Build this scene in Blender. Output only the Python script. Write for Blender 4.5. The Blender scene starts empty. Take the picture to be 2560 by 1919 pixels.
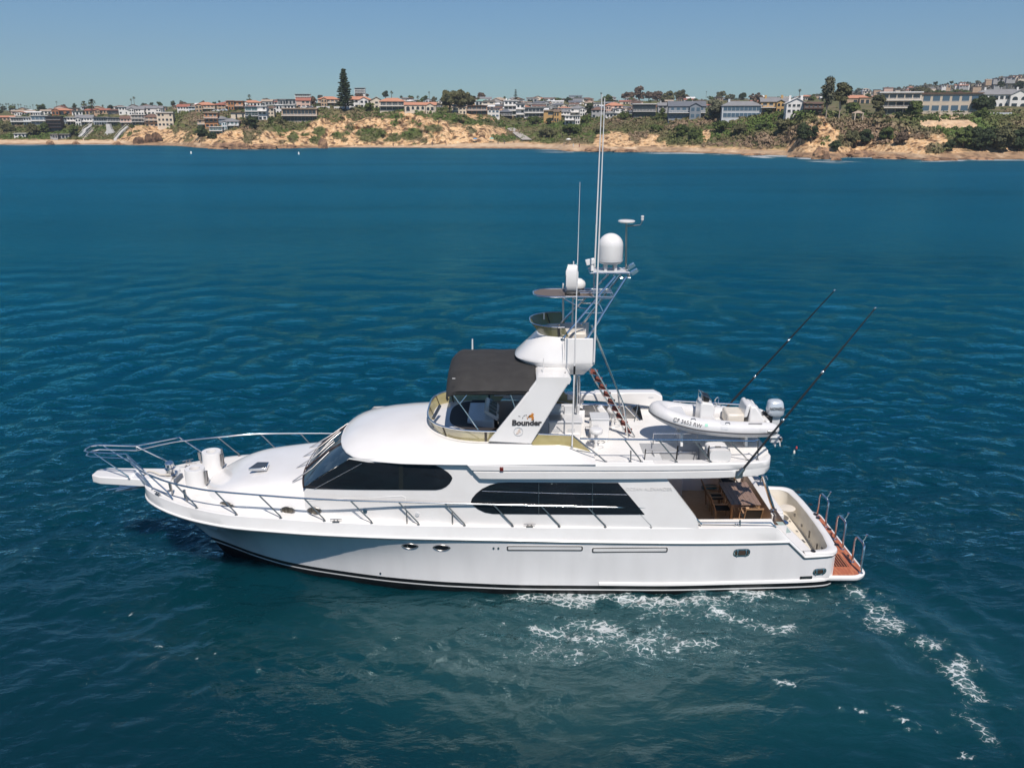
import bpy, math, random
import numpy as np
from mathutils import Vector, Matrix
R = math.radians
scene = bpy.context.scene
col = scene.collection

# ------------------------------------------------------------------ camera
F, PITCH, CAMH = 2070.0, R(17.7), 13.35
cam_d = bpy.data.cameras.new('camera')
cam_d.sensor_width = 36.0
cam_d.lens = 36.0 * F / 2560.0
cam_d.clip_start = 0.5
cam_d.clip_end = 30000
cam = bpy.data.objects.new('camera', cam_d)
cam.location = (0, 0, CAMH)
cam.rotation_euler = (R(90) - PITCH, 0, 0)
col.objects.link(cam)
scene.camera = cam

# ------------------------------------------------------------------ light
SUN_DIR = Vector((0.11, -0.70, 1.0)).normalized()      # towards the sun
SUN_EL = math.asin(SUN_DIR.z)
SUN_AZ = math.atan2(SUN_DIR.x, SUN_DIR.y)              # clockwise from +Y
world = bpy.data.worlds.new('World')
scene.world = world
world.use_nodes = True
wn = world.node_tree
wn.nodes.clear()
sky = wn.nodes.new('ShaderNodeTexSky')
sky.sky_type = 'NISHITA'
sky.sun_disc = False
sky.sun_elevation = SUN_EL
sky.sun_rotation = SUN_AZ
sky.altitude = 0
sky.air_density = 1.0
sky.dust_density = 0.2
sky.ozone_density = 3.0
bg = wn.nodes.new('ShaderNodeBackground')
bg.inputs['Strength'].default_value = 0.080
wo = wn.nodes.new('ShaderNodeOutputWorld')
tint = wn.nodes.new('ShaderNodeMix'); tint.data_type = 'RGBA'; tint.blend_type = 'MULTIPLY'
tint.inputs[0].default_value = 1.0; tint.inputs[7].default_value = (0.545, 0.785, 0.975, 1)
wn.links.new(sky.outputs[0], tint.inputs[6])
wn.links.new(tint.outputs[2], bg.inputs[0])
wn.links.new(bg.outputs[0], wo.inputs[0])
sun_d = bpy.data.lights.new('sun', 'SUN')
sun_d.energy = 4.9
sun_d.angle = R(0.53)
sun_d.color = (1.0, 0.922, 0.85)
sun = bpy.data.objects.new('sun', sun_d)
sun.rotation_euler = SUN_DIR.to_track_quat('Z', 'Y').to_euler()
sun.location = (0, 0, 60)
col.objects.link(sun)
scene.view_settings.view_transform = 'Standard'
scene.view_settings.look = 'None'
scene.view_settings.gamma = 1.0
scene.view_settings.exposure = 0.04
scene.cycles.use_denoising = True
scene.cycles.max_bounces = 8
scene.cycles.caustics_reflective = False
scene.cycles.caustics_refractive = False
scene.cycles.sample_clamp_indirect = 6.0

# ------------------------------------------------------------------ measuring: a pixel of the photo (2560 px wide) on a plane of the place
CP, SP = math.cos(PITCH), math.sin(PITCH)
YC = 24.0                                              # distance of the yacht's centreline
def ray(px, py):
    a, b = (px - 1280) / F, (py - 959.5) / F
    return Vector((a, CP - b * SP, -SP - b * CP))
def W(px, py, Y):                                      # world point at distance Y
    d = ray(px, py); t = Y / d.y
    return Vector((d.x * t, Y, CAMH + d.z * t))
def WZ(px, py, z):                                     # world point at height z
    d = ray(px, py); t = (z - CAMH) / d.z
    return Vector((d.x * t, d.y * t, z))
def A(px, py, y):                                      # yacht frame, lateral offset y from the centreline (port negative)
    p = W(px, py, YC + y); return Vector((p.x, y, p.z))
def Z(px, py, z):
    p = WZ(px, py, z); return Vector((p.x, p.y - YC, z))
def X(px, py, x):                                      # yacht frame, station x
    d = ray(px, py); t = x / d.x
    return Vector((x, d.y * t - YC, CAMH + d.z * t))

# ------------------------------------------------------------------ tables
def lin(xs, ys):
    return lambda x: float(np.interp(x, xs, ys))
def cr(xs, ys):
    xs = np.array(xs, float); ys = np.array(ys, float)
    d = np.diff(ys) / np.diff(xs); m = np.zeros_like(ys)
    m[0], m[-1] = d[0], d[-1]
    for i in range(1, len(xs) - 1):
        m[i] = 0 if d[i-1] * d[i] <= 0 else 2 * d[i-1] * d[i] / (d[i-1] + d[i])
    def f(x):
        x = min(max(x, xs[0]), xs[-1])
        i = min(max(int(np.searchsorted(xs, x)) - 1, 0), len(xs) - 2)
        h = xs[i+1] - xs[i]; t = (x - xs[i]) / h
        return float(ys[i]*(1+2*t)*(1-t)**2 + h*m[i]*t*(1-t)**2 + ys[i+1]*t*t*(3-2*t) + h*m[i+1]*t*t*(t-1))
    return f

# ------------------------------------------------------------------ mesh builder
class MB:
    def __init__(s):
        s.v = []; s.f = []; s.m = []; s.cur = 0
    def add(s, vs, fs):
        o = len(s.v)
        s.v += [tuple(v) for v in vs]
        s.f += [tuple(i + o for i in f) for f in fs]
        s.m += [s.cur] * len(fs)
        return s
    def box(s, x0, x1, y0, y1, z0, z1):
        vs = [(x, y, z) for z in (z0, z1) for x, y in ((x0, y0), (x1, y0), (x1, y1), (x0, y1))]
        return s.add(vs, [(3,2,1,0),(4,5,6,7),(0,1,5,4),(1,2,6,5),(2,3,7,6),(3,0,4,7)])
    def obox(s, c, hx, hy, hz):                        # oriented box, half-axis vectors
        c, hx, hy, hz = Vector(c), Vector(hx), Vector(hy), Vector(hz)
        vs = [c + hx*a + hy*b + hz*d for d in (-1, 1) for a, b in ((-1,-1),(1,-1),(1,1),(-1,1))]
        return s.add(vs, [(3,2,1,0),(4,5,6,7),(0,1,5,4),(1,2,6,5),(2,3,7,6),(3,0,4,7)])
    def bar(s, p, q, w, h, up=(0,0,1)):
        p, q = Vector(p), Vector(q); d = q - p
        u = Vector(up); sx = d.cross(u)
        if sx.length < 1e-6: sx = d.cross(Vector((1,0,0)))
        sx.normalize(); u = sx.cross(d).normalized()
        return s.obox((p+q)/2, d/2, sx*w/2, u*h/2)
    def tube(s, pts, r, n=8, closed=False, cap=True):
        P = [Vector(p) for p in pts]; k = len(P)
        rs = r if isinstance(r, (list, tuple)) else [r] * k
        tang = []
        for i in range(k):
            if closed: t = P[(i+1) % k] - P[i-1]
            else: t = P[min(i+1, k-1)] - P[max(i-1, 0)]
            tang.append(t.normalized())
        t0 = tang[0]
        nrm = t0.cross(Vector((0,0,1)))
        if nrm.length < 1e-3: nrm = t0.cross(Vector((0,1,0)))
        nrm.normalize()
        vs = []
        for i in range(k):
            t = tang[i]
            nrm = (nrm - t * nrm.dot(t)).normalized()
            b = t.cross(nrm)
            for j in range(n):
                a = 2 * math.pi * j / n
                vs.append(P[i] + (nrm * math.cos(a) + b * math.sin(a)) * rs[i])
        fs = []
        for i in range(k if closed else k - 1):
            i2 = (i + 1) % k
            for j in range(n):
                j2 = (j + 1) % n
                fs.append((i*n+j, i*n+j2, i2*n+j2, i2*n+j))
        if cap and not closed:
            fs.append(tuple(range(n))[::-1]); fs.append(tuple((k-1)*n + j for j in range(n)))
        return s.add(vs, fs)
    def grid(s, rows, cu=False, cv=False, skip=None, flip=False):
        k = len(rows); n = len(rows[0]); vs = [p for r in rows for p in r]; fs = []
        for i in range(k if cu else k - 1):
            i2 = (i + 1) % k
            for j in range(n if cv else n - 1):
                j2 = (j + 1) % n
                q = (i*n+j, i*n+j2, i2*n+j2, i2*n+j)
                if skip and skip([Vector(vs[a]) for a in q]): continue
                fs.append(q[::-1] if flip else q)
        return s.add(vs, fs)
    def prism(s, poly, vec):
        n = len(poly); vec = Vector(vec)
        vs = [Vector(p) for p in poly] + [Vector(p) + vec for p in poly]
        fs = [tuple(range(n))[::-1], tuple(range(n, 2*n))]
        fs += [(i, (i+1) % n, n + (i+1) % n, n + i) for i in range(n)]
        return s.add(vs, fs)
    def lathe(s, prof, c, n=24, axis='z'):
        c = Vector(c); rows = []
        for r, h in prof:
            row = []
            for j in range(n):
                a = 2*math.pi*j/n
                p = Vector((r*math.cos(a), r*math.sin(a), h))
                if axis == 'x': p = Vector((p.z, p.x, p.y))
                if axis == 'y': p = Vector((p.x, p.z, p.y))
                row.append(c + p)
            rows.append(row)
        s.grid(rows, cv=True)
        return s
    def face(s, pts):
        return s.add(pts, [tuple(range(len(pts)))])
    def ball(s, c, r, n=10, sc=(1,1,1)):
        prof = [(max(1e-4, r*math.sin(math.pi*i/n)), -r*math.cos(math.pi*i/n)) for i in range(n+1)]
        rows = [[(c[0]+q*math.cos(2*math.pi*j/(2*n))*sc[0], c[1]+q*math.sin(2*math.pi*j/(2*n))*sc[1], c[2]+h*sc[2]) for j in range(2*n)] for q, h in prof]
        return s.grid(rows, cv=True)
    def build(s, name, mats, parent=None, smooth=35, bevel=0, label=None, weld=True):
        me = bpy.data.meshes.new(name)
        me.from_pydata(s.v, [], s.f)
        if not isinstance(mats, (list, tuple)): mats = [mats]
        for m in mats: me.materials.append(m)
        if len(mats) > 1: me.polygons.foreach_set('material_index', s.m)
        if weld:
            import bmesh
            bm = bmesh.new(); bm.from_mesh(me)
            bmesh.ops.remove_doubles(bm, verts=bm.verts, dist=1e-4)
            bmesh.ops.recalc_face_normals(bm, faces=bm.faces)
            bm.to_mesh(me); bm.free()
        if smooth:
            me.polygons.foreach_set('use_smooth', [True] * len(me.polygons))
            me.set_sharp_from_angle(angle=R(smooth))
        o = bpy.data.objects.new(name, me)
        col.objects.link(o)
        if parent: o.parent = parent
        if bevel:
            b = o.modifiers.new('bevel', 'BEVEL'); b.width = bevel; b.segments = 2
            b.limit_method = 'ANGLE'; b.angle_limit = R(40)
        if label: o['label'] = label
        return o

def empty(name, loc, rz=0.0):
    o = bpy.data.objects.new(name, None)
    o.location = loc; o.rotation_euler = (0, 0, rz); o.empty_display_size = 0.3
    col.objects.link(o); return o
def tag(o, label=None, cat=None, group=None, kind=None):
    if label: o['label'] = label
    if cat: o['category'] = cat
    if group: o['group'] = group
    if kind: o['kind'] = kind
    return o
def text_mesh(name, body, size, mat, parent, M, depth=0.002, bold=0.0, shear=0.0, spacing=1.0):
    c = bpy.data.curves.new(name, 'FONT'); c.body = body; c.size = size
    c.extrude = depth; c.offset = bold; c.shear = shear; c.space_character = spacing
    c.align_x = 'CENTER'; c.align_y = 'CENTER'; c.resolution_u = 3
    t = bpy.data.objects.new(name, c); col.objects.link(t)
    dg = bpy.context.evaluated_depsgraph_get()
    me = bpy.data.meshes.new_from_object(t.evaluated_get(dg))
    bpy.data.objects.remove(t); bpy.data.curves.remove(c)
    me.transform(M); me.materials.clear(); me.materials.append(mat)
    o = bpy.data.objects.new(name, me); col.objects.link(o); o.parent = parent
    return o

# ------------------------------------------------------------------ materials
def mat(name, base, rough=0.5, metal=0.0, ior=1.5, spec=0.5, coat=0.0, noise=None, alpha=1.0, trans=0.0, bump=None):
    m = bpy.data.materials.new(name); m.use_nodes = True
    nt = m.node_tree; b = nt.nodes['Principled BSDF']
    b.inputs['Base Color'].default_value = (*base, 1)
    b.inputs['Roughness'].default_value = rough
    b.inputs['Metallic'].default_value = metal
    b.inputs['IOR'].default_value = ior
    b.inputs['Specular IOR Level'].default_value = spec
    b.inputs['Coat Weight'].default_value = coat
    b.inputs['Coat Roughness'].default_value = 0.05
    b.inputs['Alpha'].default_value = alpha
    b.inputs['Transmission Weight'].default_value = trans
    if noise or bump:
        tc = nt.nodes.new('ShaderNodeTexCoord')
    if noise:                                          # (scale, colour 2, low, high[, stretch])
        mp = nt.nodes.new('ShaderNodeMapping'); nt.links.new(tc.outputs['Object'], mp.inputs[0])
        if len(noise) > 4: mp.inputs['Scale'].default_value = noise[4]
        n = nt.nodes.new('ShaderNodeTexNoise'); n.inputs['Scale'].default_value = noise[0]; n.inputs['Detail'].default_value = 5
        nt.links.new(mp.outputs[0], n.inputs['Vector'])
        r = nt.nodes.new('ShaderNodeMapRange'); r.inputs['From Min'].default_value = noise[2]; r.inputs['From Max'].default_value = noise[3]
        nt.links.new(n.outputs[0], r.inputs[0])
        mx = nt.nodes.new('ShaderNodeMix'); mx.data_type = 'RGBA'
        mx.inputs[6].default_value = (*base, 1); mx.inputs[7].default_value = (*noise[1], 1)
        nt.links.new(r.outputs[0], mx.inputs[0]); nt.links.new(mx.outputs[2], b.inputs['Base Color'])
    if bump:                                           # (scale, strength, distance)
        n2 = nt.nodes.new('ShaderNodeTexNoise'); n2.inputs['Scale'].default_value = bump[0]; n2.inputs['Detail'].default_value = 4
        nt.links.new(tc.outputs['Object'], n2.inputs['Vector'])
        bp = nt.nodes.new('ShaderNodeBump'); bp.inputs['Strength'].default_value = bump[1]; bp.inputs['Distance'].default_value = bump[2]
        nt.links.new(n2.outputs[0], bp.inputs['Height']); nt.links.new(bp.outputs[0], b.inputs['Normal'])
    return m
GEL = mat('white_gelcoat', (0.745, 0.735, 0.72), 0.2, coat=0.5, noise=(1.3, (0.70, 0.685, 0.665), 0.42, 0.75))
HULLW = mat('hull_gelcoat', (0.79, 0.775, 0.765), 0.13, coat=0.6, noise=(1.4, (0.735, 0.72, 0.71), 0.42, 0.72, (1.6, 1, .22)))
DECKW = mat('nonskid_deck', (0.75, 0.74, 0.715), 0.55, noise=(2.5, (0.70, 0.68, 0.645), 0.42, 0.75), bump=(220, 0.15, 0.004))
BLACKP = mat('black_bottom_paint', (0.006, 0.006, 0.008), 0.35, noise=(3, (0.012, 0.013, 0.014), 0.4, 0.7))
BLACK = mat('black_plastic', (0.012, 0.012, 0.013), 0.4)
STEEL = mat('polished_steel', (0.78, 0.77, 0.76), 0.16, metal=1.0)
STEELD = mat('dull_steel', (0.38, 0.37, 0.36), 0.3, metal=1.0)
GLASSB = mat('black_glass', (0.008, 0.011, 0.014), 0.03, ior=1.52, noise=(0.8, (0.014, 0.016, 0.02), 0.4, 0.7))
GLASSW = mat('windshield_glass', (0.02, 0.04, 0.062), 0.04, ior=1.55, noise=(2.2, (0.055, 0.085, 0.115), 0.5, 0.75))  # bluish patches paint reflected sky into the glass colour
GOLD = mat('gold_tinted_acrylic', (0.50, 0.43, 0.20), 0.1, spec=0.7, noise=(1.6, (0.34, 0.28, 0.12), 0.4, 0.7), alpha=0.80)
SMOKE = mat('smoked_acrylic', (0.05, 0.06, 0.05), 0.1, alpha=0.75)
CANVAS = mat('charcoal_canvas', (0.024, 0.023, 0.023), 0.85, noise=(3, (0.034, 0.033, 0.032), 0.35, 0.7), bump=(9, 0.35, 0.02))
TEAKR = mat('red_teak', (0.36, 0.105, 0.055), 0.5, noise=(3.0, (0.50, 0.20, 0.10), 0.45, 0.65, (6, 1, 1)))
TEAKD = mat('dark_teak', (0.20, 0.135, 0.105), 0.5, noise=(4.0, (0.28, 0.19, 0.15), 0.4, 0.65, (2, 14, 2)))
CKFLOOR = mat('tan_cockpit_floor', (0.70, 0.48, 0.30), 0.6, noise=(4.0, (0.54, 0.35, 0.21), 0.4, 0.7, (2, 14, 2)))
WOODL = mat('honey_wood', (0.40, 0.25, 0.14), 0.45, noise=(6.0, (0.29, 0.17, 0.09), 0.4, 0.65, (2, 2, 8)))
SLING = mat('black_sling_fabric', (0.012, 0.014, 0.014), 0.6)
GREYP = mat('grey_panel', (0.42, 0.43, 0.44), 0.4, noise=(2, (0.36, 0.37, 0.39), 0.4, 0.7))
LGREY = mat('light_grey_plastic', (0.55, 0.56, 0.57), 0.4)
VINYL = mat('cream_vinyl', (0.66, 0.61, 0.53), 0.45, noise=(4, (0.6, 0.55, 0.47), 0.4, 0.7))
DKBLUE = mat('instrument_blue', (0.02, 0.07, 0.10), 0.2)
# ================================================================== MOTOR YACHT
yacht = empty('motor_yacht', (0, YC, 0))
tag(yacht, 'large white motor yacht with black bimini and tall antenna tower, side on', 'yacht')

XS = 9.6                                               # stern
z_rub = lin([-11.5,-9,-6,-3,0,4,7.2,8.05,8.58,9.6], [2.24,2.12,2.0,1.92,1.86,1.76,1.67,1.65,1.12,1.12])
z_deck = lin([-11.6,-9,-6,-3,0,5,7.65,8.6,9.6], [2.6,2.5,2.38,2.30,2.25,2.18,2.13,1.20,1.20])
b_rub = cr([-11.5,-11.44,-11.3,-11.0,-10.2,-9.2,-8,-6.7,-5.4,-3.5,-1,2,4.5,7,8.5,9.2,9.45,9.6], [0,.36,.68,1.05,1.64,2.1,2.42,2.55,2.65,2.72,2.74,2.73,2.68,2.54,2.40,2.32,2.26,2.12])
b_deck = cr([-11.5,-11.42,-11.14,-10.2,-9.2,-8,-6.7,-5.4,-3.5,-1,2,4.5,7,8.5,9.2,9.45,9.6], [0,.42,.88,1.57,2.06,2.38,2.48,2.58,2.66,2.69,2.68,2.63,2.49,2.38,2.30,2.24,2.10])
z_boot = lin([-9.75,-9,-6,0,9.6], [.52,.43,.37,.31,.23])
b_boot = cr([-9.75,-9.5,-9.04,-8.13,-6.9,-5.05,-3.47,-1.73,.7,4,7,8.8,9.4,9.6], [0,.1,.3,.82,1.38,1.90,2.24,2.46,2.58,2.58,2.44,2.32,2.22,2.10])

xr = [9.6,9.55,9.45,9.3,9.0,8.59,8.57,8.3,8.06,8.04,7.66,7.64,7.0] + [7.0 - .5*i for i in range(1, 30)]
xr = [x for x in xr if x > -8] + [-8.0 - .25*i for i in range(0, 10)] + [-10.6,-10.8,-11.0,-11.12,-11.22,-11.3,-11.36,-11.4,-11.43,-11.46,-11.48,-11.5]
flare = cr([-11.5,-9.5,-7,-5,-3,-1,1.5,4,9.6], [1.9,2.1,2.5,2.75,2.6,2.1,1.5,1.05,1.0])
def hull_pt(x, t, side):                               # t: 0 boot top .. 1 rub rail; x measured at the rub rail
    u = (XS - x) / (XS + 11.5)
    xb = XS - (XS + 9.75) * u
    p = flare(x)
    bb, br = b_boot(xb), b_rub(x)
    return Vector((xb + (x - xb)*t, side * (bb + (br - bb) * t**p), z_boot(xb) + (z_rub(x) - z_boot(xb))*t))
def hull_low(x, side, dz, k):
    u = (XS - x) / (XS + 11.5); xb = XS - (XS + 9.75) * u
    xx = XS - (XS + 9.75 - dz*0.7) * u
    return Vector((xx, side * b_boot(xb) * k, z_boot(xb) - dz))
def b_hull(x, z):                                      # half breadth of the topside at (x, z)
    lo = x
    for _ in range(12):
        zz0, zz1 = z_boot(lo), z_rub(lo)
        t = min(max((z - zz0) / (zz1 - zz0), 0), 1.05)
        p = hull_pt(lo, t, 1); lo += (x - p.x)
        lo = min(max(lo, -11.5), 9.6)
    return p.y
def on(px, py, fb, off=0.0):                           # pixel -> point on a near-side surface y = -fb(x, z)
    y = -2.4
    for _ in range(10):
        p = A(px, py, y - off); y = -fb(p.x, p.z)
    return A(px, py, y - off)

hull = MB(); low = MB(); stripe = MB()
for s in (-1, 1):
    ts = [0, .12, .25, .4, .55, .7, .85, .95, 1.0]
    hull.grid([[hull_pt(x, t, s) for t in ts] for x in xr])
    low.grid([[hull_low(x, s, dz, k) for dz, k in ((.0, 1.0), (.13, .992))] for x in xr])
    stripe.grid([[hull_low(x, s, dz, k) for dz, k in ((.13, .992), (.175, .99))] for x in xr])
    low.grid([[hull_low(x, s, dz, k) for dz, k in ((.175, .99), (.5, .955), (1.1, .8), (1.5, .02))] for x in xr])
tr = [hull_pt(9.6, t, -1) for t in (0, .5, 1)] + [hull_pt(9.6, t, 1) for t in (1, .5, 0)]
hull.face(tr)
low.face([hull_low(9.6, -1, 0, 1), hull_low(9.6, -1, 1.1, .8), hull_low(9.6, 1, 1.1, .8), hull_low(9.6, 1, 0, 1)])
HULL = hull.build('hull', HULLW, yacht)
low.build('bottom_paint', BLACKP, yacht)
stripe.build('waterline_stripe', GEL, yacht)

# bulwark band above the rub rail, with an inward lip, and the rub rail itself
bul = MB(); rub = MB(); seam = MB()
for s in (-1, 1):
    rows = []; rr = []; sm = []
    for x in xr:
        zr, zd = z_rub(x), z_deck(x)
        br, bd = b_rub(x), b_deck(x)
        lip = min(.10, bd)
        rows.append([(x, s*(br), zr), (x, s*(br + .015), zr + .03), (x, s*(br*.3 + bd*.7), zr + (zd - zr)*.7), (x, s*bd, zd - .012), (x, s*(bd - .2*lip), zd), (x, s*(bd - lip), zd)])
        rr.append([(x, s*(br - .02), zr - .012), (x, s*(br + .05), zr - .008), (x, s*(br + .062), zr + .022), (x, s*(br + .035), zr + .05), (x, s*(br - .01), zr + .052)])
        sm.append([(x, s*(br + .002), zr - .05), (x, s*(br + .03), zr - .045), (x, s*(br + .034), zr - .02), (x, s*(br - .01), zr - .013)])
    bul.grid(rows); rub.grid(rr); seam.grid(sm)
bul.build('bulwark', GEL, yacht)
rub.build('rub_rail', GEL, yacht)
seam.build('rub_rail_insert', STEELD, yacht)

# decks
fd = MB()
xd = [x for x in xr if x <= 7.64]
fd.grid([[(x, q*(max(b_deck(x) - .1, 0)), z_deck(x) - .006 + .08*(1 - q*q)) for q in np.linspace(-1, 1, 13)] for x in xd],
        skip=lambda q: sum(p.x for p in q)/4 > 3.25 and abs(sum(p.y for p in q)/4) < 2.05)
fd.build('main_deck', DECKW, yacht)

# spray strake along the aft waterline
xs_ = np.linspace(2.55, 9.58, 24)
for s in (-1, 1):
    st = MB(); st.grid([[(x, s*(b_boot(x) - .01), z_boot(x) + .13), (x, s*(b_boot(x) + .05), z_boot(x) + .10), (x, s*(b_boot(x) + .06), z_boot(x) + .04), (x, s*(b_boot(x) - .01), z_boot(x) + .01)] for x in xs_], cv=True)
    st.build('spray_rail', GEL, yacht, smooth=50)

# hull openings: portholes, long vents, hawse plates, exhaust grille, small drains
RIM = mat('porthole_rim', (.25, .245, .24), .35, metal=.8)
def eye(px, py, wpx, hpx, fb, name, rim=RIM, pane=GLASSB, side=-1, parent=yacht):
    c = on(px, py, fb); e = on(px + wpx/2, py, fb); top = on(px, py - hpx/2, fb)
    hw, hh = abs(e.x - c.x), abs(top.z - c.z)
    def ring(k, off):
        out = []
        for i in range(28):
            a = 2*math.pi*i/28
            ca, sa = math.cos(a), math.sin(a)
            x = c.x + hw*k*ca; z = c.z + hh*k*sa*(1 - .22*abs(ca)**2) + .0
            out.append((x, side*(fb(x, z) + off), z))
        return out
    r = MB(); r.grid([ring(1.0, -.01), ring(1.02, .012), ring(.92, .026), ring(.82, .012)], cv=True)
    ro = r.build(name, rim, parent)
    g = MB(); g.face(ring(.84, .010)); g.build('pane', pane, ro, smooth=0)
    return ro
for s in (-1, 1):
    eye(1025, 1364, 42, 13, b_hull, 'hull_porthole', side=s)
    eye(1104, 1368, 44, 15, b_hull, 'hull_porthole', side=s)
def rrect(c, hw, hh, r, fb, off, side, n=5):
    out = []
    for qx, qz, a0 in ((1,1,0), (-1,1,90), (-1,-1,180), (1,-1,270)):
        for i in range(n):
            a = R(a0 + 90*i/(n-1))
            x = c.x + qx*(hw - r) + r*math.cos(a); z = c.z + qz*(hh - r) + r*math.sin(a)
            out.append((x, side*(fb(x, z) + off), z))
    return out
for x0, x1, yc in ((1266, 1458, 1369.5), (1479, 1670, 1373.5)):
    p0, p1 = on(x0, yc, b_hull), on(x1, yc, b_hull)
    c = (p0 + p1)/2; hw = (p1.x - p0.x)/2
    for s in (-1, 1):
        v = MB()
        v.grid([rrect(c, hw, .095, .06, b_hull, -.004, s), rrect(c, hw - .012, .085, .05, b_hull, .012, s)], cv=True)
        v.grid([rrect(c, hw - .012, .085, .05, b_hull, .012, s), rrect(c, hw - .045, .058, .035, b_hull, -.03, s), rrect(c, hw - .05, .05, .03, b_hull, .013, s)], cv=True)
        v.face(rrect(c, hw - .05, .05, .03, b_hull, .013, s))
        vo = v.build('vent_panel', GEL, yacht, smooth=25)
        v = MB(); v.grid([rrect(c, hw - .010, .088, .052, b_hull, .014, s), rrect(c, hw - .048, .054, .033, b_hull, .015, s)], cv=True); v.build('vent_groove_shade', mat('vent_shadow_gap', (.06, .06, .062), .5), vo, smooth=0)  # dark ring painting shade into the panel groove
# hawse plates
hq = on(1854, 1380, b_hull)
for c, hw, hh, r in ((hq, .25, .125, .11), (Vector((9.12, 0, .60)), .21, .11, .10)):
    for s in (-1, 1):
        v = MB(); v.grid([rrect(c, hw, hh, r, b_hull, -.01, s), rrect(c, hw, hh, r, b_hull, .02, s), rrect(c, hw - .05, hh - .045, r*.6, b_hull, .025, s)], cv=True)
        ho = v.build('hawse_plate', STEEL, yacht)
        d = MB(); d.face(rrect(c, hw - .05, hh - .045, r*.6, b_hull, .021, s)); d.build('opening', mat('hawse_inside', (.13, .085, .065), .3, metal=.6), ho, smooth=0)
        for k in (-.5, .5):
            x = c.x + hw*k
            bt = MB(); bt.tube([(x, s*(b_hull(x, c.z) + .02), c.z - hh*.8), (x, s*(b_hull(x, c.z) + .05), c.z), (x, s*(b_hull(x, c.z) + .02), c.z + hh*.8)], .022, 8)
            bt.build('bitt', STEEL, ho)
c = on(2015, 1443, b_hull)
for s in (-1, 1):
    v = MB(); v.face(rrect(c, .19, .05, .01, b_hull, .006, s)); eo = v.build('exhaust_grille', BLACK, yacht, smooth=0)
    l = MB()
    for k in range(4):
        z = c.z - .036 + .024*k
        l.bar((c.x - .17, s*(b_hull(c.x, z) + .012), z), (c.x + .17, s*(b_hull(c.x + .17, z) + .012), z), .012, .008)
    l.build('louvre', STEELD, eo)
for px, py, w, h in ((1234, 1369, 5, 9), (1246, 1369, 5, 9), (951, 1432, 5, 10)):
    c = on(px, py, b_hull)
    for s in (-1, 1):
        d = MB(); d.lathe([(.001, -.02), (.03, -.02), (.034, .02), (.02, .03), (.001, .012)], (c.x, s*b_hull(c.x, c.z), c.z), 10, 'y'); d.build('drain_fitting', STEELD, yacht)

# ------------------------------------------------------------------ superstructure
b_side0 = cr([-6.35,-6.1,-5,-4,-3,-2,0,3,7], [1.96,2.02,2.17,2.29,2.38,2.44,2.50,2.53,2.50])
def b_side(x, z): return b_side0(x) + .045*(3.9 - z)
# saloon and pilothouse side, cut on the slant at the cockpit
pA, pB, pC = on(1668, 1199, b_side), on(1744, 1298, b_side), on(1748, 1318, b_side)
def x_end(z):
    return float(np.interp(z, [2.1, pB.z, pA.z, 4.2], [pC.x, pB.x, pA.x, pA.x - (4.2 - pA.z)*.75]))
pD, pE = on(758, 1218, b_side), on(874, 1151, b_side)
def x_beg(z):
    return float(np.interp(z, [2.1, pD.z - .06, pD.z, pE.z], [pD.x + .02, pD.x + .02, pD.x + .04, pE.x]))
sw = MB()
for s in (-1, 1):
    zs = [2.12, 2.3, 2.5, 2.7, 2.9, 3.1, 3.3, 3.5, 3.7, 3.9, 4.19]
    us = np.linspace(0, 1, 40)
    sw.grid([[(x_beg(z) + (x_end(z) - x_beg(z))*u, s*b_side(x_beg(z) + (x_end(z) - x_beg(z))*u, z), z) for z in zs] for u in us])
    sw.grid([[(x_end(z) + .0, s*b_side(x_end(z), z), z), (x_end(z) + .01, s*(b_side(x_end(z), z) - .14), z)] for z in zs])
    sw.grid([[(3.2 + (x_end(z) - 3.2)*u, s*(b_side(4.2, z) - .14), z) for z in zs] for u in (0, .5, 1)])
sw.build('cabin_side', GEL, yacht)

# fore trunk cabin
tk_b = cr([-9.5,-9.4,-9.2,-8.9,-8.4,-8,-7,-6.2,-5,-4], [.1,.7,1.15,1.48,1.76,1.88,2.02,2.085,2.15,2.2])
tk_h = cr([-9.45,-9.2,-8.6,-8,-7,-6.2,-5.2,-4], [.02,.10,.34,.50,.66,.76,.84,.9])
tk = MB(); rows = []
for x in list(np.linspace(-9.5, -8, 14)) + list(np.linspace(-7.8, -4.2, 14)):
    b, h, zd = tk_b(x), tk_h(x), z_deck(x) - .02
    row = []
    for q in np.linspace(-1, 1, 33):
        a = abs(q)
        z = zd + .07 + h*(1 - a**7)**(1/2.2) + .10*(1 - a*a)*min(1, h)
        if a > .999: z = zd
        row.append((x, q*b*(1 + .02*(1 - (z - zd)/max(h, .05))), z))
    rows.append(row)
tk.grid(rows)
tk.build('trunk_cabin', GEL, yacht, smooth=60)
def b_trunk(x, z):
    return tk_b(x) + .0 + .10*(2.9 - z)*0 + .012
for px, py in ((567, 1263), (719, 1275), (786, 1276)):
    for s in (-1, 1):
        eye(px, py, 37, 19, lambda x, z: tk_b(x)*(1.012) + .02 - max(0, z - 2.72)*.35, 'cabin_porthole', pane=mat('porthole_screen', (.17, .15, .12), .35, metal=.4, noise=(30, (.08, .07, .055), .4, .6, (1, .1, .1))), side=s)
# lower recess line of the walkway forward of the wide body
for s in (-1, 1):
    rl = MB()
    pts = [on(x, y, b_side) for x, y in ((768, 1250), (850, 1247), (1004, 1239), (1013, 1243), (1014, 1268))]
    rl.tube([(p.x, s*(b_side(p.x, p.z) + .004), p.z) for p in pts], .012, 6)
    rl.build('moulding_line', GEL, yacht)

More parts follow.
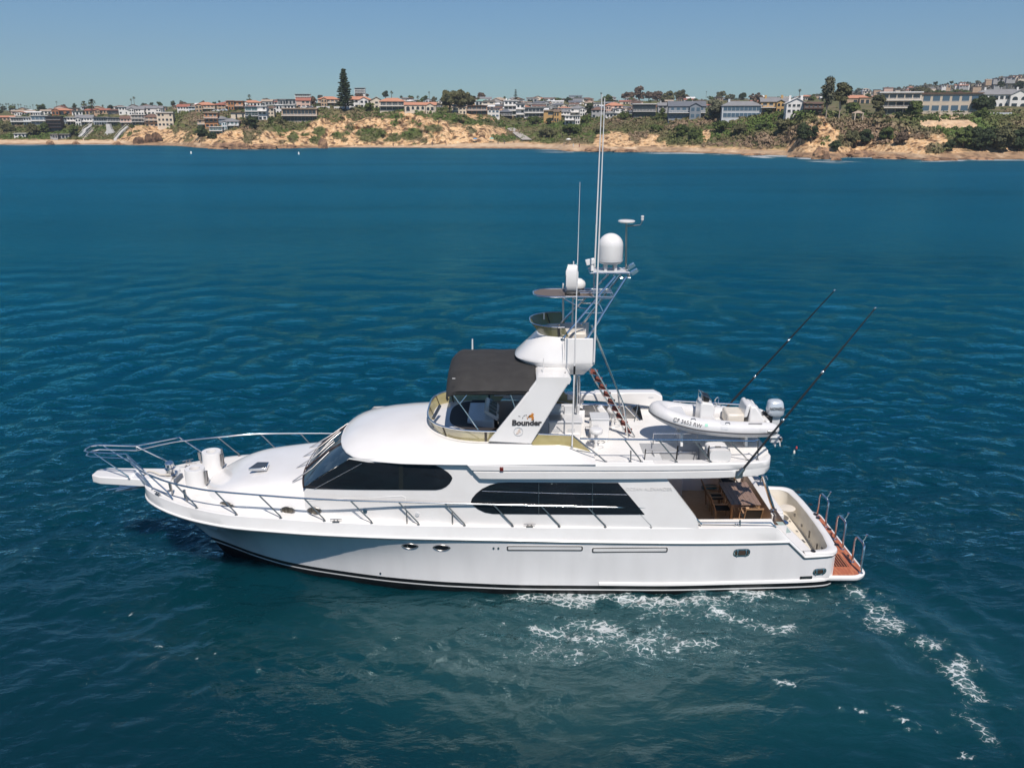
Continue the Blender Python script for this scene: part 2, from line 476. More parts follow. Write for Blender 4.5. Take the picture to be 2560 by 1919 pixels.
# foredeck hatch
hz = 3.22
hp = [Z(*q, hz) for q in ((621, 1173), (644, 1157), (673, 1157), (666, 1172))]
hc = sum((Vector(p) for p in hp), Vector())/4
h = MB(); h.prism([(p.x, p.y, p.z - .06) for p in hp], (0, 0, .10)); ho = h.build('deck_hatch', STEEL, yacht, bevel=.012)
h = MB(); h.prism([Vector(hc) + (Vector(p) - hc)*.86 + Vector((0, 0, .038)) for p in hp], (0, 0, .01)); h.build('pane', mat('hatch_glass', (.05, .06, .07), .08), ho)

# windshield: base on the trunk, top under the roof brow
def ws_base(v):                                        # v from -1 (port) to 1
    a = abs(v); y = v*2.03
    return Vector((-6.30 + .26*a**2.5, y, 3.24 - .05*a**4))
def ws_top(v):
    a = abs(v); y = v*2.05
    return Vector((-4.95 + .42*a**3, y, 4.21 - .10*a**3))
ws = MB()
ws.grid([[ws_base(v) + (ws_top(v) - ws_base(v))*t + Vector((-.05*math.sin(math.pi*t), 0, .03*math.sin(math.pi*t))) for t in np.linspace(0, 1, 7)] for v in np.linspace(-1, 1, 25)])
WS = ws.build('windshield', GLASSW, yacht)
m = MB()
for v in (-.42, .42):
    q = [ws_base(v) + (ws_top(v) - ws_base(v))*t + Vector((-.05*math.sin(math.pi*t) - .012, 0, .03*math.sin(math.pi*t) + .012)) for t in np.linspace(0, 1, 7)]
    m.tube(q, .028, 6)
m.tube([ws_base(v) + Vector((-.01, 0, .01)) for v in np.linspace(-1, 1, 21)], .022, 6)
m.build('mullion', mat('brown_mullion', (.05, .03, .025), .4), WS)
for v, dv in ((-.80, .30), (-.36, .30), (.06, .30), (.45, .28)):
    def wsp(vv, t, off): return ws_base(vv) + (ws_top(vv) - ws_base(vv))*t + Vector((-.05*math.sin(math.pi*t), 0, .03*math.sin(math.pi*t))) + Vector((-.6, 0, .8))*off
    wp = MB(); p0 = ws_base(v) + Vector((-.32, -.02, -.03)); p1 = wsp(v + dv*.35, .25, .05); p2 = wsp(v + dv, .62, .03)
    wp.tube([p0, p1, p2], .013, 6); wp.tube([p0 + Vector((0, .06, 0)), p1 + Vector((0, .05, 0))], .010, 6)
    wo_ = wp.build('wiper', STEELD, WS)
    bl = MB(); bl.tube([wsp(v + dv*.55, .22, .02), wsp(v + dv*1.35, .88, .02)], .016, 6); bl.build('wiper_blade', BLACK, WS)

# side windows laid on the cabin side
def side_panel(name, top, bot, material, off=.014, side=-1, parent=yacht, n=44):
    """outline given as pixel polylines of the upper and lower edge, both running aft"""
    T = [on(x, y, b_side) for x, y in top]; B = [on(x, y, b_side) for x, y in bot]
    ft, fb_ = lin([p.x for p in T], [p.z for p in T]), lin([p.x for p in B], [p.z for p in B])
    x0, x1 = max(T[0].x, B[0].x), min(T[-1].x, B[-1].x)
    xs = sorted(set(list(np.linspace(x0, x1, n)) + [p.x for p in T + B if x0 <= p.x <= x1]))
    g = MB()
    rows = []
    for x in xs:
        zl, zh = fb_(x), max(ft(x), fb_(x) + .002)
        rows.append([(x, side*(b_side(x, zl) - .02), zl)] + [(x, side*(b_side(x, zl + (zh - zl)*t) + off), zl + (zh - zl)*t) for t in (0, .33, .67, 1)] + [(x, side*(b_side(x, zh) - .02), zh)])
    g.grid(rows)
    return g.build(name, material, parent, smooth=30)
PW_T = [(759,1217.5),(800,1192.5),(840,1167),(872,1147),(890,1150),(920,1155),(950,1156.5),(1060,1157),(1075,1158.5),(1090,1163),(1105,1170),(1120,1180),(1128,1188),(1131,1194)]
PW_B = [(759,1218.5),(790,1221),(850,1222.5),(1000,1223.5),(1090,1224),(1104,1221.5),(1115,1216),(1124,1208),(1129,1200),(1131,1195)]
SW_T = [(1177,1254),(1180,1245),(1190,1233),(1205,1221),(1225,1211.5),(1245,1206),(1270,1205),(1545,1206),(1575,1241),(1611,1284)]
SW_B = [(1177,1254),(1182,1262),(1195,1272),(1212,1280),(1232,1283.5),(1611,1285)]
def line_on(parent, name, pts, r, material, side, off=.02):
    t = MB(); q = [on(x, y, b_side) for x, y in pts]
    t.tube([(p.x, side*(b_side(p.x, p.z) + off), p.z) for p in q], r, 6)
    return t.build(name, material, parent)
for s in (-1, 1):
    o1 = side_panel('pilothouse_window', PW_T, PW_B, GLASSB, side=s)
    line_on(o1, 'window_frame', [(786, 1221), (905, 1157)], .010, STEELD, s)
    f = MB()
    q = [on(1002, y, b_side) for y in (1158, 1190, 1223)]
    f.grid([[(p.x - .055, s*(b_side(p.x, p.z) + .018), p.z) for p in q], [(p.x + .07, s*(b_side(p.x + .07, p.z) + .018), p.z) for p in q]])
    f.build('mullion', mat('black_mullion', (.012, .014, .014), .25), o1)
    o2 = side_panel('saloon_window', SW_T, SW_B, GLASSB, side=s)
    line_on(o2, 'mullion', [(1347, 1206), (1347, 1284)], .007, STEELD, s)
    line_on(o2, 'mullion', [(1481, 1206), (1481, 1284)], .007, STEELD, s)
    line_on(o2, 'window_frame', [(1205, 1226), (1400, 1232), (1568, 1235)], .006, STEEL, s)

# boat deck slab with its two fascia steps, running aft over the cockpit
xf0 = on(1165, 1162, lambda x, z: 2.64).x
b_fas = cr([-1.6, 0, 3, 5, 6.6, 7.1, 7.35, 7.45], [2.63, 2.66, 2.66, 2.62, 2.52, 2.40, 2.2, 1.9])
ZD = 4.17
xa = list(np.linspace(xf0 + .02, 6.4, 26)) + [6.6, 6.8, 7.0, 7.15, 7.25, 7.35, 7.42, 7.46]
fs_ = MB()
for s in (-1, 1):
    rows = []
    for x in xa:
        sl = lambda z: x + (4.17 - z)*.85*max(0, 1 - (x - xf0)/.6)
        b = b_fas(x); k = min(1, max(0, (x - xf0)/.42)); e = min(1, max(0, (x - 6.0)/.5))
        g = .055*(1 - e)                                  # groove fades out aft
        ro = min(1, max(0, (7.46 - x)/.35))**.5             # rounded aft end
        zb = 3.72 + .02*e + .2*(1 - ro)
        zt = ZD - .0 - .05*(1 - ro)
        rows.append([(sl(z), y, z) for y, z in ((s*(b - .30), zt + .004), (s*(b - .03), zt), (s*b, zt - .03), (s*(b + .005), 4.00), (s*(b - g), 3.985), (s*(b - g), 3.955), (s*(b + .002), 3.94), (s*(b - .004), zb + .02), (s*(b - .03), zb), (s*(b - .5), zb))])
    # slanted forward ends of the two steps
    fs_.grid(rows)
    r0 = rows[0]
    for a in ((1, 2, 3, 4), (5, 6, 7, 8)):
        q = [r0[k] for k in a]; fs_.grid([q, [(p[0] - .05, s*(b_side(p[0], p[2]) - .01), p[2]) for p in q]])
fs_.build('deck_fascia', GEL, yacht, smooth=40)
bd = MB()
STW = (3.78, 5.60)                                     # stair well x range
def deck_skip(q):
    c = sum(q, Vector())/4
    return (STW[0] < c.x < STW[1] and -2.36 < c.y < -1.05)
xb_ = sorted(set([.35, .8, 1.2, 1.8, 2.4, 3.0, 3.4, STW[0], 4.2, 4.3, 4.8, 5.2, STW[1], 6.0, 6.4, 6.8, 7.1, 7.25, 7.36, 7.43, 7.46]))
ys_ = [-1, -.9, -.46, 0, .2, .36, .9, 1]
def deck_row(x, z):
    b = b_fas(x) - .28 - .0
    star = .95 if 1.6 < x < 4.3 else b
    return [(x, y, z) for y in (-b, -2.36 if b > 2.36 else -b*.98, -1.05, -.4, .3, .95 if star > .9 else star, max(star, .95) if star == .95 else 1.6, star)]
rows = [deck_row(x, ZD + .004) for x in xb_]
bd.grid(rows, skip=deck_skip)
rows2 = [deck_row(x, 3.74) for x in xb_]
bd.grid(rows2, skip=deck_skip, flip=True)
for x in (xb_[-1],):
    bd.grid([deck_row(x, ZD + .004), deck_row(x, 3.74)])
bd.build('boat_deck', DECKW, yacht)
# aft lip of the overhang
# pilothouse roof and flybridge skirt
RF_X = [-5.2,-5.17,-5.1,-4.98,-4.8,-4.55,-4.2,-3.8,-3.2,-2.6,-2.0,-1.4,-.8,-.2,.4,1.0,1.6,2.2,2.34]
rf_b = cr([-5.2,-5.17,-5.1,-4.98,-4.8,-4.55,-4.2,-3.2,-2,-.8,2.34], [.02,.55,1.0,1.4,1.74,2.02,2.22,2.46,2.57,2.63,2.70])
rf_zc = cr([-5.2,-5.0,-4.7,-4.2,-3.6,-3,-2.2,1.3,2.34], [4.20,4.32,4.44,4.55,4.64,4.68,4.70,4.70,4.30])
rf_ze = lin([-5.2,-4.6,-3,2.34], [4.19,4.13,4.13,4.20])
FLY_B = 1.86
def fly_skip(q):
    c = sum(q, Vector())/4
    if abs(c.y) > 1.70: return False
    ca = (abs(c.y)/1.795)**(1/.62); sa = math.sqrt(max(0, 1 - ca*ca))
    return c.x > -.75 - 1.60*sa**.8 + .10
def roof_z(x, y):
    b, zc, ze = rf_b(x), rf_zc(x), rf_ze(x)
    a = min(1, abs(y)/max(b, .01))
    h = zc - ze - .03
    return ze + .03 + h*(1 - a**2.7)**.9
rf = MB(); rows = []
for x in np.concatenate([np.array(RF_X[:9]), np.linspace(-3.0, 2.34, 34)]):
    b, ze = rf_b(x), rf_ze(x)
    row = [(x, -(b - .12), ze - .035), (x, -(b - .02), ze - .03), (x, -(b + .012), ze)]
    for q in np.linspace(-1, 1, 45):
        y = q*b
        row.append((x, y, roof_z(x, y)))
    row += [(x, b + .012, ze), (x, b - .02, ze - .03), (x, b - .12, ze - .035)]
    rows.append(row)
rf.grid(rows, skip=fly_skip)
rf.face([r for r in rows[-1][:12]] + [(2.34, -1.8, 4.13)])
rf.face([r for r in rows[-1][-12:]] + [(2.34, 1.8, 4.13)])
rf.build('pilothouse_roof', GEL, yacht, smooth=50)

# flybridge well: inner wall and floor
fi = MB(); ring = []
def fly_ring(k=1.0, dx=0.0, n=25):                       # open U from port aft round the front to starboard aft
    out = []
    for i in range(n):
        a = math.pi*(i/(n-1)) + math.pi/2
        ca, sa = math.cos(a), math.sin(a)
        x = -.6 + 2.0*k*(-abs(ca)**.85) + dx
        out.append((x, -FLY_B*k*math.copysign(abs(sa)**.75, sa) if True else 0))
    return out
U0 = [(2.3, -1.80*1.0)] + [(x, y*.985) for x, y in reversed(fly_ring(.985))] 
U0 = fly_ring(.985)
U0 = [(1.2, U0[0][1])] + U0 + [(1.2, U0[-1][1])]
fi.grid([[(x, y, roof_z(x, y) + .012 if x < 2.3 else 4.6) for x, y in U0], [(x*1.0 + .02, y*.985, 3.86) for x, y in U0]])
fi.grid([[(x, y, roof_z(x, y) + .012) for x, y in U0], [(x*1.04 - .02, y*1.045, roof_z(x, y) + .0) for x, y in U0]])
fi.face([(x + .02, y*.985, 3.87) for x, y in U0][::-1])
fi.build('flybridge_well', GEL, yacht, smooth=45)
# ================================================================== bow gear
pz = 2.72
pu = MB()
P0 = Z(229, 1191, pz); tipx = P0.x
outl = [(-10.6, -.42), (-11.6, -.40), (tipx + .32, -.36), (tipx, -.20), (tipx, .20), (tipx + .32, .36), (-11.6, .40), (-10.6, .42)]
pu.prism([(x, y, pz - .26 + (.06 if x < -12 else 0)) for x, y in outl], (0, 0, .26))
PUL = pu.build('bow_pulpit', GEL, yacht, bevel=.03)
ro = MB(); ro.prism([Z(337, 1189, pz + .006), Z(360, 1189, pz + .006), Z(367, 1184, pz + .006), Z(343, 1185, pz + .006)], (0, 0, .004)); ro.build('anchor_slot', BLACK, PUL)
an = MB()
a0 = Vector((tipx + .75, -.1, pz - .28))
an.tube([a0 + Vector((-.35, 0, -.22)), a0 + Vector((.3, 0, -.10)), a0 + Vector((1.2, 0, -.10))], .035, 8)
an.grid([[a0 + Vector((-.1, y, -.16 - .1*(1 - abs(y)/.3))), a0 + Vector((.55, y*.9, -.10)), a0 + Vector((1.1, y*.25, -.08))] for y in (-.3, -.1, .1, .3)])
an.ball(a0 + Vector((-.38, 0, -.22)), .05, 6)
an.build('anchor', STEEL, yacht)
# windlass and foredeck plate
wl = MB(); wl.lathe([(.001, 0), (.17, 0), (.17, .05), (.13, .08), (.13, .20), (.16, .23), (.16, .27), (.11, .30), (.11, .40), (.14, .43), (.12, .47), (.001, .47)], Z(427, 1189, 2.72), 20)
wl.build('windlass', STEEL, yacht)
dp = MB(); q = [Z(398, 1197, 2.66), Z(440, 1196, 2.66), Z(456, 1183, 2.66), Z(425, 1180, 2.66)]
dp.prism(q, (0, 0, .03)); dp.build('windlass_plate', LGREY, yacht, bevel=.008)
rp = MB(); rp.tube([Z(425, 1186, 2.84), Z(400, 1186, 2.78), Z(385, 1179, 2.80), Z(372, 1176, 2.80), Z(366, 1178, 2.78)], .03, 6); rp.build('anchor_rope', VINYL, yacht)
ct = MB()
ct.bar(Z(437, 1203, 2.72), Z(454, 1186, 2.72), .09, .10); ct.build('deck_step', mat('slate_pad', (.10, .12, .15), .5), yacht, bevel=.01)

# two round white rope lockers with a hinged side plate
def drum(c, r, h):
    d = MB(); d.lathe([(r*1.06, -.1), (r, .02), (r*.985, h - .03), (r*.95, h), (r*.52, h), (r*.50, h - .02), (r*.50, h - .3), (.001, h - .3)], c, 32)
    o = d.build('rope_locker', GEL, yacht, smooth=40)
    hb = MB(); hb.box(c.x + r*.99, c.x + r + .05, c.y - .10, c.y - .02, c.z + .10, c.z + h - .08); hb.box(c.x + r*.99, c.x + r + .05, c.y + .04, c.y + .09, c.z + .06, c.z + h - .12)
    hb.build('hinge', STEELD, o)
    li = MB(); li.lathe([(.001, h - .12), (r*.49, h - .12)], c, 20); li.build('hole_shade', mat('locker_shade', (.20, .185, .16), .5), o)  # dark disc painting the shade inside the locker hole
drum(Z(492, 1214, 2.57), .305, .60)
drum(Z(533, 1170, 2.60), .305, .60)

# cleats
def cleat(p, dx=1.0, dy=0.0, L=.17):
    c = MB(); p = Vector(p); d = Vector((dx, dy, 0)).normalized()
    c.bar(p - d*.10 + Vector((0, 0, .01)), p + d*.10 + Vector((0, 0, .01)), .07, .02)
    for k in (-.05, .05): c.tube([p + d*k, p + d*k + Vector((0, 0, .07))], .014, 6)
    c.tube([p - d*L + Vector((0, 0, .075)), p - d*L*.6 + Vector((0, 0, .085)), p + d*L*.6 + Vector((0, 0, .085)), p + d*L + Vector((0, 0, .075))], .015, 6)
    return c.build('cleat', STEELD, yacht)
for (px, py), dx, dy in (((394, 1236), .8, -.6), ((840, 1304), 1, 0), ((1324, 1316), 1, 0)):
    p = Z(px, py, z_deck(Z(px, py, 2.3).x) + .01); cleat(p, dx, dy); cleat((p.x, -p.y, p.z), dx, -dy)
p = Z(470, 1166, 2.62); cleat(p, .9, .35, .28)
sc = MB(); sc.lathe([(.001, 0), (.05, 0), (.05, .012), (.001, .012)], Z(422, 1226, 2.62), 14); sc.build('deck_fill_cap', STEELD, yacht)

# side rails
RX = [-11.87,-11.45,-10.95,-9.9,-8.63,-7.2,-5.9,-4.4,-3,0,2.5,4.9]
rail_b = cr(RX, [.34,.85,1.27,1.84,2.26,2.44,2.55,2.60,2.60,2.60,2.58,2.52])
rail_z = cr(RX, [3.38,3.34,3.31,3.23,3.19,3.14,3.09,3.04,3.00,2.91,2.84,2.77])
rail_b0 = lambda x, z: rail_b(x)
def rail_side(s):
    xs = list(np.linspace(-11.87, -8, 16)) + list(np.linspace(-7.5, 4.9, 26))
    Q = [(x, s*rail_b(x), rail_z(x)) for x in xs]
    Q += [(5.02, s*2.52, 2.71), (5.36, s*2.5, 2.36), (5.46, s*2.49, 2.24)]
    m = MB(); m.tube(Q, .027, 8)
    return m.build('side_rail', STEEL, yacht, smooth=60)
bases = [(492, 1271, 437, 1210), (591, 1288, 537, 1229), (702, 1296, 647, 1238), (811, 1303, 760, 1246), (929, 1307, 876, 1253), (1046, 1310, 996, 1258), (1161, 1313, 1112, 1262), (1281, 1315, 1233, 1264), (1398, 1317, 1352, 1267), (1513, 1318, 1468, 1268), (1627, 1318, 1585, 1270)]
tops = []
RAILS = {}
for s in (-1, 1):
    r = rail_side(s); RAILS[s] = r
    for bx, by, tx, ty in bases:
        t = on(tx, ty, rail_b0); xb = on(bx, by, lambda x, z: b_deck(x) - .06).x
        b = Vector((xb, b_deck(xb) - .06, z_deck(xb)))
        k = MB(); T = Vector((t.x, rail_b(t.x), rail_z(t.x)))
        k.tube([(p.x, s*p.y, p.z) for p in (T, b + (T - b)*.22 + Vector((.02, 0, .02)), b + Vector((.0, 0, .06)), b)], .021, 8)
        k.lathe([(.001, .02), (.045, .02), (.05, 0)], (b.x, s*b.y, b.z), 10)
        k.build('stanchion', STEELD, r)
    # gate rail by the cockpit
    g = MB()
    q = [on(x, y, lambda x, z: 2.44) for x, y in ((1732, 1306), (1900, 1306), (1927, 1306), (1940, 1317))]
    g.tube([(p.x, -s*p.y, p.z) for p in q], .024, 8)
    g.build('cockpit_rail', STEEL, yacht)
    for xx in (1838, 1850):
        a = on(xx, 1300 if xx == 1850 else 1308, lambda x, z: 2.44); gb = MB(); gb.tube([(a.x, -s*a.y, a.z), (a.x + .01, -s*a.y, 2.14)], .03 if xx == 1850 else .02, 8); gb.build('rail_post', STEEL, yacht)
# pulpit rail
pr = MB()
kx, kz = -11.90, 3.53
tipr = -13.28
upper = [Vector((kx, -.34, kz)), Vector((tipr + .22, -.30, kz + .05)), Vector((tipr + .04, -.20, kz + .05)), Vector((tipr, 0, kz + .05)), Vector((tipr + .04, .20, kz + .05)), Vector((tipr + .22, .30, kz + .05)), Vector((kx, .34, kz))]
lower = [p + Vector((.03, 0, -.15)) for p in upper]
pr.tube(upper, .026, 8); pr.tube(lower, .02, 8)
for k in (0, -1): pr.tube([upper[k], lower[k]], .02, 8)
PR = pr.build('pulpit_rail', STEEL, yacht)
for s in (-1, 1):
    k = MB(); p = Vector((tipr + .35, s*.30, kz + .04)); q = Vector((tipx + 1.25, s*.37, pz))
    k.tube([p, q + Vector((-.03, 0, .08)), q], .021, 8); k.lathe([(.001, .015), (.05, .015), (.05, 0)], q, 10); k.build('stanchion', STEEL, PR)
    k = MB(); p = Vector((kx, s*.34, kz)); q = Vector((-10.98, s*.86, 2.58))
    k.tube([p, q + Vector((-.03, 0, .10)), q], .021, 8); k.lathe([(.001, .015), (.05, .015), (.05, 0)], q, 10); k.build('stanchion', STEEL, PR)
    # upper rail carries on to a second corner and drops to the deck
    k = MB(); k.tube([Vector((kx, s*.34, kz)), Vector((-10.92, s*1.36, 3.42)), Vector((-10.25, s*1.50, 2.80)), Vector((-10.12, s*1.52, 2.58))], .023, 8)
    k.build('bow_rail', STEEL, PR)
    # rod holder posts by the bow
    for px, py, zz in ((430, 1237, 2.56), (466, 1255, 2.52)):
        p = Z(px, py, zz); k = MB(); k.tube([(p.x - .02, -s*p.y, zz + .40), (p.x, -s*p.y, zz + .14)], .045, 8); k.tube([(p.x, -s*p.y, zz + .2), (p.x + .03, -s*p.y, zz)], .02, 6); k.build('rod_holder', STEELD, yacht)
    for px, py in ((1017, 1295), (1131, 1297), (1598, 1303)):
        q = on(px, py, lambda x, z: 2.55); k = MB(); k.tube([(q.x, -s*q.y, q.z + .22), (q.x, -s*q.y, 2.24)], .022, 6); k.build('fender_post', STEELD, yacht)
for px, py in ((913, 1277), (1043, 1285)):
    q = on(px, py, b_side)
    for s in (-1, 1):
        k = MB(); k.lathe([(.001, -.03), (.06, -.03), (.065, .01), (.05, .03), (.001, .03)], (q.x, s*b_side(q.x, q.z), q.z), 14, 'y'); k.build('vent_cap', STEEL if px < 1000 else LGREY, yacht)
for s in (-1, 1):
    q = on(1254, 1171, lambda x, z: 2.66); k = MB(); k.box(q.x - .05, q.x + .05, s*2.66 - .05, s*2.66 + .05, q.z - .06, q.z + .05); k.build('navigation_light', mat('red_lens' if s < 0 else 'green_lens', (.12, .012, .008) if s < 0 else (.01, .1, .03), .2), yacht, bevel=.01)

# ================================================================== flybridge
# tinted windscreen that flares outward to a steel capping rail
def fly_pts(k, zf, x_aft, n=33, dx=0.0):
    out = []
    for i in range(n):
        a = math.pi*i/(n-1)
        ca, sa = math.cos(a), math.sin(a)
        x = -.75 - 1.72*k*(abs(sa)**.8) + dx
        y = -FLY_B*k*math.copysign(abs(ca)**.62, ca)
        out.append((x, y, zf(x, y)))
    a, b = out[0], out[-1]
    return [(x_aft, a[1], zf(x_aft, a[1]))] + out + [(x_aft, b[1], zf(x_aft, b[1]))]
ZR = 4.89
zrail = lambda x, y: ZR + .035*max(0, -x - .5)
bot = fly_pts(.965, lambda x, y: roof_z(x, y) - .03, -.40)
topr = fly_pts(1.045, zrail, -.1)
g = MB(); g.grid([bot, [Vector(a).lerp(Vector(b), .5) for a, b in zip(bot, topr)], topr])
FW = g.build('flybridge_windscreen', GOLD, yacht, smooth=60)
t = MB(); t.tube(topr, .028, 8); t.build('capping_rail', STEEL, FW)
t = MB()
for i in (1, 8, 13, 17, 21, 26, 33):
    a, b = Vector(bot[i]), Vector(topr[i]); d = (Vector(bot[min(i+1, 34)]) - Vector(bot[i-1])).normalized()
    n_ = d.cross(b - a).normalized()
    for sg in (-1, 1): t.obox((a + b)/2 + n_*.012*sg, d*(.035 if i in (1, 33) else .02), (b - a)/2, n_*.004)
t.build('bracket', mat('dark_bracket', (.04, .03, .02), .4), FW)
# aft gold side panels behind the wing
for s in (-1, 1):
    q = [A(x, y, -1.98) for x, y in ((1329, 1108), (1346, 1085), (1431, 1088), (1480, 1130), (1343, 1125))]
    g = MB(); g.prism([(p.x, s*1.98, p.z) for p in q], (0, s*.014, 0)); gp = g.build('side_wind_panel', GOLD, yacht, smooth=0)
    t = MB(); t.tube([(q[1].x, s*1.985, q[1].z + .01), (q[2].x, s*1.985, q[2].z + .01), (q[3].x + .12, s*1.985, q[3].z - .08)], .022, 8); t.build('capping_rail', STEEL, gp)
    # roof skirt side coaming under the panel
# white dash rim, black dash, console
dz = 4.62
da = MB()
da.grid([[(x*1.0, y, z) for x, y, z in fly_pts(.93, lambda x, y: roof_z(x, y) + .01, -1.3, dx=.05)], [(x, y, z) for x, y, z in fly_pts(.74, lambda x, y: 4.70, -1.3, dx=.12)]])
da.build('dash_rim', GEL, yacht)
db = MB()
db.grid([[(x, y, z) for x, y, z in fly_pts(.74, lambda x, y: 4.705, -1.3, dx=.12)], [(x, y, z) for x, y, z in fly_pts(.50, lambda x, y: 4.62, -1.2, dx=.3)], [(x, y, z) for x, y, z in fly_pts(.48, lambda x, y: 3.9, -1.2, dx=.34)]])
db.build('dash_top', mat('brown_black_dash', (.045, .038, .035), .6), yacht)
def fbox(name, m, x0, x1, y0, y1, z0, z1, bevel=.03, parent=yacht):
    b = MB(); b.box(x0, x1, y0, y1, z0, z1); return b.build(name, m, parent, bevel=bevel)
tb = MB(); tb.tube([A(1083, 1050, -.9) + Vector((0, 0, .05)), A(1100, 1018, -.4) + Vector((0, 0, .05))], .05, 8); tb.build('speaker_bar', STEELD, yacht)
hc = fbox('helm_console', GEL, -1.35, -.55, -.55, 1.1, 3.87, 4.72)
k = MB(); k.obox((-.62, .1, 4.86), (.20, 0, -.13), (0, .62, 0), (.03, 0, .05)); k.build('instrument_panel', GEL, hc, bevel=.02)
for j in range(4):
    k = MB(); k.obox((-.585, -.38 + .33*j, 4.905), (.11, 0, -.072), (0, .13, 0), (.006, 0, .01)); k.build('screen', DKBLUE, hc)
k = MB(); k.tube([Vector((-.42, -.1 + .2*math.cos(a), 4.62 + .2*math.sin(a))) for a in np.linspace(0, 2*math.pi, 21)[:-1]], .018, 6, closed=True); k.tube([(-.42, -.3, 4.62), (-.42, .1, 4.62)], .014, 6); k.build('steering_wheel', STEELD, hc)
cp = fbox('companion_hood', GEL, -1.9, -1.1, -1.45, -.75, 3.87, 4.55, .12)
fbox('side_settee', mat('navy_vinyl', (.05, .11, .17), .45), -.55, 1.1, -1.72, -1.25, 3.87, 4.34, .05)
hs = fbox('helm_seat', VINYL, .05, .75, -.45, .45, 4.35, 4.55, .06); 
k = MB(); k.box(.62, .80, -.45, .45, 4.5, 5.15); k.build('seat_back', VINYL, hs, bevel=.06)
k = MB(); k.lathe([(.2, 3.87), (.1, 3.92), (.09, 4.36)], (.4, 0, 0), 14); k.build('seat_post', STEEL, hs)
hs2 = fbox('companion_seat', VINYL, .05, .75, .65, 1.55, 4.35, 4.55, .06)
k = MB(); k.box(.62, .80, .65, 1.55, 4.5, 5.15); k.build('seat_back', VINYL, hs2, bevel=.06)
k = MB(); k.lathe([(.2, 3.87), (.1, 3.92), (.09, 4.36)], (.4, 1.1, 0), 14); k.build('seat_post', STEEL, hs2)

# arch wings carrying the name
def wing(s, front, aft, y0=1.99, th=.13):
    w = MB(); w.prism([(p.x, s*(y0 - .14*max(0, p.z - 5.9)), p.z) for p in front + aft[::-1]], (0, -s*th, 0))
    return w.build('arch_wing', GEL, yacht, bevel=.035, smooth=40)
wf = [A(x, y, -1.99) for x, y in ((1220, 1104), (1298, 1008), (1338, 957), (1343, 948))]
wa = [A(x, y, -1.99) for x, y in ((1329, 1110), (1401, 991), (1421, 962), (1426, 950))]
for s in (-1, 1): wing(s, wf, wa)
zt = wf[-1].z
ab = MB(); x0, x1 = wf[-1].x, wa[-1].x
ab.grid([[(x, y, z) for x, z in ((x0, zt - .16), (x0 - .02, zt - .02), (x0 + .06, zt + .04), (x1 - .06, zt + .04), (x1 + .03, zt - .02), (x1 - .02, zt - .16))] for y in np.linspace(-1.93, 1.93, 9)], cv=True)
ab.face([(x, -1.93, z) for x, z in ((x0, zt - .16), (x0 - .02, zt - .02), (x0 + .06, zt + .04), (x1 - .06, zt + .04), (x1 + .03, zt - .02), (x1 - .02, zt - .16))])
ab.face([(x, 1.93, z) for x, z in ((x0, zt - .16), (x0 - .02, zt - .02), (x0 + .06, zt + .04), (x1 - .06, zt + .04), (x1 + .03, zt - .02), (x1 - .02, zt - .16))])
ab.build('arch_top', GEL, yacht, smooth=40)
INK = mat('dark_lettering', (.045, .042, .045), .4)
lc = A(1318, 1057, -1.995)
Mx = Matrix.Translation((lc.x - .02, -1.999, lc.z)) @ Matrix.Rotation(R(90), 4, 'X') @ Matrix.Scale(1.06, 4, (1, 0, 0))
text_mesh('name_lettering', 'Bounder', .225, INK, yacht, Mx, bold=.011, shear=.05)
# leaping kangaroo emblem with a dotted bounce line, and a round badge
ORN = mat('orange_emblem', (.50, .19, .03), .45)
kp = [(1321,1040),(1324,1044),(1328,1043),(1330,1047),(1327,1050),(1331,1050),(1335,1046),(1334,1040),(1332,1037),(1335,1036),(1334,1033),(1331,1034),(1331,1031),(1329.5,1032),(1328,1036),(1323.5,1037),(1320.5,1041),(1319,1046),(1317,1038),(1317.5,1046),(1320,1048)]
em = MB(); em.prism([A(x, y, -1.992) for x, y in kp], (0, -.006, 0)); em.build('kangaroo_emblem', ORN, yacht, smooth=0)
bl = MB()
for a, b in (((1296, 1039.5), (1301, 1041)), ((1306, 1046), (1308, 1042)), ((1309, 1040), (1313, 1037.5)), ((1314, 1037.5), (1317, 1037))):
    bl.bar(A(*a, -1.994), A(*b, -1.994), .014, .006, (0, 1, 0))
bl.build('bounce_line', INK, yacht, smooth=0)
bc = A(1296, 1078, -1.992); br_ = abs(A(1307, 1078, -1.992).x - bc.x)*1.08
bm_ = MB(); bm_.lathe([(br_, .0), (br_, -.012), (br_*.88, -.014), (br_*.88, 0)], bc, 28, 'y'); bo = bm_.build('round_badge', LGREY, yacht)
em = MB(); em.prism([bc + Vector((u*br_, -.008, v*br_)) for u, v in ((-.55,-.6),(-.2,-.1),(0,.4),(.25,.6),(.45,.55),(.35,.2),(.5,-.2),(.3,-.3),(.2,.05),(.0,-.55))], (0, -.004, 0)); em.build('badge_figure', mat('pink_beige_badge', (.62, .52, .45), .4), bo, smooth=0)

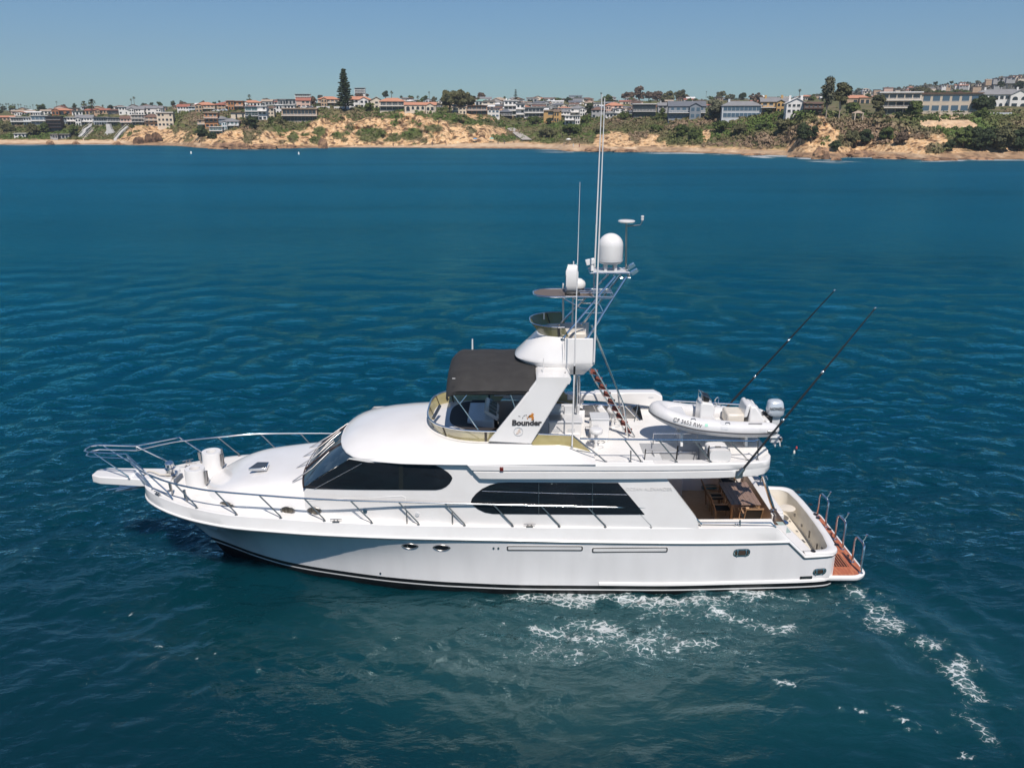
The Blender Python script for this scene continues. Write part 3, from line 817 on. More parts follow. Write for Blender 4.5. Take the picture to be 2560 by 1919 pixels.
# black bimini: near edge curls over
bi = MB(); rows = []
xb0 = A(1113, 960, -1.9).x; xb1 = A(1341, 960, -1.9).x
bim_y = [-1.93, -1.95, -1.93, -1.82, -1.6, -1.2, -.6, 0, .6, 1.2, 1.6, 1.82, 1.93, 1.95, 1.93]
def bim_z(y, x):
    a = min(1, abs(y)/1.95)
    sag = .012*math.sin((x - xb0)*7)*math.sin(y*2)
    return 6.10 + .44*(1 - a**3.4) + sag
for x in np.linspace(xb0, xb1, 26):
    u = (x - xb0)/(xb1 - xb0)
    fr = .26*(1 - min(1, u/.16))**2
    row = [(x + .10*max(0, 1 - u/.1)*.5, -1.90, 5.97 - fr*.2)]
    for y in bim_y:
        row.append((x, y*(1 - .07*max(0, 1 - u/.12)), bim_z(y, x) - fr - (.0 if abs(y) < 1.94 else 0)))
    row.append((x + .05*max(0, 1 - u/.1), 1.90, 5.97 - fr*.2))
    rows.append(row)
bi.grid(rows)
fr0 = rows[0]
bi.grid([fr0, [(p[0] + .03, p[1]*.985, min(p[2], 6.15) - .10) for p in fr0]])
BIM = bi.build('bimini_top', CANVAS, yacht, smooth=70)
sol = BIM.modifiers.new('solid', 'SOLIDIFY'); sol.thickness = .02
for s in (-1, 1):
    for a, b in (((1130, 982), (1200, 1080)), ((1171, 982), (1150, 1008)), ((1273, 978), (1290, 1026))):
        k = MB(); k.tube([(A(*a, -1.85).x, s*1.85, A(*a, -1.85).z), (A(*b, -1.88).x, s*1.88, A(*b, -1.88).z)], .018, 8); k.build('bimini_strut', STEEL, BIM)
lg = MB(); q = A(1134, 945, -1.93); lg.box(q.x - .04, q.x + .05, -1.965, -1.955, q.z - .006, q.z + .01); lg.build('canvas_tag', GEL, BIM)
# clear vinyl side curtain between bimini and wing
cv = MB(); q = [A(x, y, -1.84) for x, y in ((1192, 978), (1330, 977), (1240, 1074), (1175, 1074))]
CLR = mat('clear_vinyl', (.6, .6, .6), .08, alpha=.14)
for s in (1,):
    cv.prism([(p.x, s*1.84, p.z) for p in q], (0, .006, 0)); cv.build('vinyl_curtain', CLR, yacht, smooth=0)

# crow's nest tub
nx0 = A(1287, 880, 0).x; nx1 = A(1486, 880, -.9).x
def nest_ring(k, z, xf, xr_, n=22, side=None):
    out = []
    L = nx0 + 1.42 - xf
    for i in range(n):
        a = math.pi*i/(n-1)
        out.append((xf + L - L*math.sin(a)**.9, -1.05*k*math.copysign(abs(math.cos(a))**.75, math.cos(a)), z))
    q = 1.05*(side or k)
    return [(xr_, -q, z), (nx0 + 1.43, -q, z)] + out + [(nx0 + 1.43, q, z), (xr_, q, z)]
nr = [nest_ring(.72, 6.22, nx0 + .62, nx1 - .30), nest_ring(.74, 6.23, nx0 + .58, nx1 - .28), nest_ring(1.0, 6.62, nx0 + .02, nx1), nest_ring(1.005, 6.66, nx0, nx1), nest_ring(.99, 6.74, nx0 + .04, nx1, side=1.0), nest_ring(.84, 7.36, nx0 + .70, nx1, side=.97), nest_ring(.82, 7.38, nx0 + .76, nx1 - .04, side=.94), nest_ring(.78, 7.36, nx0 + .86, nx1 - .08, side=.90), nest_ring(.74, 6.9, nx0 + .9, nx1 - .1, side=.88)]
ne = MB(); ne.grid(nr)
for r_ in (nr[0], nr[-1]): ne.face(r_)
ne.face([r_[0] for r_ in nr] + [r_[-1] for r_ in nr[::-1]])
NEST = ne.build('crows_nest', GEL, yacht, smooth=40)
fl = MB(); fl.prism([(x, y, 7.0) for x, y, z in nest_ring(.74, 7.0, nx0 + .92, nx1 - .1)], (0, 0, .02)); fl.build('nest_floor', mat('nest_inside', (.42, .37, .31), .6), NEST)
wb = nest_ring(.80, 7.38, nx0 + .66, nx0 + 1.55); wt = nest_ring(.92, 7.70, nx0 + .44, nx0 + 1.42)
g = MB(); g.grid([wb, wt]); NW = g.build('nest_windscreen', mat('olive_acrylic', (.24, .22, .09), .12, alpha=.85), NEST, smooth=60)
t = MB(); t.tube(wt, .02, 8); t.build('capping_rail', STEEL, NW)
for i in (3, 20):
    t = MB(); a, b = Vector(wb[i]), Vector(wt[i]); t.bar(a + Vector((0, -.01 if i < 10 else .01, 0)), b + Vector((0, -.01 if i < 10 else .01, 0)), .07, .012, (0, 1, 0)); t.build('bracket', BLACK, NW)
k = MB(); k.box(nx0 + 1.45, nx0 + 2.1, -.5, .1, 7.1, 7.42); k.build('nest_seat', VINYL, NEST, bevel=.06)
seam_ = MB(); seam_.bar((A(1407, 880, -1.0).x, -1.062, 6.68), (A(1407, 860, -1.0).x, -1.03, 7.34), .012, .012); seam_.build('panel_seam', LGREY, NEST)

# tower frame
tw = MB()
legs = []
for s in (-1, 1):
    for (bx, by), (tx, ty) in (((1407, 846), (1538, 690)), ((1468, 846), (1566, 692))):
        b = A(bx, by, -.86); t_ = A(tx, ty, -.42)
        legs.append((Vector((b.x, s*.86, b.z)), Vector((t_.x, s*.42, t_.z))))
for b, t_ in legs:
    k = MB(); k.tube([b, t_], .036, 8); k.lathe([(.001, .02), (.08, .02), (.08, -.02)], b, 12); k.build('tower_leg', STEEL, yacht)
def on_leg(i, z):
    b, t_ = legs[i]; return b + (t_ - b)*((z - b.z)/(t_.z - b.z))
for z, n_ in ((8.05, 1), (8.45, 1)):
    k = MB()
    for i, j in ((0, 1), (2, 3), (1, 3)): k.tube([on_leg(i, z), on_leg(j, z)], .02, 8)
    k.build('tower_brace', STEEL, yacht)
# oval canopy platform half way up
cz = 8.50
c0 = A(1333, 733, 0).x; c1 = A(1480, 733, 0).x; c2 = A(1529, 733, 0).x
def oval(k, z, n=20):
    out = []
    for i in range(n):
        a = math.pi*i/(n-1); out.append((c0 + .62 - .62*k*math.sin(a)**.9 - .0, -.60*k*math.copysign(abs(math.cos(a))**.8, math.cos(a)), z))
    return [(c1, -.60*k, z)] + out + [(c1, .60*k, z)]
k = MB(); k.prism(oval(.96, cz - .015), (0, 0, .02)); CAN = k.build('tower_canopy', mat('taupe_canopy', (.13, .105, .09), .6), yacht, smooth=0)
k = MB(); k.tube(oval(1.0, cz), .026, 8)
for s in (-1, 1): k.tube([(c1, s*.6, cz), (c2, s*.6, cz)], .026, 8)
for x in (c1, (c1 + c2)/2 - .1, c2): k.tube([(x, -.6, cz), (x, .6, cz)], .022, 8)
for y in (-.3, .0, .3): k.tube([(A(1412, 733, 0).x, y, cz + .06), (c2, y, cz + .06)], .024, 8)
k.build('canopy_frame', STEEL, CAN)
k = MB()
for s in (-1, 1): k.tube([(A(1406, 750, -.6).x, s*.55, cz - .03), (A(1452, 767, -.6).x, s*.55, 8.17), on_leg(0 if s < 0 else 2, 8.17)], .018, 6)
k.build('canopy_strut', STEEL, CAN)
# radar and satellite domes
q = A(1445, 716, .2); k = MB(); k.lathe([(.001, -.09), (.20, -.09), (.22, -.04), (.22, .04), (.18, .12), (.10, .17), (.001, .19)], (q.x, .15, cz + .22), 24); k.build('satellite_dome', GEL, yacht, smooth=60)
k = MB()
q = A(1430, 700, -.15)
k.grid([[(q.x + u*.175*(1 if abs(w) < .9 else .72), -.15 + d, 8.95 + w*.39) for u in (-1, -.8, .8, 1)] for w, d in ((-1, .03), (-.9, -.02), (-.5, -.06), (0, -.07), (.5, -.06), (.9, -.02), (1, .03))])
k.grid([[(q.x + u*.175*(1 if abs(w) < .9 else .72), -.02, 8.95 + w*.39) for u in (-1, -.8, .8, 1)] for w in (-1, -.9, -.5, 0, .5, .9, 1)])
for u in (-1, 1): k.grid([[(q.x + u*.175*(1 if abs(w) < .9 else .72), y_, 8.95 + w*.39) for w in (-1, -.9, 0, .9, 1)] for y_ in (-.06, -.02)])
k.build('radar_array', GEL, yacht, smooth=50)
k = MB(); k.box(q.x - .17, q.x + .17, -.16, .18, cz + .03, 8.72); k.build('radar_pedestal', LGREY, yacht, bevel=.05)
k = MB(); k.box(q.x - .2, q.x + .22, -.45, -.15, cz + .02, cz + .10); k.build('black_horn_box', BLACK, yacht, bevel=.02)
# top platform with the big dome
tz = legs[1][1].z
x0, x1 = A(1472, 678, 0).x, A(1570, 678, 0).x
k = MB(); k.box(x0 + .1, x1, -.40, .40, tz + .10, tz + .13); PL = k.build('tower_platform', LGREY, yacht, bevel=.01)
k = MB()
for z in (tz - .02, tz + .10):
    k.tube([(x0 + (.0 if z > tz else .9), y, z) for y in (-.42, .42)] + [(x1, .42, z), (x1, -.42, z)], .026, 8, closed=True)
for x in (x1 - .45, x1):
    for s in (-1, 1): k.tube([(x, s*.42, tz - .02), (x, s*.42, tz + .10)], .02, 6)
k.build('platform_frame', STEEL, PL)
dcx = A(1526, 640, 0).x; r = .362
k = MB(); k.lathe([(.001, 0), (r*.80, 0), (r*.96, .06), (r, .15), (r, .50)] + [(r*math.cos(a), .50 + r*math.sin(a)) for a in np.linspace(.12, 1.5, 10)] + [(.001, .50 + r)], (dcx, 0, tz + .33), 32)
DO = k.build('radome', GEL, yacht, smooth=60)
k = MB(); k.lathe([(r + .003, .13), (r + .003, .07), (r*.84, -.004)], (dcx, 0, tz + .33), 32); k.build('radome_base', LGREY, DO)
for a in range(4):
    k = MB(); x_, y_ = dcx + .2*math.cos(a*1.57 + .8), .2*math.sin(a*1.57 + .8); k.tube([(x_, y_, tz + .12), (x_, y_, tz + .34)], .05, 8); k.build('dome_leg', LGREY, DO)
# camera, gps puck on a mast, floodlights
q = A(1480, 655, -.2); k = MB(); k.lathe([(.001, 0), (.07, 0), (.06, .12), (.05, .2), (.001, .22)], (q.x, -.2, tz + .13), 14); k.obox((q.x - .05, -.2, tz + .40), (.13, 0, .03), (0, .07, 0), (-.02, 0, .08)); k.build('thermal_camera', GEL, yacht, bevel=.015)
k = MB(); mt = A(1568, 557, 0); k.tube([(A(1565, 668, 0).x, 0, tz + .1), (mt.x - .02, 0, mt.z)], .030, 8); k.tube([(mt.x, 0, mt.z - .10), (mt.x + .38, 0, mt.z - .06), (mt.x + .42, 0, mt.z + .02), (mt.x + .43, 0, mt.z + .10)], .018, 8); MA = k.build('sensor_mast', STEELD, yacht)
k = MB(); k.lathe([(.001, -.02), (.2, -.03), (.245, .0), (.245, .03), (.2, .05), (.001, .055)], (mt.x - .02, 0, mt.z + .03), 24); k.build('antenna_disc', GEL, MA, smooth=50)
k = MB(); k.lathe([(.001, 0), (.04, 0), (.045, .06), (.03, .065), (.03, .08), (.045, .085), (.045, .13), (.001, .14)], (mt.x + .43, 0, mt.z + .07), 12); k.build('wind_sensor', GEL, MA)
for px, py in ((1578, 665), (1586, 679)):
    q = A(px, py, -.3); k = MB(); k.obox(q, (.09, 0, .055), (0, .09, 0), (-.025, 0, .045)); k.tube([q, (x1, -.3, q.z - .06)], .015, 6); k.build('floodlight', STEEL, yacht, bevel=.015)
# whip antennas and poles: (top px, bottom px, lateral, radii)
def whip(name, top, botm, y, r0, r1, m, joint=None):
    a, b = A(*top, y), A(*botm, y); k = MB(); k.tube([b, b.lerp(a, .4), a], [r0, r0*.8 + r1*.2, r1], 8); o = k.build(name, m, yacht)
    if joint:
        c = b.lerp(a, joint); k = MB(); k.tube([c - (a - b).normalized()*.12, c + (a - b).normalized()*.12], r0*1.25, 8); k.build('ferrule', BLACK, o)
    return o
whip('whip_antenna', (1512, 245), (1485, 905), -1.12, .027, .012, GEL)
whip('whip_antenna', (1505, 236), (1484, 735), .9, .027, .012, GEL)
whip('whip_antenna', (1450, 455), (1430, 1125), -2.05, .024, .005, GEL, .32)
k = MB(); b = A(1430, 1122, -2.05); k.obox(b + Vector((.0, .03, -.06)), (.03, 0, 0), (0, .05, 0), (0, 0, .16)); k.build('antenna_mount', STEELD, yacht)
k = MB(); q = A(1434, 987, -2.0); k.tube([A(1411, 983, -1.9), A(1436, 990, -2.05)], .012, 6); k.build('antenna_brace', STEELD, yacht)
whip('short_antenna', (1181, 847), (1181, 884), 1.2, .03, .02, GEL)
whip('short_antenna', (1408, 708), (1408, 800), .5, .028, .024, GEL)
whip('short_antenna', (1434, 653), (1431, 815), .55, .028, .018, GEL)
whip('short_antenna', (1360, 781), (1360, 798), .4, .02, .02, GEL)
whip('short_antenna', (1359, 895), (1357, 950), -1.5, .016, .012, GEL, .1)
whip('short_antenna', (1413, 930), (1413, 950), -1.5, .016, .016, BLACK)
k = MB(); q = A(1357, 939, -1.5); k.ball(q, .06, 6, (1, 1, .7)); k.build('anchor_light', GEL, yacht)
k = MB(); q = A(1378, 942, -1.6); k.lathe([(.02, .16), (.03, .1), (.05, .05), (.10, .0), (.11, -.01)], q, 12, 'x'); k.build('horn', VINYL, yacht)
# stout post beside the counter and the raked tower braces
for y in (-.35, .35):
    k = MB(); a = A(1441 if y < 0 else 1447, 938, y); k.tube([a, (a.x + .02, y, 4.9)], .05 if y < 0 else .04, 10); k.build('nest_post', STEEL, yacht)
for s in (-1, 1):
    k = MB(); a, b, c = A(1492, 845, -.8), A(1560, 1015, -.8), A(1573, 1050, -.8)
    k.tube([(a.x, s*.8, a.z), (b.x, s*.8, b.z), (c.x, s*.8, 4.2)], .028, 8); k.build('tower_stay', STEEL, yacht)
# ladder with red treads
la = MB(); lt, lb = A(1478, 918, -.45), A(1577, 1100, -.45)
lb.z = 4.2
LAD = MB()
wv = Vector((.105, -.09, 0)); fw = Vector((-.02, -.045, .0))
for sg in (-1, 1): LAD.tube([lt + Vector((0, 0, 0)) + wv*sg + fw, lb + wv*sg + fw], .026, 8)
LO = LAD.build('tower_ladder', STEEL, yacht)
RTR = mat('red_brown_tread', (.20, .065, .05), .5)
for i in range(9):
    c = lt.lerp(lb, (i + .6)/9.3); k = MB(); k.obox(c, wv*.93, (.02, .045, .062), (0, -.012, .010)); k.build('tread', RTR, LO)
k = MB(); k.tube([(lb.x - .1, -.62, lb.z + .9), (lb.x + .15, -.62, lb.z + 1.05), (lb.x + .05, -.62, lb.z + .5)], .016, 6); k.build('grab_handle', STEEL, LO)
# ================================================================== boat deck equipment
D0 = ZD + .006
# stair well with grey walls, treads and guard frame
x0, x1, y0, y1 = STW[0], STW[1], -2.36, -1.05
w = MB(); ZW = 3.66
w.grid([[(x, y1, z) for z in (ZW, 3.9, D0 - .004)] for x in (x0, x1)])
w.grid([[(x0, y, z) for z in (ZW, 3.9, D0 - .004)] for y in (y0, y1)])
w.grid([[(x1, y, z) for z in (ZW, 3.9, D0 - .004)] for y in (y0, y1)])
w.grid([[(x, y0, z) for z in (ZW, 3.9, D0 - .004)] for x in (x0, x1)])
w.face([(x0, y0, ZW), (x1, y0, ZW), (x1, y1, ZW), (x0, y1, ZW)])
WELL = w.build('stair_well', GREYP, yacht, smooth=0)
k = MB(); k.box(x0 + .02, x0 + .62, y0 + .02, y1 - .02, 3.67, 3.86); k.build('stair_tread', LGREY, WELL)
t = MB()
a, b = (x0 + .40, -1.9), (x1 - .12, -1.9)
t.tube([(a[0], -1.15, D0), (a[0], -1.15, D0 + .35), (b[0], -1.15, D0 + .35), (b[0], -1.15, D0)], .02, 8)
t.build('guard_frame', STEEL, yacht)
t = MB(); t.tube([(a[0], y1 - .05, 3.95), (a[0] + .1, -1.8, 3.62), (b[0] - .1, -1.8, 3.62), (b[0], y1 - .05, 3.95)], .018, 8); t.tube([(a[0] - .2, y1 - .03, 3.9), (b[0], y1 - .03, 3.9)], .014, 8); t.build('stair_handrail', STEEL, yacht)
for px in (1612, 1692, 1770):
    q = A(px, 1130, -2.30); t = MB(); t.tube([(q.x, -2.30, D0 - .02), (q.x + .02, -2.30, D0 + .42 - (.1 if px == 1612 else 0))], .022 if px != 1612 else .016, 8); t.build('black_post', BLACK, yacht)
# port and starboard rails
PR_ = [(1431, 1088), (1450, 1096), (1560, 1098), (1700, 1099), (1830, 1101), (1885, 1102), (1896, 1098)]
fb2 = lambda x, z: 2.46 if x < 5.5 else 2.46 - .12*(x - 5.5)
pts = [on(x, y, fb2) for x, y in PR_[1:]]
t = MB(); t.tube([(pts[0].x, -fb2(pts[0].x, 0), pts[0].z)] + pts[1:], .025, 8); BR = t.build('boat_deck_rail', STEEL, yacht)
for (tx, ty), (bx, by) in (((1433, 1089), (1514, 1160)), ((1562, 1099), (1603, 1159)), ((1647, 1100), (1690, 1159)), ((1735, 1101), (1775, 1160)), ((1823, 1102), (1867, 1161)), ((1895, 1092), (1893, 1147)), ((1577, 1126), (1575, 1159))):
    p, q = on(tx, ty, fb2), on(bx, by, fb2); q.z = D0
    k = MB(); k.tube([p, q.lerp(p, .2) + Vector((.015, 0, 0)), q], .02, 8); k.lathe([(.001, .015), (.045, .015), (.05, 0)], q, 10); k.build('stanchion', STEELD, BR)
t = MB(); t.tube([A(1676, 1012, 1.0), A(1684, 1001, 1.0), A(1850, 1010, 1.0), A(1862, 1022, 1.0)], .028, 8); t.tube([A(1700, 1002, 1.0), (A(1700, 1002, 1.0).x + .2, 1.0, D0)], .02, 8); t.tube([A(1800, 1007, 1.0), (A(1800, 1007, 1.0).x + .2, 1.0, D0)], .02, 8); t.build('starboard_rail', STEEL, yacht)
t = MB(); sp = [A(1455, 1010, .92), A(1563, 1014, .92), A(1600, 1052, .92)]
t.tube(sp, .03, 8); SR = t.build('starboard_rail', STEEL, yacht)
for tx, bx in ((1483, 1500), (1520, 1532)):
    p = A(tx, 1012, .92); k = MB(); k.tube([p, (p.x + .25, .92, D0)], .022, 8); k.build('stanchion', STEEL, SR)
# crane boom stowed along the starboard side
bp = [(1418, 986), (1486, 985), (1490, 982), (1637, 981), (1656, 990), (1657, 1019), (1640, 1018), (1560, 1009), (1456, 1001), (1418, 1000)]
k = MB(); k.prism([A(x, y, 1.9) for x, y in bp], (0, .36, 0)); CB = k.build('crane_boom', GEL, yacht, bevel=.03)
k = MB(); q = A(1460, 995, 2.08); k.tube([(q.x - .2, 2.08, 3.9), (q.x - .2, 2.08, q.z)], .19, 14); k.build('crane_post', GEL, CB)
k = MB(); q = A(1630, 993, 1.895); k.box(q.x - .12, q.x + .05, 1.89, 1.898, q.z - .02, q.z + .02); k.build('maker_plate', LGREY, CB)
# outdoor galley counter with sink, and the white fridge cabinet
xa_, xb2 = A(1373, 1060, -.95).x, A(1454, 1060, -.95).x
gc = MB(); gc.box(xa_, xb2, -.95, -.25, D0, 4.78); GC = gc.build('galley_counter', GEL, yacht, bevel=.02)
k = MB(); k.box(xa_ - .02, xb2 + .03, -.98, -.22, 4.782, 4.83); k.build('counter_top', LGREY, GC, bevel=.012)
k = MB(); k.box(xa_, xb2, -.22, -.06, 4.78, 5.08); k.build('splashback', LGREY, GC, bevel=.02)
k = MB(); k.box(xb2 - .95, xb2 - .55, -.85, -.4, 4.815, 4.834); k.build('sink', STEELD, GC)
k = MB(); q = A(1411, 1030, -.35); k.tube([(q.x, -.35, 4.83), (q.x, -.35, 5.06), (q.x - .04, -.38, 5.12), (q.x - .12, -.42, 5.10), (q.x - .15, -.44, 4.98)], .016, 8); k.build('tap', STEEL, GC)
for u in (.1, .55):
    k = MB(); k.box(xa_ + u, xa_ + u + .22, -.957, -.952, 4.5, 4.6); k.build('vent_grille', LGREY, GC)
k = MB(); k.box(xa_ + .28, xb2 - .05, -1.02, -.955, 4.25, 4.46); k.build('drawer', GEL, GC, bevel=.01)
xa_, xb2 = A(1478, 1060, -.95).x, A(1523, 1060, -.95).x
k = MB(); k.box(xa_, xb2, -.95, -.35, D0, 4.86); FC = k.build('fridge_cabinet', GEL, yacht, bevel=.02)
k = MB(); k.box(xa_ - .015, xb2 + .015, -.965, -.34, 4.862, 4.91); k.build('cabinet_lid', LGREY, FC, bevel=.015)
k = MB(); k.box(xa_ + .06, xa_ + .22, -.957, -.951, 4.6, 4.72); k.build('vent_grille', LGREY, FC)
k = MB(); k.tube([(xa_ - .06, -.9, 4.55), (xa_ - .16, -.9, 4.52), (xa_ - .16, -.9, 4.64), (xa_ - .02, -.9, 4.64)], .012, 6); k.build('towel_ring', BLACK, FC)
k = MB(); k.grid([[(xa_ - .42 + .2*u, -.45 - .06*math.sin(u*3), D0), (xa_ - .36 + .2*u, -.45, 4.6), (xa_ - .30 + .16*u, -.3, 4.95)] for u in np.linspace(0, 1, 7)]); k.build('moulded_seat', GEL, yacht, smooth=60)
# davit cover / small white locker by the starboard rail
k = MB(); q = A(1510, 1022, .6); k.obox((q.x, .6, 4.55), (.16, 0, -.20), (0, .10, 0), (.07, 0, .06)); k.build('davit_cover', GEL, yacht, bevel=.03)
# stern light ball and outriggers
k = MB(); q = A(1921, 1150, -1.4); k.ball(q, .06, 6); k.tube([q, (q.x - .14, q.y, q.z - .06)], .02, 6); k.build('stern_light', GEL, yacht)
def outrigger(bx, by, byy, tx, ty, tyy):
    b, t_ = A(bx, by, byy), A(tx, ty, tyy)
    k = MB(); k.tube([b, b.lerp(t_, .33), b.lerp(t_, .66), t_], [.034, .030, .024, .014], 8); o = k.build('outrigger_pole', BLACK, yacht)
    for u in (.33, .62, .995):
        c = b.lerp(t_, u); k = MB(); k.ball(c, .05 if u < .9 else .035, 6); k.build('guide_ring', STEEL, o)
    k = MB(); d = (t_ - b).normalized(); k.tube([b - d*.10, b + d*.16], .065, 10); k.obox(b + Vector((-.02, .03 if byy < 0 else -.03, -.05)), (.10, 0, .02), (0, .05, 0), (0, 0, .12)); k.build('outrigger_base', STEELD, o)
outrigger(1850, 1181, -2.56, 2190, 768, -2.25)
outrigger(1796, 1040, 2.3, 2088, 724, 1.6)

# ================================================================== cockpit
FZ = 1.07
k = MB(); k.prism([(x, y, FZ - .05) for x, y in ((3.2, -2.32), (8.0, -2.32), (8.0, 2.3), (3.2, 2.3))], (0, 0, .05)); k.build('cockpit_floor', CKFLOOR, yacht, smooth=0)
INW = mat('cockpit_lining', (.80, .77, .75), .4, noise=(2, (.74, .71, .69), .4, .7))
k = MB()
k.grid([[(x, 2.30, z) for z in (FZ, 1.9, 2.9, 3.7)] for x in (3.2, 5.5, 6.5, 7.4)])
k.grid([[(x, 2.36, z) for z in (FZ, 1.9, 2.9, 3.7)] for x in (3.2, 5.5, 6.5, 7.4)])
k.grid([[(7.4, y, z) for z in (FZ, 3.7)] for y in (2.30, 2.36)])
k.grid([[(x, 2.30, z) for z in (FZ, 2.1)] for x in (7.4, 8.0)])
k.build('cockpit_side', INW, yacht, smooth=0)
k = MB(); k.grid([[(x, -2.30, z) for z in (FZ, 2.12)] for x in (3.2, 8.0)]); k.build('cockpit_side', INW, yacht, smooth=0)
k = MB(); k.box(3.15, 3.20, -2.3, 2.3, FZ, 3.7); BK = k.build('saloon_bulkhead', INW, yacht, smooth=0)
k = MB(); k.box(3.205, 3.215, -.9, .9, FZ + .05, 3.1); k.build('saloon_door', GLASSB, BK)
k = MB(); k.box(5.15, 5.75, 1.55, 2.28, FZ, 2.12); k.build('cockpit_cabinet', INW, yacht, bevel=.03)
k = MB(); q = A(1774, 1217, 2.29)
k.grid([[(q.x + u*.29, 2.285, q.z + v*.115) for u, v in [(math.copysign(abs(math.cos(a))**.5, math.cos(a)), math.copysign(abs(math.sin(a))**.7, math.sin(a))) for a in np.linspace(0, 2*math.pi, 29)[:-1]]], [(q.x + u*.25, 2.28, q.z + v*.085) for u, v in [(math.copysign(abs(math.cos(a))**.5, math.cos(a)), math.copysign(abs(math.sin(a))**.7, math.sin(a))) for a in np.linspace(0, 2*math.pi, 29)[:-1]]]], cv=True)
HW = k.build('hawse_window', STEELD, yacht)
k = MB(); k.face([(q.x + u*.27, 2.283, q.z + v*.1) for u, v in [(math.copysign(abs(math.cos(a))**.5, math.cos(a)), math.copysign(abs(math.sin(a))**.7, math.sin(a))) for a in np.linspace(0, 2*math.pi, 29)[:-1]]]); k.build('pane', mat('sea_blue_pane', (.02, .22, .32), .15, noise=(9, (.15, .38, .5), .45, .6)), HW, smooth=0)
# partition to the fishing cockpit, bait station, corner post, overhang strut
TANW = mat('tan_partition', (.62, .50, .42), .45, noise=(3, (.55, .44, .37), .4, .7))
k = MB(); k.box(7.98, 8.06, -.95, 2.2, FZ, 1.84); PT = k.build('cockpit_partition', TANW, yacht, smooth=0)
k = MB(); k.box(7.96, 8.34, -.97, 2.22, 1.842, 1.88); k.build('partition_cap', GEL, PT, bevel=.015)
k = MB(); k.box(8.065, 8.34, -.95, 2.2, .5, 1.84); BS = k.build('bait_station', GEL, yacht, bevel=.02)
for yy in (.9, 1.35):
    k = MB(); k.box(8.1, 8.32, yy, yy + .32, 1.883, 1.90); k.build('sink', STEELD, BS, bevel=.005)
k = MB(); k.tube([(8.25, 1.2, 1.9), (8.3, 1.2, 2.1), (8.42, 1.15, 2.12), (8.45, 1.1, 2.02)], .015, 6); k.build('tap', STEEL, BS)
k = MB(); k.box(7.93, 8.30, -1.16, -.975, FZ, 1.87); k.build('corner_post', GEL, yacht, bevel=.02)
k = MB(); a, b = A(1907, 1188, -1.0), A(1934, 1274, -1.0); k.tube([a, b], .055, 10); k.lathe([(.001, .02), (.1, .02), (.1, 0)], b, 12); k.build('overhang_strut', STEEL, yacht)
k = MB(); k.tube([(8.18, -1.3, 1.0), (8.24, -1.3, 1.62)], .05, 8); k.lathe([(.02, 0), (.09, .05), (.15, .07), (.15, .09), (.001, .085)], (8.25, -1.3, 1.62), 16); k.build('swivel_seat_post', STEEL, yacht)
# lower fishing cockpit: floor, lining, moulded coaming with rod holders
def tub_ring(off, z, xf, n=9):
    hw = lambda x: b_deck(min(x, 9.25)) - off
    xa2 = 9.66 - off
    r = .38
    out = [(xf, -hw(xf), z), (8.7, -hw(8.7), z)]
    for i in range(n):
        a = math.pi/2*i/(n-1)
        out.append((xa2 - r + r*math.sin(a), -(hw(9.2) - r) - r*math.cos(a), z))
    for yy in (-1.2, -.4, .4, 1.2): out.append((xa2 + .10*(1 - (yy/2.2)**2), yy, z))
    for i in range(n):
        a = math.pi/2*(1 - i/(n-1))
        out.append((xa2 - r + r*math.sin(a), (hw(9.2) - r) + r*math.cos(a), z))
    out += [(8.7, hw(8.7), z), (xf, hw(xf), z)]
    return out
k = MB()
k.grid([tub_ring(.0, 1.10, 8.62), tub_ring(-.03, 1.15, 8.60), tub_ring(-.02, 1.21, 8.6), tub_ring(.03, 1.235, 8.6), tub_ring(.17, 1.235, 8.6), tub_ring(.20, 1.20, 8.6)])
k.build('stern_coaming', GEL, yacht, smooth=50)
CREAM = mat('cream_lining', (.70, .66, .58), .45, noise=(2.5, (.63, .58, .49), .45, .7))
k = MB(); k.grid([tub_ring(.19, 1.2, 8.1), tub_ring(.22, .42, 8.1)]); k.face([(p[0], p[1], .43) for p in tub_ring(.22, .42, 8.1)]); TL = k.build('tub_lining', CREAM, yacht, smooth=40)
k = MB(); k.grid([[(8.0, s_*2.3, z) for z in (.45, 2.1)] for s_ in (-1, -.42)]); k.build('step_riser', GEL, TL)
k = MB(); k.grid([tub_ring(.0, 1.2, 8.62), [(min(p[0], 9.62) - .0, p[1]*.995, .36) for p in tub_ring(.02, .36, 8.62)]]); k.build('transom', HULLW, yacht, smooth=50)
# steps and bench moulded along the port side of the tub
for x0_, x1_, zt_ in ((8.0, 8.45, .85), (8.45, 8.75, .68)):
    k = MB(); k.box(x0_, x1_, -2.12, -1.12, .44, zt_); k.build('cockpit_step', GEL, TL, bevel=.03)
k = MB(); k.prism([(8.36, -1.1, .44), (8.75, -2.1, .44), (9.15, -2.1, .44), (8.75, .6, .44), (8.36, 1.6, .44)], (0, 0, .50)); k.build('bench', GEL, TL, bevel=.04)
k = MB(); q = [on(x, y, lambda x, z: 2.2) for x, y in ((1940, 1304), (1958, 1305), (1978, 1330), (1965, 1332))]; k.prism(q, (0, .02, 0)); k.build('glass_door', mat('mint_glass', (.42, .52, .49), .1), yacht, smooth=0)
k = MB(); k.lathe([(.27, 0), (.27, .02), (.22, .03), (.001, .03)], Z(1968, 1270, .95), 20); k.build('live_well_lid', VINYL, TL)
for y, z, h in ((1.0, .75, .08), (.3, .72, .08), (-.4, .70, .22), (-1.1, .68, .18), (-1.5, .85, .1)):
    k = MB(); k.box(9.40, 9.46, y - .03, y + .03, z, z + h); k.build('tub_fitting', STEELD, TL)
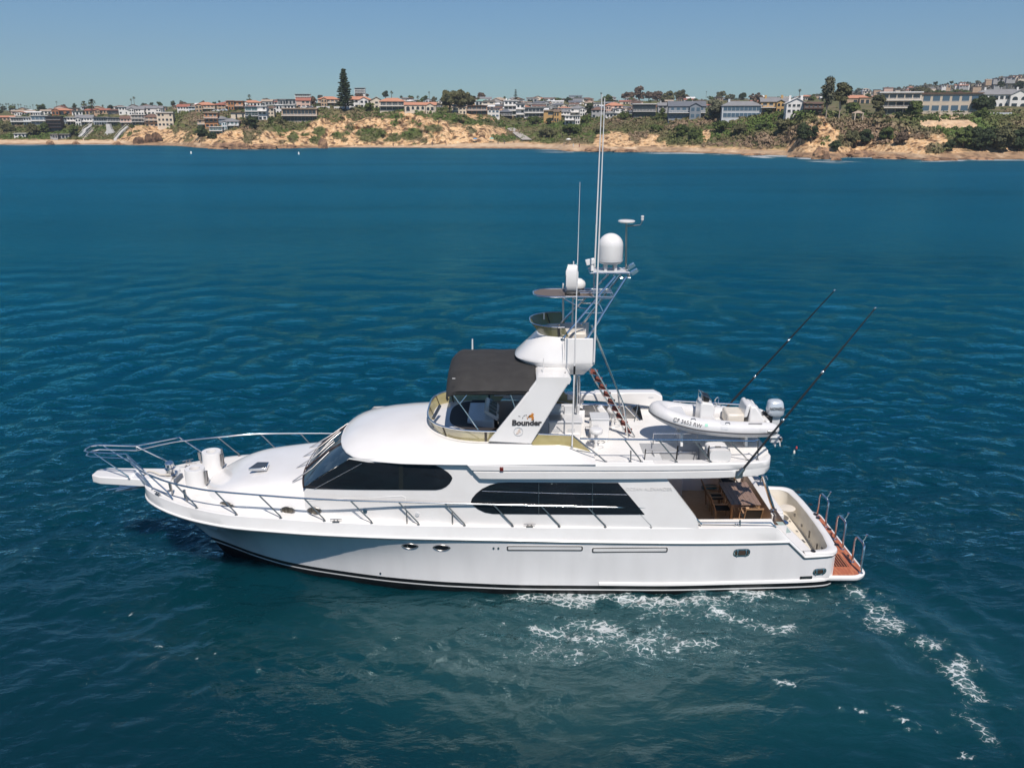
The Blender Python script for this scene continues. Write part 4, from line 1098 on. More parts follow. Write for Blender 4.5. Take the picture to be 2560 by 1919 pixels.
for px, py in ((2033, 1377), (2092, 1361), (2073, 1322), (2026, 1260), (1996, 1230), (2039, 1285), (2045, 1294)):
    q = Z(px, py, 1.24); k = MB(); k.lathe([(.075, 0), (.07, .012), (.045, .014), (.04, .004), (.001, .004)], q, 14); k.build('coaming_rod_holder', BLACK, yacht)
# swim platform of red teak in a white rim, with slatted panels and three hoop rails
PZ = .36
def plat(off, z):
    xa3, hw, r = 10.68 - off, 2.22 - off, .45
    out = [(9.45, -hw, z)]
    for i in range(8):
        a = math.pi/2*i/7; out.append((xa3 - r + r*math.sin(a), -(hw - r) - r*math.cos(a), z))
    for i in range(8):
        a = math.pi/2*(1 - i/7); out.append((xa3 - r + r*math.sin(a), (hw - r) + r*math.cos(a), z))
    return out + [(9.45, hw, z)]
k = MB(); k.grid([plat(.2, PZ - .16), plat(.02, PZ - .13), plat(.0, PZ - .08), plat(.0, PZ - .02), plat(.03, PZ + .012), plat(.075, PZ + .012), plat(.08, PZ - .01)]); k.face([p for p in plat(.2, PZ - .16)]); PF = k.build('swim_platform', GEL, yacht, smooth=50)
k = MB(); k.prism(plat(.078, PZ - .04), (0, 0, .045)); k.build('teak_deck', TEAKR, PF, smooth=0)
DARKG = mat('slat_gap', (.012, .010, .009), .7)
for yc in (-1.25, -.35, .55):
    k = MB(); k.box(9.72, 10.28, yc - .38, yc + .38, PZ + .005, PZ + .009); SL = k.build('slatted_panel', DARKG, PF)
    k = MB()
    for i in range(7):
        x_ = 9.745 + .08*i; k.box(x_, x_ + .030, yc - .38, yc + .38, PZ + .0095, PZ + .022)
    k.build('slats', TEAKR, SL)
for ya, yb in ((1.70, .93), (.08, -.57), (-1.35, -2.0)):
    k = MB(); X0 = 10.48; H = .92
    k.tube([(X0, ya, PZ), (X0 + .01, ya, PZ + H - .14), (X0 + .02, ya - .04, PZ + H - .04), (X0 + .03, ya - .14, PZ + H), (X0 + .03, yb + .14, PZ + H), (X0 + .02, yb + .04, PZ + H - .04), (X0 + .01, yb, PZ + H - .14), (X0, yb, PZ)], .035, 10)
    for y in (ya, yb): k.lathe([(.001, .02), (.07, .02), (.07, 0)], (X0, y, PZ + .006), 12)
    o = k.build('hoop_rail', STEEL, PF)
    k = MB(); m_ = (ya + yb)/2 - .05; k.tube([(X0 + .03, m_, PZ + H), (X0 + .10, m_, PZ + H + .05), (X0 + .17, m_, PZ + H + .20)], .022, 8); k.lathe([(.022, 0), (.045, .05), (.03, .05)], (X0 + .17, m_, PZ + H + .18), 10); k.build('rod_cup', STEEL, o)
# faint builder's lettering on the cabin side
lp = on(1622, 1222, b_side)
text_mesh('side_lettering', 'OCEAN ALEXANDER', .135, mat('pale_grey_lettering', (.63, .615, .60), .3), yacht, Matrix.Translation((lp.x, lp.y - .012, lp.z)) @ Matrix.Rotation(R(90), 4, 'X'), spacing=1.05)

# ================================================================== things standing on the yacht
def shifted(mb, o):
    mb.v = [(v[0] - o[0], v[1] - o[1], v[2] - o[2]) for v in mb.v]; return mb
# dining table
tl = empty('dining_table', (7.38, YC + .55, FZ)); tag(tl, 'dark teak dining table on the aft cockpit floor', 'table')
k = MB()
for i in range(7): k.box(-.475 + .1360*i, -.475 + .1360*i + .131, -.85, .85, .705, .735)
k.build('tabletop', TEAKD, tl, bevel=.004)
for sx in (-1, 1):
    for sy in (-1, 1):
        k = MB(); k.box(sx*.42 - .035, sx*.42 + .035, sy*.78 - .035, sy*.78 + .035, 0, .70); k.build('leg', WOODL, tl, bevel=.005)
k = MB()
for sy in (-1, 1): k.box(-.42, .42, sy*.78 - .012, sy*.78 + .012, .61, .70)
for sx in (-1, 1): k.box(sx*.42 - .012, sx*.42 + .012, -.78, .78, .61, .70)
k.build('apron', TEAKD, tl)
def copy_tree(o, parent=None):
    c = o.copy(); col.objects.link(c); c.parent = parent
    for ch in list(o.children): copy_tree(ch, c)
    return c
def make_chair():
    ch = empty('sling_chair', (0, 0, 0))
    k = MB(); k.grid([[(x, y, .44 - .02*math.sin(math.pi*(x + .25)/.5)) for x in (-.24, -.12, 0, .12, .24)] for y in (-.24, 0, .24)]); k.grid([[(x, y, .43 - .02*math.sin(math.pi*(x + .25)/.5)) for x in (-.24, -.12, 0, .12, .24)] for y in (-.24, 0, .24)]); k.build('seat', SLING, ch, smooth=60)
    k = MB(); k.grid([[(-.24 - .16*t, y, .46 + .42*t) for t in (0, .33, .66, 1)] for y in (-.24, 0, .24)]); k.grid([[(-.25 - .16*t, y, .46 + .42*t) for t in (0, .33, .66, 1)] for y in (-.24, 0, .24)]); k.build('backrest', SLING, ch, smooth=60)
    for y in (-.26, .26):
        k = MB(); k.bar((-.20, y, 0), (-.24, y, .44), .04, .03, (0, 1, 0)); k.bar((-.24, y, .44), (-.42, y, .90), .035, .03, (0, 1, 0)); k.build('back_leg', WOODL, ch)
        k = MB(); k.bar((.24, y, 0), (.24, y, .64), .04, .03, (0, 1, 0)); k.build('front_leg', WOODL, ch)
        k = MB(); k.bar((-.32, y, .645), (.27, y, .65), .045, .025); k.build('armrest', WOODL, ch)
    k = MB(); k.bar((-.42, -.28, .90), (-.42, .28, .90), .03, .045); k.build('top_rail', WOODL, ch)
    k = MB()
    for i in range(6): k.bar((-.18 + .07*i, -.24, .40), (-.18 + .07*i, .24, .40), .03, .02)
    k.build('seat_slats', WOODL, ch)
    return ch
for i, (x, y, rz, lb) in enumerate(((7.45, -.55, R(90), 'black sling chair at the near head of the dining table, back to camera'),
        (6.72, .15, R(0), 'black sling chair on the forward long side of the table, the nearer one'),
        (6.70, .95, R(0), 'black sling chair on the forward long side of the table, the farther one'),
        (7.33, 1.62, R(-90), 'black sling chair at the far head of the dining table'))):
    if i == 0: proto = make_chair(); c = proto
    else: c = copy_tree(proto)
    c.location = (x, YC + y, FZ + .001); c.rotation_euler = (0, 0, rz)
    tag(c, lb, 'chair', 'chairs round the cockpit dining table')
# stools on the boat deck
def make_stool():
    r = empty('bar_stool', (0, 0, 0))
    k = MB(); k.lathe([(.001, .50), (.17, .50), (.195, .53), (.195, .60), (.17, .635), (.001, .645)], (0, 0, 0), 22); k.build('seat', GEL, r, smooth=50)
    k = MB(); k.lathe([(.10, 0), (.08, .03), (.055, .05), (.05, .5)], (0, 0, 0), 14); k.build('post', GEL, r)
    k = MB()
    for s in (-1, 1): k.tube([(s*.02 + s*.12*(1 + math.cos(a)) - 0, .11*math.sin(a), .22) for a in np.linspace(0, 2*math.pi, 15)[:-1]], .010, 6, closed=True)
    k.build('foot_ring', STEELD, r)
    return r
s1 = make_stool(); q = Z(1489, 1122, D0); s1.location = (q.x, YC + q.y, D0); tag(s1, 'round white stool in front of the white fridge cabinet on the boat deck', 'stool', 'bar stools on the boat deck')
s2 = copy_tree(s1); q = Z(1531, 1068, D0); s2.location = (q.x, YC + q.y, D0); s2['label'] = 'round white stool half hidden behind the red ladder'
# life raft canister
lr = empty('life_raft', (5.86, YC - 2.1, D0)); tag(lr, 'white ribbed life raft case at the boat deck edge under the dinghy', 'life raft')
k = MB(); rows = []
for u in np.linspace(-1, 1, 15):
    rib = .012 if int((u + 1)*7) % 3 == 0 else 0
    rows.append([(cx*(.29 + rib), u*.36, .17 + cz*(.155 + rib)) for cx, cz in [(math.copysign(abs(math.cos(a))**.45, math.cos(a)), math.copysign(abs(math.sin(a))**.5, math.sin(a))) for a in np.linspace(0, 2*math.pi, 25)[:-1]]])
k.grid(rows, cv=True); k.face(rows[0]); k.face(rows[-1]); k.build('canister', GEL, lr, smooth=50)
k = MB(); k.box(-.10, .06, -.12, -.04, .335, .35); k.build('name_plate', STEELD, lr)
k = MB(); k.tube([(.30, -.1, .02), (.33, -.1, .2), (.29, -.12, .3)], .014, 6); k.build('release_strap', LGREY, lr)
k = MB(); k.box(-.28, .28, -.32, .32, 0, .03); k.build('cradle', LGREY, lr)

# ================================================================== DINGHY
DO_ = (5.9, -.9, D0)
dg = empty('inflatable_dinghy', (DO_[0], YC + DO_[1], DO_[2])); tag(dg, 'white inflatable dinghy with silver outboard carried on the boat deck', 'dinghy')
TUBE = mat('dinghy_tube', (.62, .62, .62), .45, noise=(3, (.57, .57, .58), .4, .7))
def dm(): return MB()
half = [(7.72, -.60, 4.79, .10), (7.55, -.61, 4.79, .19), (7.2, -.62, 4.79, .225), (6.6, -.63, 4.80, .235), (6.0, -.63, 4.84, .235), (5.4, -.60, 4.90, .235), (4.95, -.53, 4.99, .23), (4.6, -.41, 5.08, .225), (4.38, -.24, 5.15, .22), (4.28, -.06, 5.185, .22)]
path = half + [(x, -y, z, r) for x, y, z, r in half[::-1]]
# refine
def refine(P, n=3):
    out = []
    for i in range(len(P) - 1):
        p0, p1, p2, p3 = [np.array(P[max(0, min(len(P) - 1, j))]) for j in (i-1, i, i+1, i+2)]
        for t in np.arange(n)/n:
            out.append(.5*((2*p1) + (-p0 + p2)*t + (2*p0 - 5*p1 + 4*p2 - p3)*t*t + (-p0 + 3*p1 - 3*p2 + p3)*t**3))
    out.append(np.array(P[-1])); return out
RP = refine(path, 3)
k = MB(); k.tube([(p[0], p[1] + DO_[1], p[2]) for p in RP], [float(p[3]) for p in RP], 18); DT = shifted(k, DO_).build('buoyancy_tube', TUBE, dg, smooth=60)
k = MB(); half_i = RP
def outward(i, ang, off=0.0):                          # point on the tube skin, ang from horizontal outwards
    p = np.array(RP[i]); t = np.array(RP[min(i+1, len(RP)-1)]) - np.array(RP[max(i-1, 0)])
    n = Vector((t[1], -t[0], 0)).normalized()
    if n.y * p[1] < 0 and abs(p[1]) > .05: n = -n
    if abs(p[1]) <= .05: n = Vector((-1, 0, 0))
    r = p[3] + off
    return Vector((p[0], p[1] + DO_[1], p[2])) + n*math.cos(ang)*r + Vector((0, 0, math.sin(ang)*r))
for a0, rr, m_, nm in ((-.22, .020, mat('dark_grey_strake', (.06, .06, .065), .5), 'rubbing_strake'), (-.36, .014, LGREY, 'strake_piping')):
    k = MB(); k.tube([outward(i, a0, .0) for i in range(2, len(RP) - 2)], rr, 8); shifted(k, DO_).build(nm, m_, dg)
# rigid hull
k = MB(); rows = []
for x in np.linspace(4.5, 7.5, 16):
    u = (x - 4.5)/3.0
    hb = .10 + .48*min(1, (u/.45))**.7; zc = 4.98 - .26*min(1, u/.5); zk = 4.86 - .42*min(1, (u/.4))**.8
    rows.append([(x, DO_[1] - hb, zc - .06), (x, DO_[1] - hb*.8, zc - .2), (x, DO_[1], zk), (x, DO_[1] + hb*.8, zc - .2), (x, DO_[1] + hb, zc - .06)])
k.grid(rows); k.face(rows[-1]); shifted(k, DO_).build('dinghy_hull', GEL, dg, smooth=40)
k = MB(); k.grid([[(x, DO_[1] + y, 4.78 + .22*max(0, (5.0 - x)/.6)) for y in (-.5 if x > 4.8 else -.25, 0, .5 if x > 4.8 else .25)] for x in (4.5, 4.8, 5.0, 6, 7, 7.45)]); shifted(k, DO_).build('dinghy_floor', GEL, dg, smooth=0)
k = MB(); k.box(7.40, 7.50, DO_[1] - .5, DO_[1] + .5, 4.6, 5.0); shifted(k, DO_).build('dinghy_transom', GEL, dg, bevel=.02)
# bow locker, console, seats
k = MB(); k.prism([(4.62, DO_[1] - .28, 4.9), (5.1, DO_[1] - .42, 4.85), (5.1, DO_[1] + .42, 4.85), (4.62, DO_[1] + .28, 4.9)], (0, 0, .30)); shifted(k, DO_).build('bow_locker', GEL, dg, bevel=.04)
def P(px, py): return A(px, py, DO_[1])
k = MB(); k.prism([(x, DO_[1] - .30, z) for x, z in ((5.48, 4.8), (5.50, 5.42), (5.58, 5.50), (5.86, 5.46), (5.95, 5.30), (5.90, 5.1), (6.1, 4.8))], (0, .6, 0)); CO = shifted(k, DO_).build('steering_console', GEL, dg, bevel=.04)
k = MB(); k.tube([(5.54, DO_[1] - .22, 5.42), (5.54, DO_[1] - .22, 5.72), (5.80, DO_[1] - .22, 5.60), (5.86, DO_[1] - .22, 5.40)], .014, 6); k.tube([(5.54, DO_[1] + .22, 5.42), (5.54, DO_[1] + .22, 5.72), (5.80, DO_[1] + .22, 5.60), (5.86, DO_[1] + .22, 5.40)], .014, 6); k.tube([(5.54, DO_[1] - .22, 5.72), (5.54, DO_[1] + .22, 5.72)], .014, 6); shifted(k, DO_).build('grab_rail', STEEL, CO)
k = MB(); k.box(5.60, 5.78, DO_[1] - .2, DO_[1] + .2, 5.48, 5.66); shifted(k, DO_).build('instrument_cover', BLACK, CO, bevel=.04)
k = MB(); k.tube([(6.02 + .06*math.cos(a), DO_[1] + .15*math.sin(a), 5.42 + .14*math.cos(a)) for a in np.linspace(0, 2*math.pi, 17)[:-1]], .015, 6, closed=True); k.tube([(5.9, DO_[1], 5.36), (6.02, DO_[1], 5.42)], .02, 6); shifted(k, DO_).build('steering_wheel', STEEL, CO)
k = MB(); k.box(6.30, 6.80, DO_[1] - .36, DO_[1] + .36, 4.79, 5.16); SE = shifted(k, DO_).build('helm_seat', VINYL, dg, bevel=.06)
k = MB(); k.obox((6.86, DO_[1], 5.25), (.06, 0, .02), (0, .36, 0), (.04, 0, .20)); shifted(k, DO_).build('seat_back', GEL, SE, bevel=.04)
k = MB(); k.prism([(x, DO_[1] - .38, z) for x, z in ((6.9, 4.79), (6.95, 5.40), (7.1, 5.40), (7.4, 4.98), (7.4, 4.79))], (0, .76, 0)); shifted(k, DO_).build('engine_locker', GEL, dg, bevel=.05)
for yy in (-.22, .22):
    k = MB(); k.obox((7.20, DO_[1] + yy, 5.26), (.03, 0, .02), (0, .10, 0), (.08, 0, -.12)); shifted(k, DO_).build('seat_cushion', LGREY, dg, bevel=.02)
k = MB()
for i in range(6):
    a = i*1.1; k.tube([(7.28 + .02*i, DO_[1] - .2 + .06*i, 5.0 + .14*math.sin(a)), (7.4 + .03*i, DO_[1] - .1 + .03*i, 5.12 + .06*math.cos(a)), (7.62, DO_[1], 5.0)], .014, 6)
shifted(k, DO_).build('engine_cables', BLACK, dg)
k = MB(); k.tube([outward(i, 1.1, .03) for i in (6, 7, 8)], .018, 6); shifted(k, DO_).build('grab_handle', STEELD, dg)
for i in (11, 16): 
    k = MB(); p = outward(i, .9, 0); k.tube([p + Vector((-.07, 0, 0)), p + Vector((-.05, .02, .05)), p + Vector((.05, .02, .05)), p + Vector((.07, 0, 0))], .012, 6); shifted(k, DO_).build('lifting_eye', STEELD, dg)
# outboard
om = empty('outboard_motor', (0, 0, 0)); om.parent = dg
SILV = mat('silver_cowling', (.58, .63, .68), .28, metal=.25, noise=(3, (.52, .57, .62), .4, .7))
k = MB(); rows = []
for z, hx, hy, cx in ((5.02, .19, .17, 7.80), (5.06, .24, .20, 7.79), (5.2, .25, .21, 7.78), (5.40, .22, .19, 7.77), (5.46, .19, .16, 7.77), (5.49, .12, .10, 7.78)):
    rows.append([(cx + hx*math.copysign(abs(math.cos(a))**.6, math.cos(a)), DO_[1] + hy*math.copysign(abs(math.sin(a))**.6, math.sin(a)), z) for a in np.linspace(0, 2*math.pi, 25)[:-1]])
k.grid(rows, cv=True); k.face(rows[-1]); k.face(rows[0]); shifted(k, DO_).build('cowling', SILV, om, smooth=60)
k = MB(); k.prism([(x, DO_[1] - .07, z) for x, z in ((7.66, 5.03), (7.95, 5.03), (7.92, 4.7), (7.90, 4.35), (7.98, 4.25), (7.98, 4.16), (7.72, 4.16), (7.76, 4.35), (7.70, 4.7))], (0, .14, 0)); k.box(7.68, 8.02, DO_[1] - .13, DO_[1] + .13, 4.33, 4.355); k.prism([(x, DO_[1] - .015, z) for x, z in ((7.78, 4.16), (7.93, 4.16), (7.90, 3.98))], (0, .03, 0)); shifted(k, DO_).build('drive_leg', LGREY, om, bevel=.01)
k = MB()
for a in (0, 2.09, 4.19): k.obox((8.02, DO_[1] + .09*math.cos(a), 4.2 + .09*math.sin(a)), (.015, 0, 0), (0, .08*math.cos(a), .08*math.sin(a)), (0.02, -.045*math.sin(a), .045*math.cos(a)))
k.tube([(7.98, DO_[1], 4.2), (8.08, DO_[1], 4.2)], .04, 8); shifted(k, DO_).build('propeller', STEELD, om)
k = MB(); k.box(7.48, 7.70, DO_[1] - .12, DO_[1] + .12, 4.75, 5.02); shifted(k, DO_).build('clamp_bracket', BLACK, om, bevel=.02)
text_mesh('motor_lettering', 'HONDA', .12, INK, om, Matrix.Translation((7.78 - DO_[0], -.216, 5.27 - DO_[2])) @ Matrix.Rotation(R(84), 4, 'X'), bold=.003, spacing=1.05)
# registration number, maker's patch on the near tube
def tube_text(body, px, py, size, name, slope, mt, i):
    p = outward(i, .42, .004)
    e = (Vector(RP[i+2][:3]) - Vector(RP[i-2][:3])); sl = math.atan2(e.z, e.x)
    ex = Vector((abs(e.x), (e.y if e.x > 0 else -e.y), e.z if e.x > 0 else -e.z)).normalized()
    n = (outward(i, .42, .1) - p).normalized(); up = n.cross(ex).normalized()
    Mx = Matrix.Translation(p - Vector(DO_)) @ Matrix(((ex.x, up.x, n.x, 0), (ex.y, up.y, n.y, 0), (ex.z, up.z, n.z, 0), (0, 0, 0, 1)))
    return text_mesh(name, body, size, mt, dg, Mx, depth=.004)
near = [i for i in range(len(RP)) if RP[i][1] < 0]
def idx(x): return min(near, key=lambda i: abs(RP[i][0] - x))
tube_text('CF 3653 RW', 0, 0, .155, 'registration_lettering', 0, INK, idx(5.02))
def patch(i0, i1, a0, a1, name, m_):
    k = MB(); k.grid([[outward(i, a, .006) for a in np.linspace(a0, a1, 5)] for i in range(i0, i1 + 1)] if i1 > i0 else [[outward(i0, a, .006) + Vector((dx, 0, 0)) for a in np.linspace(a0, a1, 5)] for dx in (-.1, .1)]); return shifted(k, DO_).build(name, m_, dg)
i = idx(7.15); pa = patch(i, i, .0, .5, 'maker_patch', LGREY)
k = MB(); tube_text('caribe', 0, 0, .07, 'maker_lettering', 0, GEL, idx(7.15))
i = idx(6.0); patch(i - 1, i, .75, 1.25, 'grip_patch', LGREY); patch(i - 1, i, .2, .6, 'grip_patch', LGREY)
i = idx(5.52); k = MB(); p = outward(i, .5, .006); k.prism([outward(i, a, .006) + Vector((dx, 0, 0)) for a, dx in ((.35, -.04), (.35, .05), (.7, .05), (.7, -.04))], (0, -.003, .003)); shifted(k, DO_).build('green_sticker', mat('green_sticker', (.25, .55, .42), .4), dg, smooth=0)
i = idx(7.45); k = MB(); k.obox(outward(i, .05, .02), (.12, 0, 0), (0, .015, 0), (0, 0, .035)); shifted(k, DO_).build('carry_handle', STEELD, dg, bevel=.02)
# chocks
for x_ in (5.0, 6.9):
    k = MB(); k.prism([(x_ - .04, DO_[1] - .42, D0), (x_ - .04, DO_[1] + .42, D0), (x_ - .04, DO_[1] + .34, 4.55), (x_ - .04, DO_[1], 4.42), (x_ - .04, DO_[1] - .34, 4.55)], (.08, 0, 0)); k.build('dinghy_chock', GEL, yacht, bevel=.01)
# ================================================================== noise helpers
def hash2(i, j, s=0):
    h = (i.astype(np.int64)*374761393 + j.astype(np.int64)*668265263 + s*974634781) & 0x7fffffff
    h = ((h ^ (h >> 13))*1274126177) & 0x7fffffff
    return ((h ^ (h >> 16)) & 0xffff)/65535.0
def vnoise(x, y, s=0):
    xi, yi = np.floor(x), np.floor(y); fx, fy = x - xi, y - yi
    fx = fx*fx*(3 - 2*fx); fy = fy*fy*(3 - 2*fy)
    a, b = hash2(xi, yi, s), hash2(xi + 1, yi, s); c, d = hash2(xi, yi + 1, s), hash2(xi + 1, yi + 1, s)
    return (a + (b - a)*fx)*(1 - fy) + (c + (d - c)*fx)*fy
def fbm(x, y, o=4, s=0):
    r = 0; a = .5; t = 0
    for k in range(o):
        r = r + a*vnoise(x*2**k + 17.3*k, y*2**k + 5.1*k, s + k); t += a; a *= .5
    return r/t
def sst(a, b, x):
    t = np.clip((x - a)/(b - a), 0, 1); return t*t*(3 - 2*t)

# ================================================================== COAST (terrain built from measured profiles)
K = lambda *p: cr([q[0] for q in p], [q[1] for q in p])
shore_y = K((-1500,368),(-300,363),(0,362),(240,361.5),(330,363),(430,364.5),(520,371),(620,373),(740,370.5),(860,369),(1000,369.5),(1150,371),(1290,372),(1370,373),(1430,379),(1560,379.5),(1720,382),(1850,386),(1960,389),(2020,395),(2090,396),(2140,391),(2230,396),(2340,400.5),(2440,399),(2560,398.5),(2900,402),(3900,410))
base_y = K((-1500,352),(0,350),(240,351),(320,352),(340,357),(430,357),(490,356),(540,362),(640,362),(740,364),(1000,364),(1100,361),(1180,358),(1290,357),(1350,360),(1420,361),(1480,364),(1550,367),(1620,366),(1720,368),(1850,373),(1960,376),(2010,380),(2080,383),(2150,376),(2230,379),(2340,385),(2440,380),(2560,380),(3900,390))
top_y = K((-1500,322),(0,322),(200,322),(240,320),(320,318),(340,314),(389,316),(430,303),(450,287),(500,283),(545,286),(590,302),(640,301),(700,306),(740,306),(775,290),(800,274),(860,276),(1000,276.6),(1060,279),(1120,288),(1180,300),(1230,310),(1270,318),(1310,308),(1350,304),(1400,306),(1440,310),(1480,303),(1550,303),(1600,305),(1640,303),(1680,298),(1720,297),(1810,296),(1850,296),(1900,290),(1950,284),(2000,283),(2050,286),(2090,299),(2130,300),(2200,300),(2280,302),(2440,300),(2480,296),(2560,297),(3900,300))
ter_y = K((-1500,288),(0,290),(240,285),(330,283),(430,282),(500,274),(600,274),(700,270),(800,266),(1000,266),(1200,276),(1300,280),(1450,282),(1600,278),(1800,274),(1950,273),(2000,273),(2100,284),(2300,283),(2560,280),(3900,280))
ridge_y = K((-1500,282),(0,277),(300,271),(600,262),(860,256),(1000,255),(1300,253),(1500,253),(1700,252),(2000,247),(2200,243),(2560,240),(3900,236))
d_base = K((-1500,18),(0,18),(300,14),(330,6),(430,6),(540,8),(740,8),(1000,11),(1200,15),(1300,18),(1450,13),(1700,10),(2000,8),(2340,10),(3900,12))
d_top = K((-1500,50),(0,48),(330,40),(450,60),(540,62),(640,45),(700,40),(860,45),(1000,45),(1200,42),(1300,110),(1450,100),(1560,52),(1800,46),(2000,36),(2100,32),(2300,44),(2560,42),(3900,45))
d_ter = K((-1500,60),(0,60),(430,60),(500,70),(700,60),(1300,80),(1600,60),(2560,50),(3900,50))
rockf = lin([-1500,300,325,400,440,490,560,620,700,760,820,900,1000,1060,1150,1230,1262,1275,1350,1480,1500,1560,1600,1650,1720,1800,1960,1990,2050,2100,2150,2250,2350,2400,2560,3900],
            [0,0,.95,.95,.35,.28,.45,.55,.62,.68,.78,.74,.88,.76,.92,1.0,.9,.05,0,.05,.5,.62,.42,.15,.15,.04,.04,.6,.9,.5,.36,.42,.48,.25,.12,.1])
def prof(px):
    D0 = WZ(px, shore_y(px), 0).y
    return [(shore_y(px) + 5, D0 - 14), (shore_y(px), D0), (base_y(px), D0 + d_base(px)), (top_y(px), D0 + d_top(px)), (ter_y(px), D0 + d_top(px) + d_ter(px)), (ridge_y(px), D0 + 470), (ridge_y(px) + 26, D0 + 1100)]
def ground(px, py):                                    # where the pixel row py meets the terrain of this column
    P_ = prof(px); ys = [p[0] for p in P_[:-1]][::-1]; ds = [p[1] for p in P_[:-1]][::-1]
    D = float(np.interp(py, ys, ds)); return W(px, py, D)
SEG = (3, 7, 26, 14, 12, 4)
cols = np.arange(-1500, 3901, 4.0)
cols = np.concatenate([np.arange(-1500, -40, 24.0), np.arange(-40, 2600, 3.0), np.arange(2600, 3901, 24.0)])
VX, VY, VZ, VF, VPX, VPY = [], [], [], [], [], []
for px in cols:
    P_ = prof(px); lx, ly, lz, lf, lp = [], [], [], [], []
    for si, n in enumerate(SEG):
        (ya, da), (yb, db) = P_[si], P_[si+1]
        a, b = W(px, ya, da), W(px, yb, db)
        if si == 0: a.z = -1.6; b.z = 0.02
        for t in np.arange(n)/n:
            q = a.lerp(b, t)
            lx.append(q.x); ly.append(q.y); lz.append(q.z); lf.append(si + t); lp.append(ya + (yb - ya)*t)
    q = W(px, P_[-1][0], P_[-1][1]); lx.append(q.x); ly.append(q.y); lz.append(q.z); lf.append(6); lp.append(P_[-1][0])
    VX.append(lx); VY.append(ly); VZ.append(lz); VF.append(lf); VPX.append([px]*len(lx)); VPY.append(lp)
VX, VY, VZ, VF, VPX, VPY = [np.array(a) for a in (VX, VY, VZ, VF, VPX, VPY)]
cliff = sst(1.95, 2.15, VF)*(1 - sst(2.95, 3.2, VF))
cf = np.clip(VF - 2, 0, 1)
n1 = fbm(VX*.09, VZ*.16 + VY*.02, 5, 3); n2 = fbm(VX*.35 + 40, VZ*.45, 4, 9)
rid = 1 - np.abs(2*fbm(VX*.14 + 7, VZ*.05, 4, 21) - 1)
VY2 = VY + cliff*((n1 - .5)*13 + (rid - .7)*12 + (n2 - .5)*6)*np.minimum(1, np.sin(np.pi*np.clip(cf, .06, .94))*1.6)
VZ2 = VZ + sst(1.05, 1.4, VF)*(1 - sst(1.9, 2.1, VF))*(n2 - .5)*.8 + sst(3.0, 3.3, VF)*(n1 - .5)*2.0
# what grows where
rf_ = np.vectorize(rockf)(VPX)
edge = cf + (n1 - .5)*.65 + (n2 - .5)*.30
veg = sst(-.05, .05, edge - rf_)*sst(1.95, 2.12, VF)
for (cx, cy, rx, ry) in ((925,338,38,16),(985,345,20,9),(1030,338,30,14),(1060,352,10,6),(1085,322,22,10),(1180,328,10,8),(1260,348,24,9),(790,352,16,9),(640,340,24,22),(610,335,14,26),(800,330,14,12),(2115,348,18,20),(2340,372,30,8),(1585,352,12,10),(735,345,10,14),(700,322,26,10),(870,318,12,7),(2200,352,20,12)):
    dd = ((VPX - cx)/rx)**2 + ((VPY - cy)/ry)**2
    veg = np.maximum(veg, (1 - sst(.7, 1.25, dd + (n2 - .5)*1.2))*(VF > 1.9))
for (cx, cy, rx, ry) in ((2065,330,14,26),(2070,365,26,16),(2040,372,18,16),(2265,338,10,12),(2362,338,11,14),(2355,360,14,10),(2190,368,30,8),(2365,306,72,19),(1765,345,9,22),(1522,345,20,18),(1560,358,30,8),(1480,300,4,3),(640,350,12,18),(596,345,14,20),(665,345,10,12),(560,362,22,8)):
    dd = ((VPX - cx)/rx)**2 + ((VPY - cy)/ry)**2
    veg = veg*(sst(.75, 1.15, dd + (n2 - .5)*.9))
pocket = sst(.62, .72, fbm(VX*.22 + 11, VZ*.30 + VY*.05, 4, 55))*(VF > 2.02)*(VF < 3)
veg = np.maximum(veg, pocket*.9)
rocky = np.interp(VPX, [0, 310, 335, 440, 520, 850, 880, 1440, 1480, 1700, 1740, 1960, 1990, 2600], [0, 0, .9, .75, .95, .95, .25, .25, .7, .7, .45, .55, .9, .85])
sand = (1 - sst(1.85, 2.05, VF))*(1 - .0*VF)
sand = np.maximum(sand, np.where(((VPX - 2365)/75)**2 + ((VPY - 306)/20)**2 < 1, .7, 0))
wet = np.maximum((1 - sst(1.0, 1.5, VF + (n2 - .5)*.6)), rocky*sst(.30, .52, n2*.6 + n1*.4)*(VF < 2.1))
lawn = sst(3.0, 3.1, VF)*(1 - sst(3.9, 4.2, VF))
nr_, nc_ = VX.shape
me = bpy.data.meshes.new('hills')
vs = np.stack([VX, VY2, VZ2], -1).reshape(-1, 3)
idx_ = np.arange(nr_*nc_).reshape(nr_, nc_)
fq = np.stack([idx_[:-1, :-1], idx_[1:, :-1], idx_[1:, 1:], idx_[:-1, 1:]], -1).reshape(-1, 4)
me.from_pydata(vs.tolist(), [], fq.tolist())
for nm, arr in (('veg', veg), ('sand', sand), ('wet', wet), ('lawn', lawn)):
    at = me.attributes.new(nm, 'FLOAT', 'POINT'); at.data.foreach_set('value', arr.reshape(-1).astype(np.float32))
me.polygons.foreach_set('use_smooth', [True]*len(me.polygons))
hills = bpy.data.objects.new('hills', me); col.objects.link(hills); tag(hills, kind='structure')
hm = bpy.data.materials.new('coast_ground'); hm.use_nodes = True
nt = hm.node_tree; L_ = nt.links; pb = nt.nodes['Principled BSDF']; pb.inputs['Roughness'].default_value = .9; pb.inputs['Specular IOR Level'].default_value = .2
def nd(t, **k):
    n = nt.nodes.new(t)
    for a, b in k.items(): setattr(n, a, b)
    return n
def attr(nm): n = nd('ShaderNodeAttribute', attribute_name=nm); return n.outputs['Fac']
